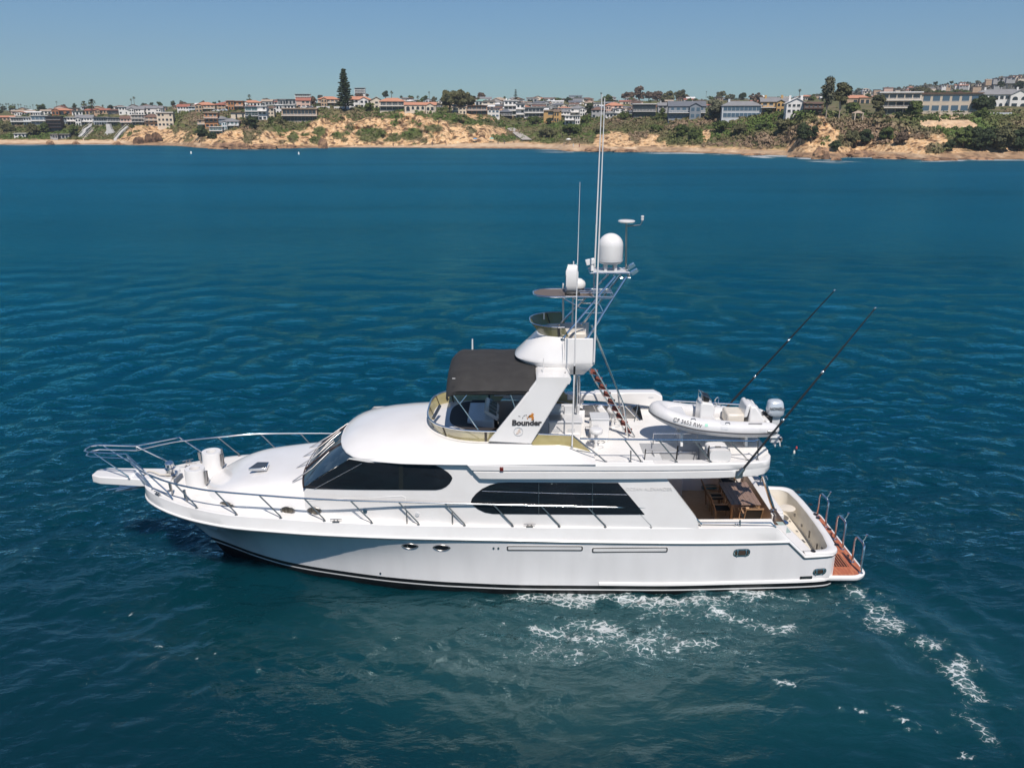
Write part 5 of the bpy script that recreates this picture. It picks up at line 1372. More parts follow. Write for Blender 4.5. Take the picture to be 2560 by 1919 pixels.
def mixc(f, a, b):
    m = nd('ShaderNodeMix', data_type='RGBA')
    L_.new(f, m.inputs[0])
    for i, c in ((6, a), (7, b)):
        if isinstance(c, tuple): m.inputs[i].default_value = (*c, 1)
        else: L_.new(c, m.inputs[i])
    return m.outputs[2]
geo = nd('ShaderNodeTexCoord').outputs['Object']
def noise_(sc, lo, hi, det=5, stretch=None):
    v = geo
    if stretch:
        mp = nd('ShaderNodeMapping'); mp.inputs['Scale'].default_value = stretch; L_.new(geo, mp.inputs[0]); v = mp.outputs[0]
    n = nd('ShaderNodeTexNoise'); n.inputs['Scale'].default_value = sc; n.inputs['Detail'].default_value = det; L_.new(v, n.inputs['Vector'])
    r = nd('ShaderNodeMapRange'); r.inputs['From Min'].default_value = lo; r.inputs['From Max'].default_value = hi; L_.new(n.outputs[0], r.inputs[0]); return r.outputs[0]
rock = mixc(noise_(.12, .35, .65), (.66, .425, .22), (.48, .28, .135))
rock = mixc(noise_(.9, .45, .66, 4, (1, 1, .35)), rock, (.74, .54, .33))
rock = mixc(noise_(.40, .52, .60), rock, (.17, .10, .055))  # dark patches here and below: darker rock plus painted crevice shade
rock = mixc(noise_(.22, .55, .66, 6, (1, 1, 1.8)), rock, (.10, .06, .035))
sandc = mixc(noise_(.3, .4, .6), (.66, .50, .34), (.55, .38, .24))
wetc = mixc(noise_(.4, .45, .6), (.30, .185, .105), (.13, .08, .048))
sandc = mixc(attr('wet'), sandc, wetc)
vegc = mixc(noise_(.10, .42, .60), (.10, .115, .038), (.20, .15, .09))
vegc = mixc(noise_(.45, .5, .66), vegc, (.055, .065, .026))
vegc = mixc(noise_(.05, .55, .7), vegc, (.13, .15, .04))
c_ = mixc(attr('sand'), rock, sandc); c_ = mixc(attr('veg'), c_, vegc)
L_.new(c_, pb.inputs['Base Color'])
bn = nd('ShaderNodeTexNoise'); bn.inputs['Scale'].default_value = .8; bn.inputs['Detail'].default_value = 6; L_.new(geo, bn.inputs['Vector'])
bp_ = nd('ShaderNodeBump'); bp_.inputs['Strength'].default_value = .8; bp_.inputs['Distance'].default_value = .9; L_.new(bn.outputs[0], bp_.inputs['Height']); L_.new(bp_.outputs[0], pb.inputs['Normal'])
me.materials.append(hm)

# far hills behind on the right
far = MB(); rows = []
fy = K((1500,256),(1900,250),(2050,240),(2150,226),(2300,219),(2420,208),(2480,200),(2560,190),(2800,170),(3300,150),(3900,160))
for px in np.arange(1500, 3901, 12.0):
    y_ = fy(px) + 3*math.sin(px*.021) + 1.5*math.sin(px*.067)
    rows.append([W(px, y_ + 60*(1 - t)**1.0, 1250 + 900*t) for t in np.linspace(0, 1, 8)] + [W(px, y_ + 10, 2700)])
far.grid(rows)
fo = far.build('far_hills', mat('far_hill_ground', (.085, .085, .05), .95, noise=(.012, (.15, .125, .085), .4, .62)), smooth=60); tag(fo, kind='structure')

# ------------------------------------------------------------------ scrub covering the cliffs (uncountable)
rng = np.random.default_rng(5)
def leaf_cloud(centres, radii, n, size, flat=.8, rs=rng):
    """n leaf quads per clump scattered over a squashed ball"""
    C_ = np.repeat(centres, n, 0); Rr = np.repeat(radii, n, 0)[:, None]
    d = rs.normal(size=(len(C_), 3)); d /= np.linalg.norm(d, axis=1)[:, None]; d[:, 2] = np.abs(d[:, 2])*flat
    p = C_ + d*Rr*rs.uniform(.6, 1.05, (len(C_), 1))
    nrm = d + rs.normal(scale=.38, size=d.shape); nrm /= np.linalg.norm(nrm, axis=1)[:, None]
    u = np.cross(nrm, rs.normal(size=d.shape)); u /= np.linalg.norm(u, axis=1)[:, None]; v = np.cross(nrm, u)
    s = (np.repeat(np.atleast_1d(size)*np.ones(len(centres)), n)*rs.uniform(.6, 1.3, len(C_)))[:, None]
    q = np.stack([p - u*s - v*s*.7, p + u*s - v*s*.7, p + u*s*.7 + v*s, p - u*s*.7 + v*s], 1).reshape(-1, 3)
    return q
def cloud_mesh(name, q, m, vals=None):
    me = bpy.data.meshes.new(name); n = len(q)//4
    me.vertices.add(n*4); me.vertices.foreach_set('co', q.astype(np.float32).reshape(-1))
    me.loops.add(n*4); me.loops.foreach_set('vertex_index', np.arange(n*4, dtype=np.int32))
    me.polygons.add(n); me.polygons.foreach_set('loop_start', np.arange(0, n*4, 4, dtype=np.int32)); me.polygons.foreach_set('loop_total', np.full(n, 4, dtype=np.int32))
    if vals is not None:
        at = me.attributes.new('tone', 'FLOAT', 'FACE'); at.data.foreach_set('value', vals.astype(np.float32))
    me.update(calc_edges=True); me.materials.append(m); return me
def leafmat(name, a, b, c=None):
    m = bpy.data.materials.new(name); m.use_nodes = True; n_ = m.node_tree; p = n_.nodes['Principled BSDF']; p.inputs['Roughness'].default_value = .75; p.inputs['Specular IOR Level'].default_value = .25
    t = n_.nodes.new('ShaderNodeAttribute'); t.attribute_name = 'tone'
    r = n_.nodes.new('ShaderNodeValToRGB'); r.color_ramp.elements[0].color = (*a, 1); r.color_ramp.elements[1].color = (*b, 1)
    if c: e = r.color_ramp.elements.new(.5); e.color = (*c, 1)
    n_.links.new(t.outputs['Fac'], r.inputs[0]); n_.links.new(r.outputs[0], p.inputs['Base Color']); return m
mask = (veg > .6) & (VF > 2.0) & (VF < 3.6) & (VPX > -60) & (VPX < 2640)
ii = np.argwhere(mask); pick = ii[rng.choice(len(ii), 9000)]
cs = np.stack([VX[pick[:, 0], pick[:, 1]], VY2[pick[:, 0], pick[:, 1]] - .2, VZ2[pick[:, 0], pick[:, 1]]], 1) + rng.normal(scale=(.5, .2, .1), size=(len(pick), 3))
big = np.where(VPX[pick[:, 0], 0] > 1960, 1.5, 1.0)*np.where(rng.random(len(pick)) < .12, 1.7, 1.0)
rad = rng.uniform(.35, 1.1, len(pick))*big
q = leaf_cloud(cs, rad, 18, .12 + .17*rad, .75)
zone = fbm(cs[:, 0]*.035, cs[:, 1]*.03 + cs[:, 2]*.08, 3, 77)
gpx = VPX[pick[:, 0], 0]; gcf = VF[pick[:, 0], pick[:, 1]]
green_ = np.interp(gpx, [700, 780, 1240, 1290, 1480, 1500, 1600, 1780, 1820, 1990, 2020, 2600], [.1, .55, .5, .5, .45, .2, .3, .35, .5, .5, .4, .35])*sst(2.55, 2.85, gcf) + np.interp(gpx, [0, 300, 330, 1280, 1320, 1480, 1500], [.35, .35, 0, 0, .3, .3, 0])
zone = zone - .22*green_
tone = np.repeat(np.clip((zone - .5)*2.6 + .5 + rng.normal(scale=.07, size=len(cs)), 0, 1), 18)
SCRUB = leafmat('scrub_leaves', (.105, .155, .038), (.28, .20, .13), (.165, .15, .07))
so = bpy.data.objects.new('scrub', cloud_mesh('scrub', q, SCRUB, tone)); col.objects.link(so); tag(so, 'low green and brown scrub covering the sea cliffs', 'scrub', kind='stuff')

# ------------------------------------------------------------------ rocks at the waterline
ROCK = mat('shore_rock', (.36, .215, .12), .9, noise=(.5, (.16, .095, .06), .42, .6), bump=(1.2, .8, .4))
rk = random.Random(8)
def rock_(px, py, wpx, hpx, label, group='rocks along the shore', m=ROCK):
    p = ground(px, py) if py < shore_y(px) else WZ(px, py, 0)
    s = p.y/2000; w, h = wpx*s, hpx*s*1.05
    k = MB(); rows = []
    for i in range(9):
        ph = math.pi*.5*i/8; row = []
        for j in range(18):
            th = 2*math.pi*j/18
            r = (1 + .25*math.sin(3*th + px) + .15*math.sin(5*th + 2*px) + rk.uniform(-.13, .13))
            row.append((w*.5*math.cos(th)*math.cos(ph)**.6*r, w*.35*math.sin(th)*math.cos(ph)**.6*r, h*math.sin(ph)*(1 + rk.uniform(-.1, .1)) - .4))
        rows.append(row)
    k.grid(rows, cv=True); o = k.build('shore_rock', m, None, smooth=0); o.location = p
    tag(o, label, 'rock', group); return o
for px, py, w, h, lb in ((125,362,16,10,'pointed brown rock at the far left beach waterline, tallest of three'),(189,361.5,16,8,'pointed brown rock midway along the far left beach'),(294,362,17,8,'low brown rock where the far left beach meets the headland'),
        (560,372,70,14,'long dark rock ledge below the teal glass houses'),(600,373,50,16,'broken rock mass at the tip of the first headland'),(655,371,60,11,'flat rock shelf along the first headland'),(720,370,50,9,'flat rock shelf left of the standing rock'),(809,371,20,22,'upright dark rock standing at the cliff foot'),
        (1490,379,60,10,'low reddish rock shelf behind the tall antennas'),(1560,380,60,8,'low rocks on the narrow middle beach'),(1990,393,40,7,'wet brown rock shelf left of the square rock'),(2052,398,42,26,'square brown rock standing in the shallows on the right'),(2090,401,26,8,'low rock with surf beside the square rock'),(2150,393,60,16,'rounded tan rock below the shaded cave on the right'),(2230,397,70,10,'rock shelf under the modern white house'),(2340,401,80,9,'dark rock shelf below the beige house'),(2450,399,70,8,'dark rock shelf at the far right shore'),(1880,388,50,6,'low dark rocks under the duplex house')):
    rock_(px, py, w, h, lb)
for px, py, w, h, lb in ((391,354,24,20,'dark boulder standing for the cave mouth shade in the left headland'),(374,356,20,18,'boulder beside the cave of the left headland'),(350,358,24,14,'leftmost boulder of the headland cave')):
    rock_(px, py, w, h, lb, 'boulders of the left headland', mat('cave_rock', (.17, .10, .06), .9, noise=(.5, (.05, .03, .02), .42, .6)))  # dark rock colour; one boulder stands for the shade of a cave mouth
# ================================================================== HOUSES
HM = {}
def hmat(name, c, rough=.7):
    if name not in HM: HM[name] = mat(name, c, rough, noise=(.35, tuple(v*.86 for v in c), .4, .7))
    return HM[name]
WALL = dict(white=(.74,.72,.69), cream=(.66,.57,.45), tan=(.46,.33,.22), brown=(.10,.06,.045), grey=(.36,.36,.36), bluegrey=(.22,.25,.28), orange=(.42,.20,.09), pink=(.60,.42,.34), ochre=(.50,.31,.12), dark=(.05,.05,.055), beige=(.55,.47,.37), pale=(.55,.58,.60), rust=(.30,.13,.065))
ROOF = dict(terra=(.50,.235,.145), red=(.34,.13,.09), brown=(.17,.10,.075), grey=(.22,.22,.225), dark=(.06,.06,.065), white=(.70,.69,.67), tan=(.42,.33,.25), teal=(.22,.36,.32), slate=(.13,.14,.16))
GL = dict(d=mat('house_glass', (.025, .035, .045), .12), t=mat('teal_house_glass', (.03, .10, .11), .1), b=mat('blue_house_glass', (.07, .12, .17), .1))
TRIM = mat('house_trim', (.66, .64, .61), .6)
def house(px, py, wp, hp, wall, roof, style, floors, npan, label, glass='d', depth=9.0, rot=0.0, balc=0, chim=0, band=0, group=None, D=None, arch=0, side=0):
    p = ground(px, py) if D is None else W(px, py, D)
    s = (W(px + .5, py, p.y) - W(px - .5, py, p.y)).length
    w, h = wp*s, hp*s*1.03
    yaw = math.atan2(-p.x, p.y)*.6 + R(rot)
    o = empty('house' if style != 'tower' else 'office_block', (p.x, p.y, p.z - .05), yaw)
    tag(o, label, 'house' if style != 'tower' else 'office block', group)
    wm, rm = hmat('wall_' + wall, WALL[wall]), hmat('roof_' + roof, ROOF[roof], .8)
    rh = {'flat': .05, 'hip': .26, 'gable': .28, 'front': .34, 'tower': .02, 'shed': .2}[style]*h
    eh = h - rh
    k = MB(); k.box(-w/2, w/2, 0, depth, -4, eh)
    if style == 'front':
        k.prism([(-w/2, 0, eh), (w/2, 0, eh), (0, 0, h - .15)], (0, depth, 0))
    if style == 'gable':
        for x in (-w/2, w/2 - .2): k.prism([(x, 0, eh), (x, depth, eh), (x, depth/2, h - .15)], (.2, 0, 0))
    k.build('wall', wm, o, smooth=0)
    ov = .45
    k = MB()
    if style in ('flat', 'tower'):
        k.box(-w/2 - ov, w/2 + ov, -ov*1.6, depth + ov, eh + .01, h)
    elif style == 'shed':
        k.prism([(-w/2 - ov, -ov, eh + .2), (-w/2 - ov, -ov, eh + .45), (-w/2 - ov, depth + ov, h), (-w/2 - ov, depth + ov, h - .3)], (w + 2*ov, 0, 0))
    elif style == 'hip':
        i_ = min(w, depth)*.42
        a = [(-w/2 - ov, -ov, eh), (w/2 + ov, -ov, eh), (w/2 + ov, depth + ov, eh), (-w/2 - ov, depth + ov, eh)]
        b = [(-w/2 + i_, depth*.45, h), (w/2 - i_, depth*.45, h), (w/2 - i_, depth*.55, h), (-w/2 + i_, depth*.55, h)]
        k.add([(x, y, z - .22) for x, y, z in a] + a + b, [(3,2,1,0), (0,1,5,4), (1,2,6,5), (2,3,7,6), (3,0,4,7), (4,5,9,8), (5,6,10,9), (6,7,11,10), (7,4,8,11), (8,9,10,11)])
    elif style == 'gable':
        k.prism([(-w/2 - ov, -ov, eh - .1), (-w/2 - ov, depth/2, h), (-w/2 - ov, depth + ov, eh - .1), (-w/2 - ov, depth/2, h - .25)], (w + 2*ov, 0, 0))
    elif style == 'front':
        k.prism([(-w/2 - ov, -ov, eh - .1), (0, -ov, h), (w/2 + ov, -ov, eh - .1), (0, -ov, h - .25)], (0, depth + 2*ov, 0))
    ro = k.build('roof', rm, o, smooth=0)
    for c in range(chim):
        x = (-.32 if c == 0 else .30)*w
        k = MB(); k.box(x - .45, x + .45, depth*.35, depth*.35 + .9, eh*.9, h + .06*h + .5); k.build('chimney', wm, ro, smooth=0)
    fh = eh/floors
    rs = random.Random(int(px*7 + py))
    if wp >= 36 and floors <= 2 and style in ('hip', 'gable', 'flat') and not band:
        ww = w*rs.uniform(.26, .38); cx = w*rs.choice((-.3, -.2, .22, .32)); wh = eh*rs.uniform(.86, 1.02); gd = rs.choice(('front', 'front', 'flat')) if style != 'flat' else 'flat'
        k = MB(); k.box(cx - ww/2, cx + ww/2, -2.4, .3, -4, wh)
        if gd == 'front': k.prism([(cx - ww/2, -2.4, wh), (cx + ww/2, -2.4, wh), (cx, -2.4, wh + ww*.28)], (0, 2.6, 0))
        k.build('wall', wm, o, smooth=0)
        k = MB()
        if gd == 'front': k.prism([(cx - ww/2 - .3, -2.8, wh - .05), (cx, -2.8, wh + ww*.28 + .15), (cx + ww/2 + .3, -2.8, wh - .05), (cx, -2.8, wh + ww*.28 - .1)], (0, depth*.5 + 2.8, 0))
        else: k.box(cx - ww/2 - .3, cx + ww/2 + .3, -2.9, .5, wh + .01, wh + .3)
        k.build('roof', rm, o, smooth=0)
        for f in range(floors):
            for q_ in (-.24, .24):
                z0 = f*wh/floors; hw = ww*.15; za, zb = z0 + wh/floors*.25, z0 + wh/floors*.78
                k = MB()
                if rs.random() < .4: k.prism([(cx + q_*ww - hw, -2.46, za)] + [(cx + q_*ww + hw*.99*math.cos(a), -2.46, zb - hw + hw*math.sin(a)) for a in np.linspace(math.pi, 0, 9)] + [(cx + q_*ww + hw, -2.46, za)], (0, .05, 0))
                else: k.box(cx + q_*ww - hw, cx + q_*ww + hw, -2.46, -2.3, za, zb)
                k.build('window', GL[glass], o, smooth=0)
    for f in range(floors):
        z0 = f*fh
        if npan:
            pw = w*.94/npan
            for i in range(npan):
                x = -w*.47 + pw*(i + .5)
                if band: hw, za, zb = pw*(.46 if band == 1 else band), z0 + fh*(.18 if band == 1 else .26), z0 + fh*(.84 if band == 1 else .80)
                else: hw, za, zb = pw*rs.uniform(.24, .36), z0 + fh*(.12 if f == 0 and rs.random() < .5 else .34), z0 + fh*.78
                if not band and rs.random() < .08: continue
                k = MB()
                if arch and f == arch - 1:
                    k.prism([(x - hw, -.05, za)] + [(x + hw*.99*math.cos(a), -.05, zb - hw + hw*math.sin(a)) for a in np.linspace(math.pi, 0, 9)] + [(x + hw, -.05, za)], (0, .04, 0))
                else: k.box(x - hw, x + hw, -.06, .05, za, zb)
                wo_ = k.build('window', GL[glass], o, smooth=0)
                if hw*2/s > 5:
                    k = MB(); k.box(x - hw - .08, x + hw + .08, -.10, -.02, za - .14, za - .02); k.build('sill', TRIM, wo_, smooth=0)
        if balc and f >= (floors - balc):
            k = MB(); k.box(-w*.5 - .1, w*.5 + .1, -1.7, -.02, z0 - .16, z0 + .10); bo = k.build('balcony', TRIM if wall != 'brown' else wm, o, smooth=0)
            k = MB(); k.box(-w*.5, w*.5, -1.68, -1.62, z0 + .92, z0 + 1.0)
            n_ = max(3, int(w/1.6))
            for i in range(n_ + 1):
                x = -w*.5 + w*i/n_; k.box(x - .04, x + .04, -1.68, -1.62, z0 + .1, z0 + .92)
            k.build('railing', TRIM if wall != 'brown' else wm, bo, smooth=0)
    return o
H = [
 (17,303,34,13,'tan','terra','gable',1,4,'low house with terracotta roof, leftmost above the far left beach',{}),
 (46,315,30,21,'white','white','flat',2,5,'white flat roofed two storey house left of the pale blue one',dict(balc=1,band=1)),
 (71,315,19,21,'pale','white','flat',2,3,'narrow pale blue house between two white flat roofed houses',dict(balc=1)),
 (101,315,38,25,'white','white','flat',2,4,'white house with blue glass front left of the dark brown block',dict(glass='b',balc=2,band=1)),
 (137,327,34,34,'brown','dark','flat',4,4,'dark brown four storey block above the far left beach',dict(balc=3,band=1)),
 (161,312,18,17,'bluegrey','grey','flat',2,3,'small blue grey house right of the dark brown block',{}),
 (181,313,22,19,'white','white','flat',2,3,'small white house between blue grey house and gabled house',dict(balc=1)),
 (212,314,40,25,'white','grey','gable',2,6,'white house with grey gable roof at top of the zigzag stair',dict(band=0,balc=1)),
 (255,314,36,20,'pale','grey','flat',2,6,'pale house with long window bands right of the white gabled house',dict(band=1)),
 (288,314,33,19,'grey','grey','flat',2,5,'grey flat house above the straight white stair',dict(band=1,balc=1)),
 (319,315,31,24,'pink','brown','gable',2,4,'pinkish house at the top end of the straight white stair',dict(balc=1)),
 (348,313,33,25,'cream','white','flat',3,4,'cream house with stacked white balconies left of the tan arched house',dict(balc=2,band=1)),
 (380,316,33,29,'tan','brown','hip',3,3,'tan three storey house with arches beside the left headland',dict(arch=1,balc=1)),
 (415,318,38,35,'cream','white','flat',3,4,'tall cream block with small square windows on the left headland',{}),
 (50,343,26,9,'white','white','flat',1,3,'low white beach house at the foot of the far left slope',{}),
 (150,347,42,11,'grey','grey','flat',1,5,'long grey beach house on the sand of the far left',{}),
 (60,287,56,11,'pink','tan','gable',1,7,'long low pink house in the second row at far left',{}),
 (120,287,34,12,'white','tan','gable',1,4,'low white house left of the terracotta hipped house',{}),
 (156,289,44,17,'rust','terra','hip',1,3,'low house with bright terracotta hipped roof in the second row',{}),
 (194,290,24,12,'white','grey','flat',1,3,'small white house right of the terracotta hipped house',{}),
 (228,287,26,14,'tan','red','gable',1,3,'brown roofed house behind the two date palms',{}),
 (255,286,36,14,'tan','red','gable',1,5,'long red brown roofed house right of the date palms',{}),
 (285,287,28,14,'dark','brown','hip',1,3,'dark low house left of the white hillside villas',{}),
 (310,288,22,20,'white','white','flat',2,3,'white boxy villa left of the twin fan palms',{}),
 (340,288,40,20,'white','grey','gable',2,6,'white villa directly below the twin fan palms',{}),
 (383,287,46,21,'white','grey','gable',2,5,'white gabled villa, longest on the left ridge',{}),
 (459,283,28,21,'white','red','gable',2,4,'white house with arched openings and red roof by the road',dict(arch=1)),
 (480,281,15,14,'pale','white','flat',2,2,'tiny pale blue house right of the white arched house',{}),
 (514,281,46,24,'tan','terra','hip',2,5,'tan mediterranean house with arches above the orange terraces',dict(arch=1,balc=1)),
 (550,277,28,19,'tan','red','hip',2,3,'tan house with red roof left of the rust coloured house',{}),
 (588,277,40,23,'orange','red','flat',2,3,'rust orange boxy house on the left ridge',dict(balc=1)),
 (630,271,44,19,'white','terra','hip',1,5,'white house with terracotta hipped roof above the teal glass tower',{}),
 (631,301,31,33,'pale','grey','flat',3,2,'narrow three storey house faced with dark teal glass',dict(glass='t',balc=2,band=1)),
 (657,301,22,34,'white','white','flat',3,2,'tall narrow white house right of the teal glass house',dict(balc=1)),
 (677,296,18,28,'cream','brown','shed',3,2,'cream house with brown beams left of the large white house',{}),
 (711,287,52,24,'white','white','flat',2,6,'large white flat roofed house behind the curved roof house',dict(balc=1)),
 (750,306,86,33,'tan','tan','flat',2,9,'wide modern house with curved tan roofs and dark glass at cliff top',dict(balc=1,band=1)),
 (530,321,32,38,'orange','tan','flat',3,3,'orange three storey house nested in the green cove',dict(balc=1)),
 (507,321,22,21,'tan','tan','flat',2,2,'tan terraced house left of the orange three storey house',dict(balc=1)),
 (551,315,32,23,'bluegrey','grey','hip',2,3,'grey hipped house beside the orange house',dict(glass='b')),
 (577,324,40,26,'pale','grey','hip',2,4,'grey roofed house with white balconies lowest in the cove',dict(glass='t',balc=1)),
 (541,336,30,18,'pale','white','flat',2,4,'teal glass house closest to the water in the cove',dict(glass='t',balc=1,band=1)),
 (596,300,34,18,'cream','brown','flat',1,4,'brown beamed house left of the teal glass tower',{}),
 (668,265,26,15,'grey','tan','gable',1,3,'grey house with tan roof on the ridge left of the grey long house',{}),
 (718,264,46,15,'grey','grey','flat',1,5,'long grey house on the ridge below the distant white offices',dict(D=560)),
 (759,270,34,24,'pink','red','gable',2,3,'peach and white house with red gables left of the tall pine',{}),
 (757,247,38,11,'white','white','tower',2,8,'distant white office block left of the tall pine',dict(D=900,band=1)),
 (822,266,52,23,'tan','terra','hip',2,5,'tan house with stacked roofs just left of the tall pine',dict(balc=1)),
 (897,271,64,28,'white','terra','hip',2,6,'white house with terracotta roof right of the tall pine',{}),
 (942,272,32,28,'cream','tan','front',2,3,'cream gabled house between two terracotta roofed houses',{}),
 (981,277,62,30,'cream','terra','hip',2,4,'two storey cream house with columned balcony and terracotta roof',dict(balc=1,band=1)),
 (1051,280,78,23,'cream','terra','gable',1,6,'long low mediterranean house with arched windows above the sandstone cliff',dict(arch=1)),
 (900,236,26,15,'white','white','tower',3,7,'distant white tower block right of the tall pine',dict(D=900,band=1)),
 (1148,285,36,22,'cream','tan','gable',2,4,'cream house behind the eucalyptus trunks',{}),
 (1192,287,52,22,'orange','dark','flat',2,4,'orange framed modern house right of the eucalyptus trees',dict(balc=1,band=1)),
 (1206,266,36,17,'pale','teal','hip',1,4,'house with pale teal roof behind the orange modern house',{}),
 (1240,266,32,19,'grey','tan','front',1,3,'grey house with tan gable right of the teal roofed house',{}),
 (1234,295,30,24,'white','dark','shed',2,3,'white house with dark sloping roof below the grey gabled house',dict(glass='b')),
 (1264,297,32,22,'dark','slate','hip',2,4,'dark glass house with curved slate roof',dict(balc=1)),
 (1276,289,32,36,'white','white','flat',3,3,'tall white house with chimneys left of the small dark pine',dict(balc=2,chim=1)),
 (1301,299,22,38,'white','grey','flat',3,2,'narrow white balconied house below the small dark pine',dict(balc=2)),
 (1335,295,50,25,'white','grey','flat',2,5,'wide white terrace house in the valley left of the ochre block',dict(balc=2,band=1)),
 (1381,306,44,28,'ochre','tan','flat',2,1,'plain ochre block in the middle of the valley houses',{}),
 (1409,296,32,21,'white','grey','hip',2,4,'white hipped house right of the ochre block',dict(balc=1)),
 (1431,311,38,21,'white','white','flat',2,4,'white terraced house lowest in the valley',dict(balc=1)),
 (1446,291,42,25,'white','grey','hip',2,4,'white and grey house left of the dark conifer',dict(balc=1)),
 (1352,269,44,15,'grey','slate','hip',1,4,'low slate roofed house above the wide white terrace house',{}),
 (1397,274,40,15,'cream','slate','hip',1,4,'slate roofed cream house above the ochre block',{}),
 (1494,295,30,26,'grey','brown','hip',2,3,'grey brown house between dark conifer and antennas',{}),
 (1534,284,44,26,'pink','terra','hip',2,4,'pink house with terracotta roof right of the antennas',dict(balc=1)),
 (1528,297,28,14,'white','white','flat',1,3,'white deck house below the pink house',dict(balc=1)),
 (1610,296,56,34,'dark','white','flat',2,5,'black glass house with white frame above the brown slope',dict(balc=1,band=1)),
 (1662,284,34,26,'grey','grey','gable',2,3,'grey house with twin pale chimneys',dict(chim=2)),
 (1716,298,90,42,'bluegrey','slate','gable',2,6,'broad dark blue grey house with slate gable roof',dict(chim=0,glass='b',balc=1)),
 (1853,296,96,40,'pale','grey','hip',2,9,'blue grey house with grey hipped roof and white window band',dict(glass='b',chim=1,band=1)),
 (1934,283,64,37,'ochre','grey','gable',2,4,'orange tan duplex with white gables and brick chimneys',dict(chim=2,balc=1)),
 (1989,285,46,38,'white','white','front',2,4,'white gabled house right of the orange tan duplex',dict(chim=2)),
 (2032,283,44,27,'brown','brown','shed',2,4,'low dark brown house left of the tall eucalyptus',dict(balc=1)),
 (2137,266,66,26,'tan','terra','hip',1,5,'house with broad terracotta roof right of the tall eucalyptus',{}),
 (2246,288,96,54,'beige','white','flat',3,5,'modern white framed house with three dark glass storeys',dict(balc=2,band=.43)),
 (2372,283,140,47,'beige','brown','flat',2,6,'wide beige house with two rows of blue windows above bare sand',dict(glass='b',band=.37)),
 (2500,272,116,45,'white','grey','hip',2,9,'white mansion with grey roof and arched windows at far right',dict(arch=1,chim=2)),
]
for h in H:
    px, py, wp, hp, wl, rf_n, st_, fl_, np_, lb, kw = h
    house(px, py, wp, hp, wl, rf_n, st_, fl_, np_, lb, **kw)
# white frontal gables on the duplex are its own roofs; distant back rows share a look
rr = random.Random(21)
back = 'small houses in the crowded back rows'
for i in range(150):
    px = rr.uniform(5, 2080); u_ = rr.random(); y_ = ridge_y(px)*(1 - u_) + (ter_y(px) - 1)*u_ + 1
    wl = rr.choice(['white', 'white', 'cream', 'pink', 'grey', 'tan', 'pale']); rf_n = rr.choice(['brown', 'grey', 'terra', 'tan', 'white', 'red'])
    house(px, y_, rr.uniform(16, 34), rr.uniform(8, 13), wl, rf_n, rr.choice(['hip', 'gable', 'flat', 'front']), 1, rr.choice([2, 3, 4]), 'small distant house crowded among the back rows of the ridge', group=back)
for i in range(60):
    px = rr.uniform(1190, 1600); u_ = rr.random(); y_ = 253*(1 - u_) + 290*u_
    house(px, y_, rr.uniform(18, 34), rr.uniform(10, 16), rr.choice(['white', 'white', 'grey', 'pale', 'cream', 'pink']), rr.choice(['grey', 'slate', 'brown', 'white', 'tan']), rr.choice(['hip', 'gable', 'flat', 'shed', 'front']), rr.choice([1, 2]), rr.choice([2, 3]), 'small pale house packed among the valley houses', group='small houses packed into the valley', balc=rr.choice([0, 1]))
hillg = 'tiny houses on the far hillside'
for i in range(100):
    px = rr.uniform(1720, 2556) if i % 3 else rr.uniform(2200, 2556); t = rr.uniform(0, 1); y_ = fy(px) + 2 + (rr.uniform(1, 22) if px > 2060 else rr.uniform(0, 6))
    house(px, y_, rr.uniform(8, 22), rr.uniform(5, 8), rr.choice(['white', 'cream', 'white', 'pink', 'grey', 'tan']), rr.choice(['brown', 'grey', 'terra', 'tan']), rr.choice(['hip', 'gable', 'flat']), 1, rr.choice([0, 2, 3]), 'tiny pale house far off on the hazy hillside', group=hillg, D=1140 + rr.uniform(0, 40))

# ================================================================== stairs, walls, beach things
def stair(pts, wm, label, m, name='beach_stair'):
    P_ = [ground(*q) for q in pts]; k = MB()
    for a, b in zip(P_[:-1], P_[1:]):
        n = 9
        for i in range(n):
            c = a.lerp(b, (i + .5)/n) + Vector((0, -1.0, .5)); k.box(c.x - wm/2, c.x + wm/2, c.y - .9, c.y + .9, c.z - 2.0, c.z + .12)
    o = k.build(name, m, None, smooth=0); tag(o, label, 'stair')
    k = MB()
    for s in (-1, 1): k.tube([p + Vector((s*wm/2, -1.0, 1.6)) for p in P_], .10, 5)
    k.build('railing', TRIM, o)
    return o
CONC = mat('pale_concrete', (.58, .57, .55), .8, noise=(.6, (.5, .49, .47), .4, .7))
stair([(233,307),(228,318),(215,326),(213,333),(204,342)], 2.0, 'pale zigzag stair running down the green slope on the left', CONC)
stair([(236,326),(212,349)], 1.2, 'thin path stair right beside the zigzag stair', hmat('wall_beige', WALL['beige']))
stair([(322,318),(306,332),(302,337),(291,350)], 1.6, 'straight white stair down the green slope nearest the headland', CONC)
g_ = ground(274, 330); k = MB(); k.prism([g_ + Vector((x, -1, z)) for x, z in ((-1.2, 4.5), (1.0, 4.5), (1.6, 1.5), (3.4, -1.6), (-3.2, -1.6), (-1.2, 1))], (0, 2.5, 0)); o = k.build('retaining_stair', CONC, None, smooth=0); tag(o, 'white fan shaped retaining steps between the two beach stairs', 'stair')
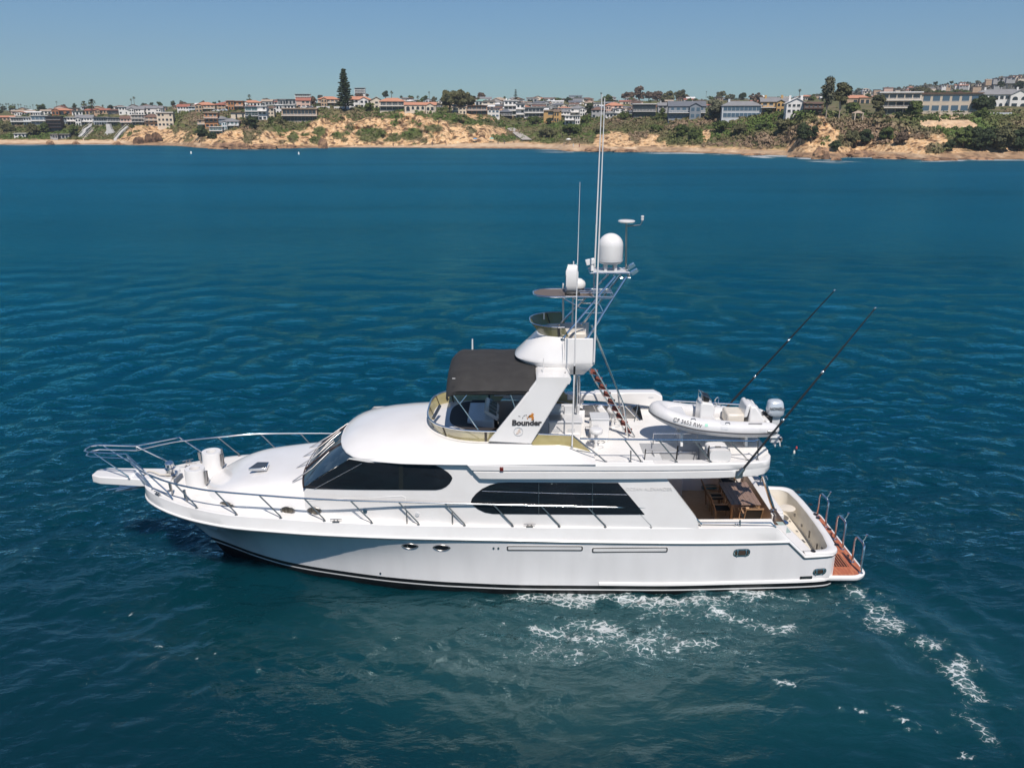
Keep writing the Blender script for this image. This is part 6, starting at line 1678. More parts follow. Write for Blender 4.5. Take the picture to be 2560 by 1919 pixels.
# road ramp to the beach
P_ = [ground(x, y) for x, y in ((1276, 324), (1290, 334), (1302, 343), (1318, 354))]
k = MB(); k.grid([[p + Vector((-2.4, -.5, .9)), p + Vector((2.4, -.5, .9))] for p in P_]); k.grid([[p + Vector((-2.4, -.6, .9)), p + Vector((-2.4, -.9, -1.5))] for p in P_]); o = k.build('beach_ramp', mat('ramp_concrete', (.42, .38, .34), .8), None); tag(o, kind='structure')
def umbrella(px, py, hexc, label):
    p = ground(px, py); o = empty('beach_umbrella', p); tag(o, label, 'umbrella', 'umbrellas on the beach')
    k = MB(); k.lathe([(1.3, 1.75), (.7, 2.15), (.001, 2.35)], (0, 0, 0), 10); k.build('canopy', mat('umbrella_' + label.split()[0], hexc, .6), o)
    k = MB(); k.tube([(0, 0, 0), (0, 0, 2.3)], .04, 5); k.build('pole', TRIM, o)
umbrella(1188, 357, (.12, .30, .50), 'blue beach umbrella right of the dark cave'); umbrella(1229, 356, (.08, .42, .40), 'teal beach umbrella near the ramp'); umbrella(1421, 359, (.75, .74, .70), 'white beach umbrella on the middle beach')
pg = rr
def beach_person(px, py, c, label):
    p = ground(px, py); k = MB()
    k.tube([(0, 0, .0), (.02, 0, .45), (.0, 0, .9)], [.07, .09, .13], 6); k.tube([(.16, 0, 0), (.14, 0, .45), (.08, 0, .9)], [.07, .09, .13], 6)
    k.tube([(.04, 0, .85), (.04, 0, 1.2), (.04, 0, 1.42), (.04, 0, 1.5)], [.16, .17, .2, .07], 8); k.ball((.04, 0, 1.62), .12, 6)
    for s in (-1, 1): k.tube([(.04 + s*.2, 0, 1.4), (.04 + s*.27, -.02, 1.1), (.04 + s*.26, -.1, .85)], [.055, .045, .035], 5)
    o = k.build('person', mat('clothes_' + str(px), c, .7), None, smooth=60); o.location = p; tag(o, label, 'person', 'people on the beach')
for px, py, c in ((983,366,(.05,.05,.07)),(1080,364,(.06,.07,.10)),(1115,364,(.20,.10,.08)),(1245,361,(.04,.04,.05)),(1261,361,(.10,.09,.12)),(1410,365,(.25,.20,.18)),(1433,369,(.60,.58,.55)),(1448,369,(.22,.08,.06))):
    beach_person(px, py, c, 'tiny standing beachgoer on the pale sand under the cliffs')
def car(px, py, c, label):
    p = ground(px, py); o = empty('parked_car', p + Vector((0, -1.5, .3))); tag(o, label, 'car', 'cars parked on the cliff road')
    k = MB(); k.prism([(x, -.9, z) for x, z in ((-2.2, .35), (-2.2, .85), (-1.3, .95), (-.8, 1.45), (.9, 1.45), (1.5, .95), (2.2, .85), (2.2, .35))], (0, 1.8, 0)); k.build('body', mat('car_paint_%d' % px, c, .25), o, bevel=.08)
    k = MB(); k.prism([(x, -.915, z) for x, z in ((-1.15, .97), (-.72, 1.36), (.82, 1.36), (1.3, .97))], (0, .01, 0)); k.build('window', GL['d'], o, smooth=0)
    for x in (-1.35, 1.35):
        k = MB(); k.lathe([(.001, -.1), (.33, -.1), (.33, .1), (.001, .1)], (x, -.85, .33), 12, 'y'); k.build('wheel', BLACK, o)
car(543, 282, (.62, .62, .62), 'silver car parked on the road above the orange house'); car(563, 280, (.5, .58, .66), 'pale blue car parked on the road left of the rust house'); car(763, 273, (.70, .70, .68), 'white car parked by the white wall left of the tall pine'); car(778, 273, (.2, .2, .21), 'grey car parked by the white wall left of the tall pine')
def lowwall(x0, x1, y0, y1, h, m, label, name='garden_wall'):
    a, b = ground(x0, y0), ground(x1, y1); k = MB(); k.bar(a + Vector((0, -1, 0)), b + Vector((0, -1, 0)), .35, h*2); o = k.build(name, m, None, smooth=0); tag(o, label, 'wall')
lowwall(793, 826, 273, 273, 1.5, TRIM, 'white wall on the green bluff left of the tall pine'); lowwall(836, 886, 274, 274, 1.6, TRIM, 'white wall below the tall pine'); lowwall(2303, 2443, 288, 288, 1.0, hmat('wall_beige', WALL['beige']), 'beige terrace wall below the wide beige house'); lowwall(2440, 2525, 292, 291, 1.5, hmat('wall_pale', WALL['pale']), 'pale pool wall below the white mansion')
g_ = ground(2143, 300); o = empty('garden_gazebo', g_); tag(o, 'garden gazebo with pale hipped roof on the cliff edge right of the eucalyptus', 'gazebo')
k = MB(); k.lathe([(2.6, 2.6), (2.5, 2.8), (.001, 3.7)], (0, 0, 0), 4); k.build('roof', hmat('roof_tan', ROOF['tan']), o, smooth=0)
for x in (-1.6, 1.6):
    for y in (-1.2, 1.2): k = MB(); k.box(x - .2, x + .2, y - .2, y + .2, 0, 2.6); k.build('post', hmat('wall_beige', WALL['beige']), o, smooth=0)
# buoys
def buoy(px, py, c, h, label):
    p = WZ(px, py, 0); k = MB(); k.lathe([(.001, -.3*h), (.28*h, -.2*h), (.30*h, .1*h), (.26*h, .55*h), (.20*h, .85*h), (.12*h, .98*h), (.001, 1.02*h)], (0, 0, 0), 16); o = k.build('buoy', mat('buoy_%d' % px, c, .4), None, smooth=50); o.location = p; tag(o, label, 'buoy', 'buoys on the water')
buoy(478, 385, (.75, .75, .74), 1.05, 'white marker buoy off the left headland'); buoy(747, 386.5, (.76, .76, .75), 1.0, 'white marker buoy off the sandstone cliff')
buoy(1991, 1122, (.5, .06, .05), .13, 'small red float astern of the dinghy'); buoy(1985, 1134, (.70, .68, .62), .16, 'small white float below the red float')

# ================================================================== TREES
BARK = mat('bark', (.16, .115, .08), .9, noise=(2, (.09, .065, .045), .4, .65))
BARKP = mat('pale_bark', (.42, .35, .28), .9, noise=(2, (.28, .22, .17), .4, .65))
LF = dict(dark=leafmat('dark_leaves', (.018, .030, .014), (.055, .075, .028)), green=leafmat('green_leaves', (.035, .055, .016), (.11, .14, .036)), olive=leafmat('olive_leaves', (.05, .055, .026), (.14, .135, .06)), grey=leafmat('grey_green_leaves', (.06, .065, .042), (.17, .17, .105)), brown=leafmat('brown_leaves', (.07, .05, .035), (.17, .12, .08)), palm=leafmat('palm_leaves', (.035, .045, .02), (.12, .125, .05)))
def place(px, py, D=None):
    p = ground(px, py) if D is None else W(px, py, D)
    return p, (W(px + .5, py, p.y) - W(px - .5, py, p.y)).length
def tree(px, py, wp, hp, kind, label, group=None, D=None, trunk=-.04, name='tree', bark=None, cat='tree', lean=0, open_=0):
    p, s = place(px, py, D); w, h = wp*s, hp*s
    rs = np.random.default_rng(int(px*13 + py*7))
    o = empty(name, p); tag(o, label, cat, group)
    k = MB(); tr_ = max(.12, w*.035)
    top = Vector((lean*w, 0, h*(.55 + trunk*.3)))
    k.tube([(0, 0, -1.5), (lean*w*.3, 0, h*max(.1, trunk)*.6), top], [tr_*1.3, tr_, tr_*.4], 7)
    for i in range(5):
        a = 6.28*rs.random(); e = Vector((lean*w + math.cos(a)*w*.3, math.sin(a)*w*.3, h*rs.uniform(.55, .85))); st_ = Vector((lean*w*.5, 0, h*max(.15, trunk)*rs.uniform(.6, 1.1)))
        k.tube([st_, st_.lerp(e, .5) + Vector((0, 0, h*.05)), e], [tr_*.6, tr_*.4, tr_*.15], 5)
    k.build('trunk', bark or BARK, o, smooth=60)
    ch = h*(1 - trunk); nb = max(7, int(7 + wp*.22 + (6 + 9*open_)*max(w, ch)/min(w, ch)))
    cz_ = h*trunk + ch*.5
    c = rs.normal(size=(nb, 3)); c /= np.linalg.norm(c, axis=1)[:, None]; c *= rs.uniform(.35, .78, (nb, 1))
    cc = np.stack([c[:, 0]*w*.5 + lean*w, c[:, 1]*w*.42, cz_ + c[:, 2]*ch*.5], 1)
    nb = len(cc); rad = min(w, ch)*rs.uniform(.16, .27, nb)*(1 + .15*open_)
    nl = int(min(150, 46 + wp*1.6)*(1 - .35*open_)); q = leaf_cloud(cc, rad, nl, np.full(nb, max(.16, min(w, ch)*.050)), 1.0, rs)
    # let the clumps be full balls
    tone = np.repeat(np.clip(rs.normal(.5, .2, nb), 0, 1), nl) + rs.normal(0, .14, nb*nl)
    me = cloud_mesh('crown', q, LF[kind], np.clip(tone, 0, 1)); co = bpy.data.objects.new('crown', me); col.objects.link(co); co.parent = o
    return o
def palm(px, py, hp, label, group=None, D=None, date=0):
    p, s = place(px, py, D); h = hp*s; o = empty('palm_tree', p); tag(o, label, 'palm tree', group)
    rs = np.random.default_rng(int(px*3)); k = MB(); r = h*.018 if not date else h*.04
    k.tube([(0, 0, -1), (h*.01, 0, h*.5), (h*.02, 0, h*.9)], [r*1.3, r, r*.9], 6); k.build('trunk', BARK, o, smooth=60)
    k = MB(); L = h*(.17 if not date else .34)
    for i in range(34 if not date else 46):
        a = 6.28*rs.random(); e = rs.uniform(-.7, 1.2); d = Vector((math.cos(a)*math.cos(e), math.sin(a)*math.cos(e), math.sin(e)))
        b = Vector((h*.02, 0, h*.9)); sd = Vector((-math.sin(a), math.cos(a), 0))*L*.13
        m1 = b + d*L*.6; m2 = b + d*L + Vector((0, 0, -L*.35))
        k.add([b, m1 - sd, m1 + sd, m2], [(0, 1, 2), (1, 3, 2)])
    me_o = k.build('fronds', LF['palm'], o, smooth=0, weld=False)
    at = me_o.data.attributes.new('tone', 'FLOAT', 'FACE'); at.data.foreach_set('value', rs.random(len(me_o.data.polygons)).astype(np.float32))
    return o
def pine(px, py, wp, hp, label, tiers=17, D=None):
    p, s = place(px, py, D); w, h = wp*s, hp*s; o = empty('norfolk_pine', p); tag(o, label, 'pine tree')
    k = MB(); k.tube([(0, 0, -1), (0, 0, h*.5), (0, 0, h)], [w*.035, w*.025, w*.006], 8); k.build('trunk', BARK, o)
    rs = np.random.default_rng(int(px)); C_, Rr = [], []
    for t in range(tiers):
        u = (t + .3)/tiers; z = h*(.10 + .88*u); R_ = w*.5*(1 - u)**.85*rs.uniform(.72, 1.2) + w*.03
        for b in range(7):
            a = 6.28*(b/7) + rs.uniform(0, 1); R_b = R_*rs.uniform(.75, 1.15)
            for v in (.3, .55, .8, 1.0):
                C_.append((math.cos(a)*R_b*v, math.sin(a)*R_b*v, z + R_*.14*v*v)); Rr.append(w*.075*(1.15 - .35*v))
    C_, Rr = np.array(C_), np.array(Rr)
    q = leaf_cloud(C_, Rr, 14, Rr*.5, .8, rs); tone = np.clip(np.repeat(rs.random(len(C_))*.7, 14), 0, 1)
    me = cloud_mesh('crown', q, LF['dark'], tone); co = bpy.data.objects.new('crown', me); col.objects.link(co); co.parent = o
pine(864, 277, 47, 100, 'tall dark norfolk pine standing high above the bluff houses')
pine(1289, 272, 17, 47, 'smaller dark norfolk pine above the valley houses', 12)
rowp = 'row of distant fan palms at far left'
for px, t_ in ((4,260),(9,261),(18,259),(24,259),(34,260.5),(40,261),(48,260.5),(54,261),(64,264.5),(69,265),(77,266),(84,262)):
    palm(px, 279, 279 - t_, 'thin fan palm in the distant row at the far left edge', rowp, D=760)
palm(143, 272, 18, 'single thin fan palm above the terracotta hipped house'); palm(330, 272, 24, 'shorter of the twin fan palms above the white villas'); palm(337, 271, 28, 'taller of the twin fan palms above the white villas')
palm(213, 286, 29, 'smaller date palm left of its taller neighbour in the second row', date=1); palm(233, 287, 34, 'taller date palm in the second row', date=1); palm(258, 276, 12, 'small palm behind the red brown roofed house', date=1)
palm(453, 266, 13, 'small palm left of the white arched house', date=1); palm(624, 256, 17, 'bushy palm above the terracotta hipped roof', date=1); palm(979, 246, 16, 'bushy palm behind the columned balcony house', date=1); palm(1073, 252, 22, 'lone fan palm on the skyline above the low mediterranean house'); palm(1502, 254, 22, 'lone fan palm on the skyline behind the antennas'); palm(1765, 243, 14, 'lone fan palm above the slate gabled house'); palm(1998, 240, 15, 'dark palm above the white gabled house', date=1); palm(2304, 262, 24, 'palm left of the wide beige house', date=1); palm(1262, 252, 10, 'small palm left of the smaller pine', date=1); palm(1045, 258, 16, 'low palm beside the lone fan palm', date=1)
T = [
 (97,276,16,14,'green','round tree left of its taller neighbour above the pink house'), (109,279,18,17,'green','broad tree above the long low pink house'), (95,288,16,12,'dark','dark bush tree in front of the long pink house'), (4,286,14,12,'dark','dark tree at the left edge of the ridge'), (157,275,24,13,'brown','domed tree behind the bright terracotta roof'), (187,275,12,16,'dark','pointed dark tree right of the terracotta roof'), (66,276,15,5,'green','flat tree crown left on the pink roof line'),
 (361,266,16,8,'dark','small dark tree left on the white villa roofs'), (380,266,13,10,'dark','rounder dark tree over the longest white villa'), (398,264,14,10,'dark','dark tree at the right end of the white villas'), (434,267,15,14,'dark','dark tree between headland villas and white arched house'), (549,257,8,5,'dark','tiny dark tree left of the rust house'), (625,256,20,9,'olive','low tree above the terracotta hipped roof'), (664,252,28,6,'brown','flat brown tree crown on the ridge left of the grey long house'), (688,261,18,10,'dark','dark tree right of the tan roofed grey house'),
 (784,266,20,25,'brown','brown round tree left of the tall pine houses'), (800,247,18,9,'brown','brown tree on the ridge left of the tall pine'), (898,244,24,12,'brown','brown tree below the distant white tower'), (919,243,14,8,'brown','small brown tree right of the distant white tower'), (964,245,24,16,'dark','dark tree behind the cream gabled house'), (923,277,26,20,'green','round green garden tree below the white terracotta house'), (1028,253,16,15,'green','green tree behind the low mediterranean house'), (1003,247,8,8,'dark','dark treetop right of the bushy palm'), (1062,254,22,14,'green','green tree under the lone fan palm'), (1086,257,18,14,'olive','olive tree left of the eucalyptus group'),
 (1203,251,26,18,'brown','brown tree behind the teal roof'), (1260,256,24,12,'green','low green tree left of the smaller pine'), (1326,262,22,12,'dark','low dark tree behind the slate roofed houses'), (1389,257,34,13,'green','wide green tree on the ridge above the ochre block'), (1420,258,20,14,'dark','dark tree beside the wide green ridge tree'), (1446,259,42,17,'dark','broad dark tree above the white and grey house'),
 (1473,292,20,38,'dark','dark conifer left of the antennas'), (1521,261,34,22,'green','round tree behind the antenna tips'), (1570,254,40,24,'brown','brown tree left of the tallest ridge tree'), (1598,252,34,33,'brown','tallest brown tree on the middle ridge'), (1622,252,32,23,'brown','brown tree right of the tallest ridge tree'), (1644,254,38,25,'brown','domed tree, first of the three right on the ridge'), (1672,254,38,25,'olive','domed tree, second of the three on the ridge'), (1702,252,40,23,'olive','domed tree, third of the three on the ridge'), (1660,260,40,16,'olive','lower domed tree beneath the three ridge domes'),
 (1656,292,16,22,'green','bright green tree beside the grey chimney house'), (1788,298,52,46,'grey','grey green tree at the right gable of the slate house'), (1800,250,30,22,'olive','olive tree behind the blue grey house'), (1825,252,34,16,'olive','wide olive tree behind the blue grey hipped roof'), (1856,253,20,20,'dark','dark tree behind the blue grey roof ridge'), (1890,254,42,20,'brown','large brown tree left behind the duplex'), (1870,272,36,16,'green','green garden tree above the grey hipped roof'), (1889,273,26,26,'brown','brown tree directly left of the duplex'), (1921,285,20,14,'dark','dark shrub tree in front of the duplex'), (2030,256,24,20,'green','green tree above the low dark brown house'),
 (2130,285,40,30,'green','green tree under the broad terracotta roof'), (2192,292,34,58,'olive','olive tree left of the modern white framed house'), (2286,292,44,44,'green','round clipped pine right of the modern white framed house'), (2299,276,30,42,'green','bright green tree between the two modern houses'), (2225,246,60,16,'green','broad crown behind the modern white framed house'), (2300,240,70,22,'olive','long olive crown on the ridge between the modern houses'), (2345,240,50,14,'green','flat crown left above the wide beige house'), (2400,240,70,16,'green','flat crown above the wide beige house'), (2456,284,54,44,'dark','dark stone pine left of the white mansion'), (2455,300,40,30,'green','green tree below the dark stone pine'), (2500,225,18,28,'dark','dark tree above the white mansion roof'), (2548,226,30,22,'dark','dark tree at the right edge above the mansion'), (2338,214,12,10,'dark','dark treetop on the skyline over the beige house'), (2378,212,10,10,'dark','small dark treetop left of the far hillside'),
 (2250,300,34,20,'dark','dark shrub tree below the modern white framed house'), (2290,300,26,26,'green','green shrub tree left of the bare sand terrace'), (2200,292,36,16,'olive','olive hedge tree behind the gazebo'), (1295,304,20,12,'green','green bush tree below the narrow white house'), (1333,313,42,22,'green','broad green bush in the valley below the white terrace house'), (1372,312,22,16,'dark','dark bush below the ochre block'), (1460,312,26,22,'green','green bush tree right of the lowest white terrace'), (1560,300,30,20,'green','green tree below the pink house'), (2012,288,22,12,'dark','dark bush tree right of the white gabled house'),
 (617,316,26,18,'olive','olive bush on the headland below the teal glass tower'), (632,322,30,34,'dark','dark ravine tree on the first headland'), (677,311,18,20,'green','bright green bush below the cream beamed house'), (505,348,38,30,'dark','dark tree cluster in the cove below the orange house'), (530,350,34,20,'dark','dark tree right in the cove beneath the teal house'), (700,312,30,16,'olive','olive bush left of the curved roof house'), (20,330,40,22,'olive','olive tree at the left edge above the beach'), (85,336,44,26,'olive','olive trees below the white blue glass house'), (110,330,36,22,'green','green bushes below the dark brown block'), (185,338,30,22,'green','green trees left of the zigzag stair'), (330,322,16,10,'green','small bush at the stair top by the headland'),
]
T += [(2004,356,34,46,'dark','dark foliage also standing for gully shade left of the tan point'), (2030,346,30,34,'dark','dark foliage also standing for shade at the gully top'), (2086,378,34,26,'dark','dark shrub in the hollow right of the tan point'), (2128,366,40,40,'olive','olive bush on the cliff under the gazebo'), (2162,362,40,38,'dark','dark bush on the cliff right of the olive bush'), (2215,352,50,32,'green','green bush on the cliff under the modern white house'), (2250,366,36,34,'brown','brown bush on the cliff under the modern white house'), (2372,378,34,26,'dark','dark bush standing for cave shade at the beach below the beige house'), (2408,366,52,50,'green','green bush mass on the cliff right of the bare sand'), (2452,376,56,56,'dark','dark bush mass on the right cliff, first of three'), (2500,380,60,62,'olive','olive bush mass on the right cliff, second of three'), (2546,378,50,60,'dark','dark bush mass on the right cliff at the frame edge'),  # gully foliage and cave bush added as dark shapes for shade
 (1735,352,40,30,'green','rounded green bush low on the brown slope'), (1702,340,50,28,'green','green bush on the slope below the slate house'), (1800,332,50,28,'green','green bush on the slope under the grey green tree'), (1848,336,46,26,'olive','olive bush mid slope below the blue grey house'), (1905,330,40,22,'dark','dark bush mid slope below the duplex'), (1640,335,44,24,'green','green bush below the black glass house'), (1960,330,60,36,'olive','olive bush slope below the white gabled house'), (1500,336,40,20,'olive','olive bush at the left rim of the tan scar by the antennas'), (1430,340,60,28,'green','green bush slope in the valley right of the ramp'), (1370,345,60,24,'olive','olive bush slope in the valley near the ramp')]
TG = 'trees among the cliff houses'
for px, py, wp, hp, kd, lb in T: tree(px, py, wp, hp, kd, lb, TG)
for px, py, wp, hp, lb in ((1124,284,50,54,'left tree of the dark eucalyptus trio'), (1149,285,40,57,'middle tree of the dark eucalyptus trio'), (1173,284,44,52,'right tree of the dark eucalyptus trio')):
    tree(px, py, wp, hp, 'olive', lb, 'eucalyptus trio on the bluff', trunk=.24, name='eucalyptus_tree')
tree(2064, 300, 36, 104, 'grey', 'tall sparse eucalyptus, taller of the pair on the right headland', 'eucalyptus pair on the right headland', trunk=.26, name='eucalyptus_tree', bark=BARKP, open_=1)
tree(2096, 300, 42, 90, 'olive', 'leaning eucalyptus, shorter of the pair on the right headland', 'eucalyptus pair on the right headland', trunk=.30, name='eucalyptus_tree', bark=BARKP, lean=.05, open_=.6)
bt_ = 'trees among the crowded back rows'
for i in range(90):
    px = rr.uniform(5, 2560); u_ = rr.random()**1.4; y_ = ridge_y(px)*(1 - u_) + ter_y(px)*u_ + 1; w_ = rr.uniform(9, 22)
    tree(px, y_, w_, w_*rr.uniform(.5, .95), rr.choice(['dark', 'green', 'olive', 'brown', 'green']), 'small bushy tree standing among the crowded back row houses', bt_)
# hillside foliage beyond, one far wood
cs = []
for i in range(620):
    px = rr.uniform(1500, 2640); py = fy(px) + rr.uniform(-1, 26)
    cs.append(W(px, py, 1185 + rr.uniform(0, 60)))
cs = np.array([tuple(c) for c in cs]); rad = np.random.default_rng(3).uniform(2.0, 5.0, len(cs))
q = leaf_cloud(cs, rad, 14, rad*.35, .8); tone = np.clip(np.repeat(np.random.default_rng(4).normal(.4, .25, len(cs)), 14), 0, 1)
wo2 = bpy.data.objects.new('far_wood', cloud_mesh('far_wood', q, leafmat('far_leaves', (.06, .07, .04), (.15, .135, .09)), tone)); col.objects.link(wo2); tag(wo2, 'far hazy tree cover on the hillside beyond the houses', 'wood', kind='stuff')  # leaf colours lightened to put distance haze into them
# gardens and gaps between the houses on the terrace
cs = []
for i in range(2600):
    px = rr.uniform(-40, 2600); t = rr.random()**1.3
    P_ = prof(px); y0_, y1_ = P_[3][0], P_[5][0]; py = y0_ + (y1_ - y0_)*t
    c = ground(px, py); cs.append((c.x, c.y, c.z - .3))
cs = np.array(cs); rad = np.random.default_rng(6).uniform(.7, 2.0, len(cs))
q = leaf_cloud(cs, rad, 16, rad*.28, .9); tone = np.clip(np.repeat(np.random.default_rng(7).normal(.35, .25, len(cs)), 16), 0, 1)
wo3 = bpy.data.objects.new('garden_shrubbery', cloud_mesh('garden_shrubbery', q, LF['green'], tone)); col.objects.link(wo3); tag(wo3, 'garden shrubs filling the gaps between the houses', 'shrubs', kind='stuff')
# ================================================================== WATER: one wave mesh, finest around the yacht
def axis(lo, hi, f0, f1, step, grow, mx):
    a = list(np.arange(f0, f1 + step/2, step)); s = step
    while a[-1] < hi: s = min(s*grow, mx); a.append(a[-1] + s)
    s = step; b = []
    x = f0
    while x > lo: s = min(s*grow, mx); x -= s; b.append(x)
    return np.array(b[::-1] + a)
gx = axis(-3500, 3500, -15, 17, .075, 1.022, 60)
gy = axis(-250, 640, 13, 33, .075, 1.018, 6)
sxx = np.gradient(gx); syy = np.gradient(gy)
WX, WY = np.meshgrid(gx, gy)
SPX = np.maximum(*np.meshgrid(sxx, syy))
def pw(px, py): q = WZ(px, py, 0); return q.x, q.y
def dist_poly(pts):
    P_ = np.array([pw(*q) for q in pts]); d = np.full(WX.shape, 1e9); tt = np.zeros(WX.shape)
    acc = 0
    for a, b in zip(P_[:-1], P_[1:]):
        ab = b - a; L2 = (ab**2).sum(); t = np.clip(((WX - a[0])*ab[0] + (WY - a[1])*ab[1])/L2, 0, 1)
        dd = np.hypot(WX - a[0] - t*ab[0], WY - a[1] - t*ab[1]); d = np.minimum(d, dd)
    return d
def blob(px, py, rx, ry):
    x, y = pw(px, py); return np.exp(-(((WX - x)/rx)**2 + ((WY - y)/ry)**2))
near = (np.abs(WX) < 24) & (WY > 10) & (WY < 42)
# disturbed wake on the camera side, plus the hull's pale reflection painted as milky colour
wake_reflection = np.clip(.9*blob(1500, 1560, 4.2, 1.7) + .8*blob(1230, 1620, 2.6, 2.0) + .8*blob(1850, 1550, 3.6, 1.5) + .9*blob(1400, 1750, 2.4, 2.0) + .35*blob(2150, 1650, 2.6, 2.0) + .3*blob(1750, 1700, 3, 2.0) + .3*blob(900, 1560, 2, 1.0), 0, 1)
wake_reflection *= .55 + .75*fbm(WX*.35, WY*.5, 4, 101)
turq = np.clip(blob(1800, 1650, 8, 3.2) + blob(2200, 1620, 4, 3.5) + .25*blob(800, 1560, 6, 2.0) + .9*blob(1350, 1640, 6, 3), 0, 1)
calm_a = np.clip(sst(30, 17, WY)*sst(40, 14, np.abs(WX)) - .75*np.clip(wake_reflection*1.2, 0, 1)*blob(1600, 1570, 5, 2.5)*1.3, 0, 1)
rgw = np.random.default_rng(11)
Hh = np.zeros_like(WX)
warpx = WX + 1.6*(fbm(WX*.12, WY*.12, 2, 31) - .5)*2; warpy = WY + 1.6*(fbm(WX*.12 + 50, WY*.12, 2, 33) - .5)*2
amp_field = .72 + .5*fbm(WX*.05, WY*.03, 3, 41)
calm = 1 - .62*np.clip(sst(27, 14, WY)*sst(60, 20, np.abs(WX)), 0, 1)*(WY < 30)
for i in range(120):
    lam = math.exp(rgw.uniform(math.log(.35), math.log(4.8)))
    th = rgw.normal(R(-70), .95); kx, ky = math.cos(th), math.sin(th)
    k_ = 2*math.pi/lam; a = .0135*(lam if lam < 1.8 else 1.8*(lam/1.8)**.05)*rgw.uniform(.5, 1.2)
    ph = rgw.uniform(0, 6.28)
    fade = np.clip((lam/SPX - 3.5)/3.5, 0, 1)*(1 - sst(70, 160, WY))
    if fade.max() <= 0: continue
    s_ = np.sin(k_*(kx*warpx + ky*warpy) + ph)
    Hh += a*fade*s_*.42
Hh *= amp_field*calm
for i in range(60):
    lam = math.exp(rgw.uniform(math.log(.35), math.log(2.2)))
    th = rgw.uniform(0, 6.28); k_ = 2*math.pi/lam
    fade = np.clip((lam/SPX - 2.5)/2.5, 0, 1)*wake_reflection
    Hh += .0105*lam**.9*rgw.uniform(.5, 1.2)*fade*np.sin(k_*(math.cos(th)*warpx*1.1 + math.sin(th)*warpy) + rgw.uniform(0, 6.28))*.42
# divergent ripples along the hull and the curl of the turn
Hh += np.where(near, .020*np.sin(2*math.pi*(WX*.62 + WY*.80)/.55)*blob(1180, 1580, 1.9, 1.2), 0)
Hh += np.where(near, .035*np.sin(2*math.pi*dist_poly([(2140,1460),(2300,1560),(2440,1700),(2520,1900)])/1.6)*np.exp(-(dist_poly([(2140,1460),(2300,1560),(2440,1700),(2520,1900)])/3.5)**2), 0)
# flatten beneath the hull so no crest stands inside it
# ---- foam pattern
nz = fbm(WX*1.5, WY*1.9, 5, 51); nz2 = fbm(WX*5, WY*6, 3, 61); str_ = 1 - np.abs(2*fbm(WX*1.1 + 3, WY*1.7, 4, 71) - 1); str2 = 1 - np.abs(2*fbm(WX*2.6 + 9, WY*3.6, 3, 81) - 1)
lace = sst(.80, .97, str_*.55 + str2*.30 + nz2*.22)
foam = np.zeros_like(WX)
hb = sst(1.0, 0, np.abs(WY - (YC - 2.72)))*sst(-.5, 2.0, WX)*sst(9.5, 7, WX)
foam = np.maximum(foam, hb*sst(.32, .60, nz + .12*nz2 - .02)*.50)
for px, py, rx, ry, g in ((1790,1490,1.5,.55,1.0),(1840,1530,1.0,.5,.8),(1350,1490,1.2,.4,.8),(1480,1500,1.4,.5,.7),(1470,1560,.7,.35,.9),(1550,1590,1.3,.55,.95),(1620,1625,.9,.4,.7),(1930,1570,.7,.35,.95),(1680,1540,1.2,.5,.5),(1400,1640,1.4,.5,.5),(1980,1500,1.2,.4,.5),(1240,1510,.9,.5,.35),(1700,1600,2.0,.8,.35),(1340,1620,.9,.4,.6)):
    foam = np.maximum(foam, g*np.clip(blob(px, py, rx, ry)*1.5, 0, 1)*(.30 + .50*lace)*sst(.25, .55, nz))
trail = [(2150,1485),(2182,1500),(2192,1540),(2215,1555),(2270,1580),(2330,1625),(2385,1650),(2400,1690),(2425,1735),(2450,1780),(2475,1830)]
dt_ = dist_poly(trail)
foam = np.maximum(foam, np.exp(-(dt_/.42)**2)*(.05 + .36*sst(.40, .70, nz + .2*nz2 - .02)))
foam = np.maximum(foam, np.exp(-(dt_/.8)**2)*sst(.52, .75, nz2*.6 + nz*.5)*.32)
tr2 = dist_poly([(2100,1490),(2140,1530),(2180,1545)]); foam = np.maximum(foam, np.exp(-(tr2/.35)**2)*lace*.8)
tr3 = dist_poly([(1900,1680),(2080,1740),(2230,1790),(2380,1880)]); foam = np.maximum(foam, np.exp(-(tr3/.5)**2)*sst(.62, .8, nz2*.65 + nz*.45)*.5)
tr4 = dist_poly([(285,1520),(390,1600),(540,1650),(690,1690),(760,1715)]); foam = np.maximum(foam, np.exp(-(tr4/.35)**2)*sst(.63, .8, nz2*.6 + nz*.45)*.55)  # wave crest line, its sparkle painted as foam specks
Hh += .05*np.exp(-(tr4/.8)**2)*(nz - .3)*near
tr5 = dist_poly([(1260,1560),(1500,1600),(1800,1610)]); foam = np.maximum(foam, np.exp(-(tr5/.25)**2)*sst(.50, .72, nz)*.42)
foam = np.clip(foam*1.25, 0, 1)*near
# surf along the shore
spx = np.arange(-300, 2900, 6.0); sx_, sy_ = np.array([pw(p, shore_y(p)) for p in spx]).T
ys_sh = np.interp(WX/np.maximum(WY, 1), sx_/sy_, sy_, left=1e9, right=1e9)
ds_ = ys_sh - WY
wnz = fbm(WX*.06, WY*.3, 4, 91)
pos = np.interp(WX/np.maximum(WY, 1), sx_/sy_, spx)
wt_ = np.interp(pos, [0, 300, 1250, 1300, 1420, 1500, 1720, 2000, 2100, 2560], [.25, .1, .1, .6, .6, .5, .75, .55, .85, .9])
surf = sst(16, 2, np.abs(ds_ - 4))*sst(.62, .72, wnz + .2*wt_)*(WY > 100)
for px, py, rx, ry in ((1385,377,14,5),(1900,392.5,6,2.5),(2085,400,7,4),(2060,404,8,2.5),(1660,385.5,9,2),(1540,381,12,1.6),(2440,402,14,2.5)):
    surf = np.maximum(surf, np.clip(blob(px, py, rx*.6, ry*4)*1.3, 0, 1)*sst(.42, .6, wnz))
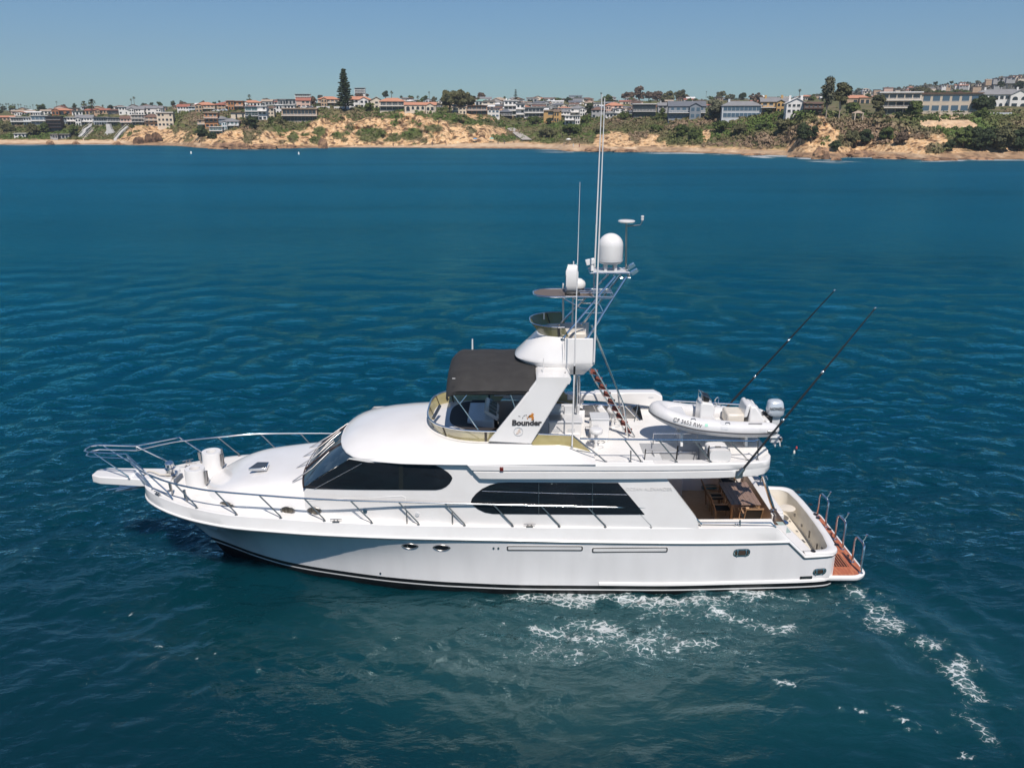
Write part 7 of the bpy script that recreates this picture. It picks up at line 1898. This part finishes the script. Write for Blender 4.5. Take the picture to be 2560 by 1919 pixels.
foam = np.maximum(foam, surf*.95)
shal = sst(45, 0, ds_)*(WY > 100)
Hh += foam*near*.035*nz2
me = bpy.data.meshes.new('sea'); nyy, nxx = WX.shape
v = np.stack([WX, WY, Hh], -1).reshape(-1, 3).astype(np.float32)
me.vertices.add(len(v)); me.vertices.foreach_set('co', v.reshape(-1))
idx_ = np.arange(nyy*nxx).reshape(nyy, nxx)
fq = np.stack([idx_[:-1, :-1], idx_[:-1, 1:], idx_[1:, 1:], idx_[1:, :-1]], -1).reshape(-1, 4).astype(np.int32); nf = len(fq)
me.loops.add(nf*4); me.loops.foreach_set('vertex_index', fq.reshape(-1))
me.polygons.add(nf); me.polygons.foreach_set('loop_start', np.arange(0, nf*4, 4, dtype=np.int32)); me.polygons.foreach_set('loop_total', np.full(nf, 4, dtype=np.int32)); me.polygons.foreach_set('use_smooth', np.ones(nf, dtype=bool))
for nm, arr in (('foam', foam), ('wake_reflection', np.clip(wake_reflection, 0, 1)), ('turq', turq), ('shallow', shal), ('calm', calm_a), ('range', np.clip(np.log(np.maximum(WY, 12)/12)/np.log(300/12), 0, 1))):
    at = me.attributes.new(nm, 'FLOAT', 'POINT'); at.data.foreach_set('value', arr.reshape(-1).astype(np.float32))
me.update(calc_edges=True)
sea = bpy.data.objects.new('sea', me); col.objects.link(sea); tag(sea, kind='structure')
wm = bpy.data.materials.new('sea_water'); wm.use_nodes = True; nt = wm.node_tree; L_ = nt.links; pb = nt.nodes['Principled BSDF']
geo = nd('ShaderNodeTexCoord').outputs['Object']
def math_(op, x, y):
    n = nd('ShaderNodeMath', operation=op); n.use_clamp = False
    for i_, q_ in ((0, x), (1, y)):
        if isinstance(q_, (int, float)): n.inputs[i_].default_value = q_
        else: L_.new(q_, n.inputs[i_])
    return n.outputs[0]
def maprange(x, a_, b_, c__=0.0, d__=1.0):
    r = nd('ShaderNodeMapRange'); r.interpolation_type = 'SMOOTHSTEP'; L_.new(x, r.inputs[0]); r.inputs[1].default_value = a_; r.inputs[2].default_value = b_; r.inputs[3].default_value = c__; r.inputs[4].default_value = d__; return r.outputs[0]
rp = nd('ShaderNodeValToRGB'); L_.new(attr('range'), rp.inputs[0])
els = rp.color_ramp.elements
els[0].position, els[0].color = 0.0, (.0004, .018, .024, 1); els[1].position, els[1].color = 1.0, (.005, .079, .142, 1)  # body colour lightens with distance, painting in the reflected sky
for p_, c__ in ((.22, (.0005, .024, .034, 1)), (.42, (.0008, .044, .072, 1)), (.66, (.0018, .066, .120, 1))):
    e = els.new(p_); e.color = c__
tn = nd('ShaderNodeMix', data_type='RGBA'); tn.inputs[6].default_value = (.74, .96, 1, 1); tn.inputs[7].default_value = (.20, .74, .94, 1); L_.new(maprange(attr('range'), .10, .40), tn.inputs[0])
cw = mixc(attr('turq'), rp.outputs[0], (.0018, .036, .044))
cw = mixc(math_('MULTIPLY', attr('wake_reflection'), .35), cw, (.034, .070, .066))  # milky tone: aerated water, and hull reflection painted into the colour
cw = mixc(math_('MULTIPLY', attr('shallow'), .30), cw, (.02, .06, .08))
cw = mixc(math_('MULTIPLY', noise_(.035, .42, .66, 5, (.22, 1, 1)), .38), cw, (.0008, .030, .052))
# foam broken up into lace
lv = nd('ShaderNodeMapping'); lv.inputs['Scale'].default_value = (1, 1.25, 1); L_.new(geo, lv.inputs[0])
wz = nd('ShaderNodeTexNoise'); wz.inputs['Scale'].default_value = 2.2; wz.inputs['Detail'].default_value = 4; L_.new(lv.outputs[0], wz.inputs['Vector'])
mv = nd('ShaderNodeMix', data_type='VECTOR'); mv.inputs[0].default_value = .38; L_.new(lv.outputs[0], mv.inputs[4]); L_.new(wz.outputs[1], mv.inputs[5])
vo_ = nd('ShaderNodeTexVoronoi', feature='DISTANCE_TO_EDGE'); vo_.inputs['Scale'].default_value = 5.5; L_.new(mv.outputs[1], vo_.inputs['Vector'])
edge_ = maprange(vo_.outputs[0], .0, .13, 1.0, 0.0)
fz = nd('ShaderNodeTexNoise'); fz.inputs['Scale'].default_value = 10.0; fz.inputs['Detail'].default_value = 8; fz.inputs['Roughness'].default_value = .65; L_.new(lv.outputs[0], fz.inputs['Vector'])
lace_ = math_('ADD', math_('MULTIPLY', edge_, .34), math_('MULTIPLY', fz.outputs[0], .98))
ff = maprange(math_('ADD', attr('foam'), lace_), .90, 1.36, 0.0, .74)
ff = math_('MULTIPLY', ff, maprange(attr('foam'), .02, .25))
cw = mixc(math_('MULTIPLY', maprange(attr('foam'), .03, .5), .6), cw, (.045, .115, .115))
cw = mixc(ff, cw, (.70, .73, .74))
rgh = math_('ADD', maprange(attr('range'), .45, .95, .04, .17), math_('MULTIPLY', ff, .6))
def bnoise(sc, stretch, det, dist, prev=None, strength=1.0):
    mp = nd('ShaderNodeMapping'); mp.inputs['Scale'].default_value = stretch; mp.inputs['Rotation'].default_value = (0, 0, R(14)); L_.new(geo, mp.inputs[0])
    n = nd('ShaderNodeTexNoise'); n.inputs['Scale'].default_value = sc; n.inputs['Detail'].default_value = det; n.inputs['Roughness'].default_value = .55; n.inputs['Distortion'].default_value = .4; L_.new(mp.outputs[0], n.inputs['Vector'])
    b = nd('ShaderNodeBump'); L_.new(maprange(attr('range'), .3, .85, dist, dist*strength), b.inputs['Distance']); L_.new(maprange(attr('calm'), 0, 1, 1.0, .24), b.inputs['Strength']); L_.new(n.outputs[0], b.inputs['Height'])
    if prev: L_.new(prev, b.inputs['Normal'])
    return b.outputs[0]
b0 = bnoise(.16, (.40, 1.0, 1), 5, .70, None, 3.0)
b1 = bnoise(.75, (.55, 1.0, 1), 6, .62, b0, 4.2)
b2 = bnoise(2.4, (.6, 1.0, 1), 5, .16, b1)
b3 = bnoise(7.0, (.6, 1, 1), 2, .014, b2)
nt.nodes.remove(pb)
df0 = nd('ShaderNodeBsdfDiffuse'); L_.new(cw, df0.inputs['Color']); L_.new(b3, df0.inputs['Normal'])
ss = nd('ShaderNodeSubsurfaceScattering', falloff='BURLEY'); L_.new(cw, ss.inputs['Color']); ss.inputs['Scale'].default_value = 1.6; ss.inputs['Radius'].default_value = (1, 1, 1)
df = nd('ShaderNodeMixShader'); L_.new(maprange(ff, 0.0, .3, .12, 1.0), df.inputs[0]); L_.new(ss.outputs[0], df.inputs[1]); L_.new(df0.outputs[0], df.inputs[2])
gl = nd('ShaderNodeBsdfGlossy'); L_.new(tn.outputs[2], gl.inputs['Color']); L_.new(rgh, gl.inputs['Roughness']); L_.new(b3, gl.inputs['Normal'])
fr_ = nd('ShaderNodeFresnel'); L_.new(maprange(attr('range'), .12, .35, 1.64, 1.36), fr_.inputs['IOR']); L_.new(b3, fr_.inputs['Normal'])
fac = math_('MULTIPLY', fr_.outputs[0], maprange(ff, 0.0, .6, 1.0, .1))
ms_ = nd('ShaderNodeMixShader'); L_.new(fac, ms_.inputs[0]); L_.new(df.outputs[0], ms_.inputs[1]); L_.new(gl.outputs[0], ms_.inputs[2])
L_.new(ms_.outputs[0], nt.nodes['Material Output'].inputs['Surface'])
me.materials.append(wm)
# ================================================================== HAZE over the sea and the coast
k = MB(); k.box(-3450, 3450, -245, 3000, -6, 260)
hz_ = k.build('haze', mat('haze_air', (1, 1, 1)), None, smooth=0)
hzm = hz_.data.materials[0]; n_ = hzm.node_tree; n_.nodes.remove(n_.nodes['Principled BSDF'])
pv = n_.nodes.new('ShaderNodeVolumePrincipled'); pv.inputs['Color'].default_value = (.80, .88, 1, 1); pv.inputs['Density'].default_value = .00015; pv.inputs['Anisotropy'].default_value = .2
n_.links.new(pv.outputs[0], n_.nodes['Material Output'].inputs['Volume']); tag(hz_, 'thin sea haze lying over the water and the far hills', 'haze', kind='stuff')
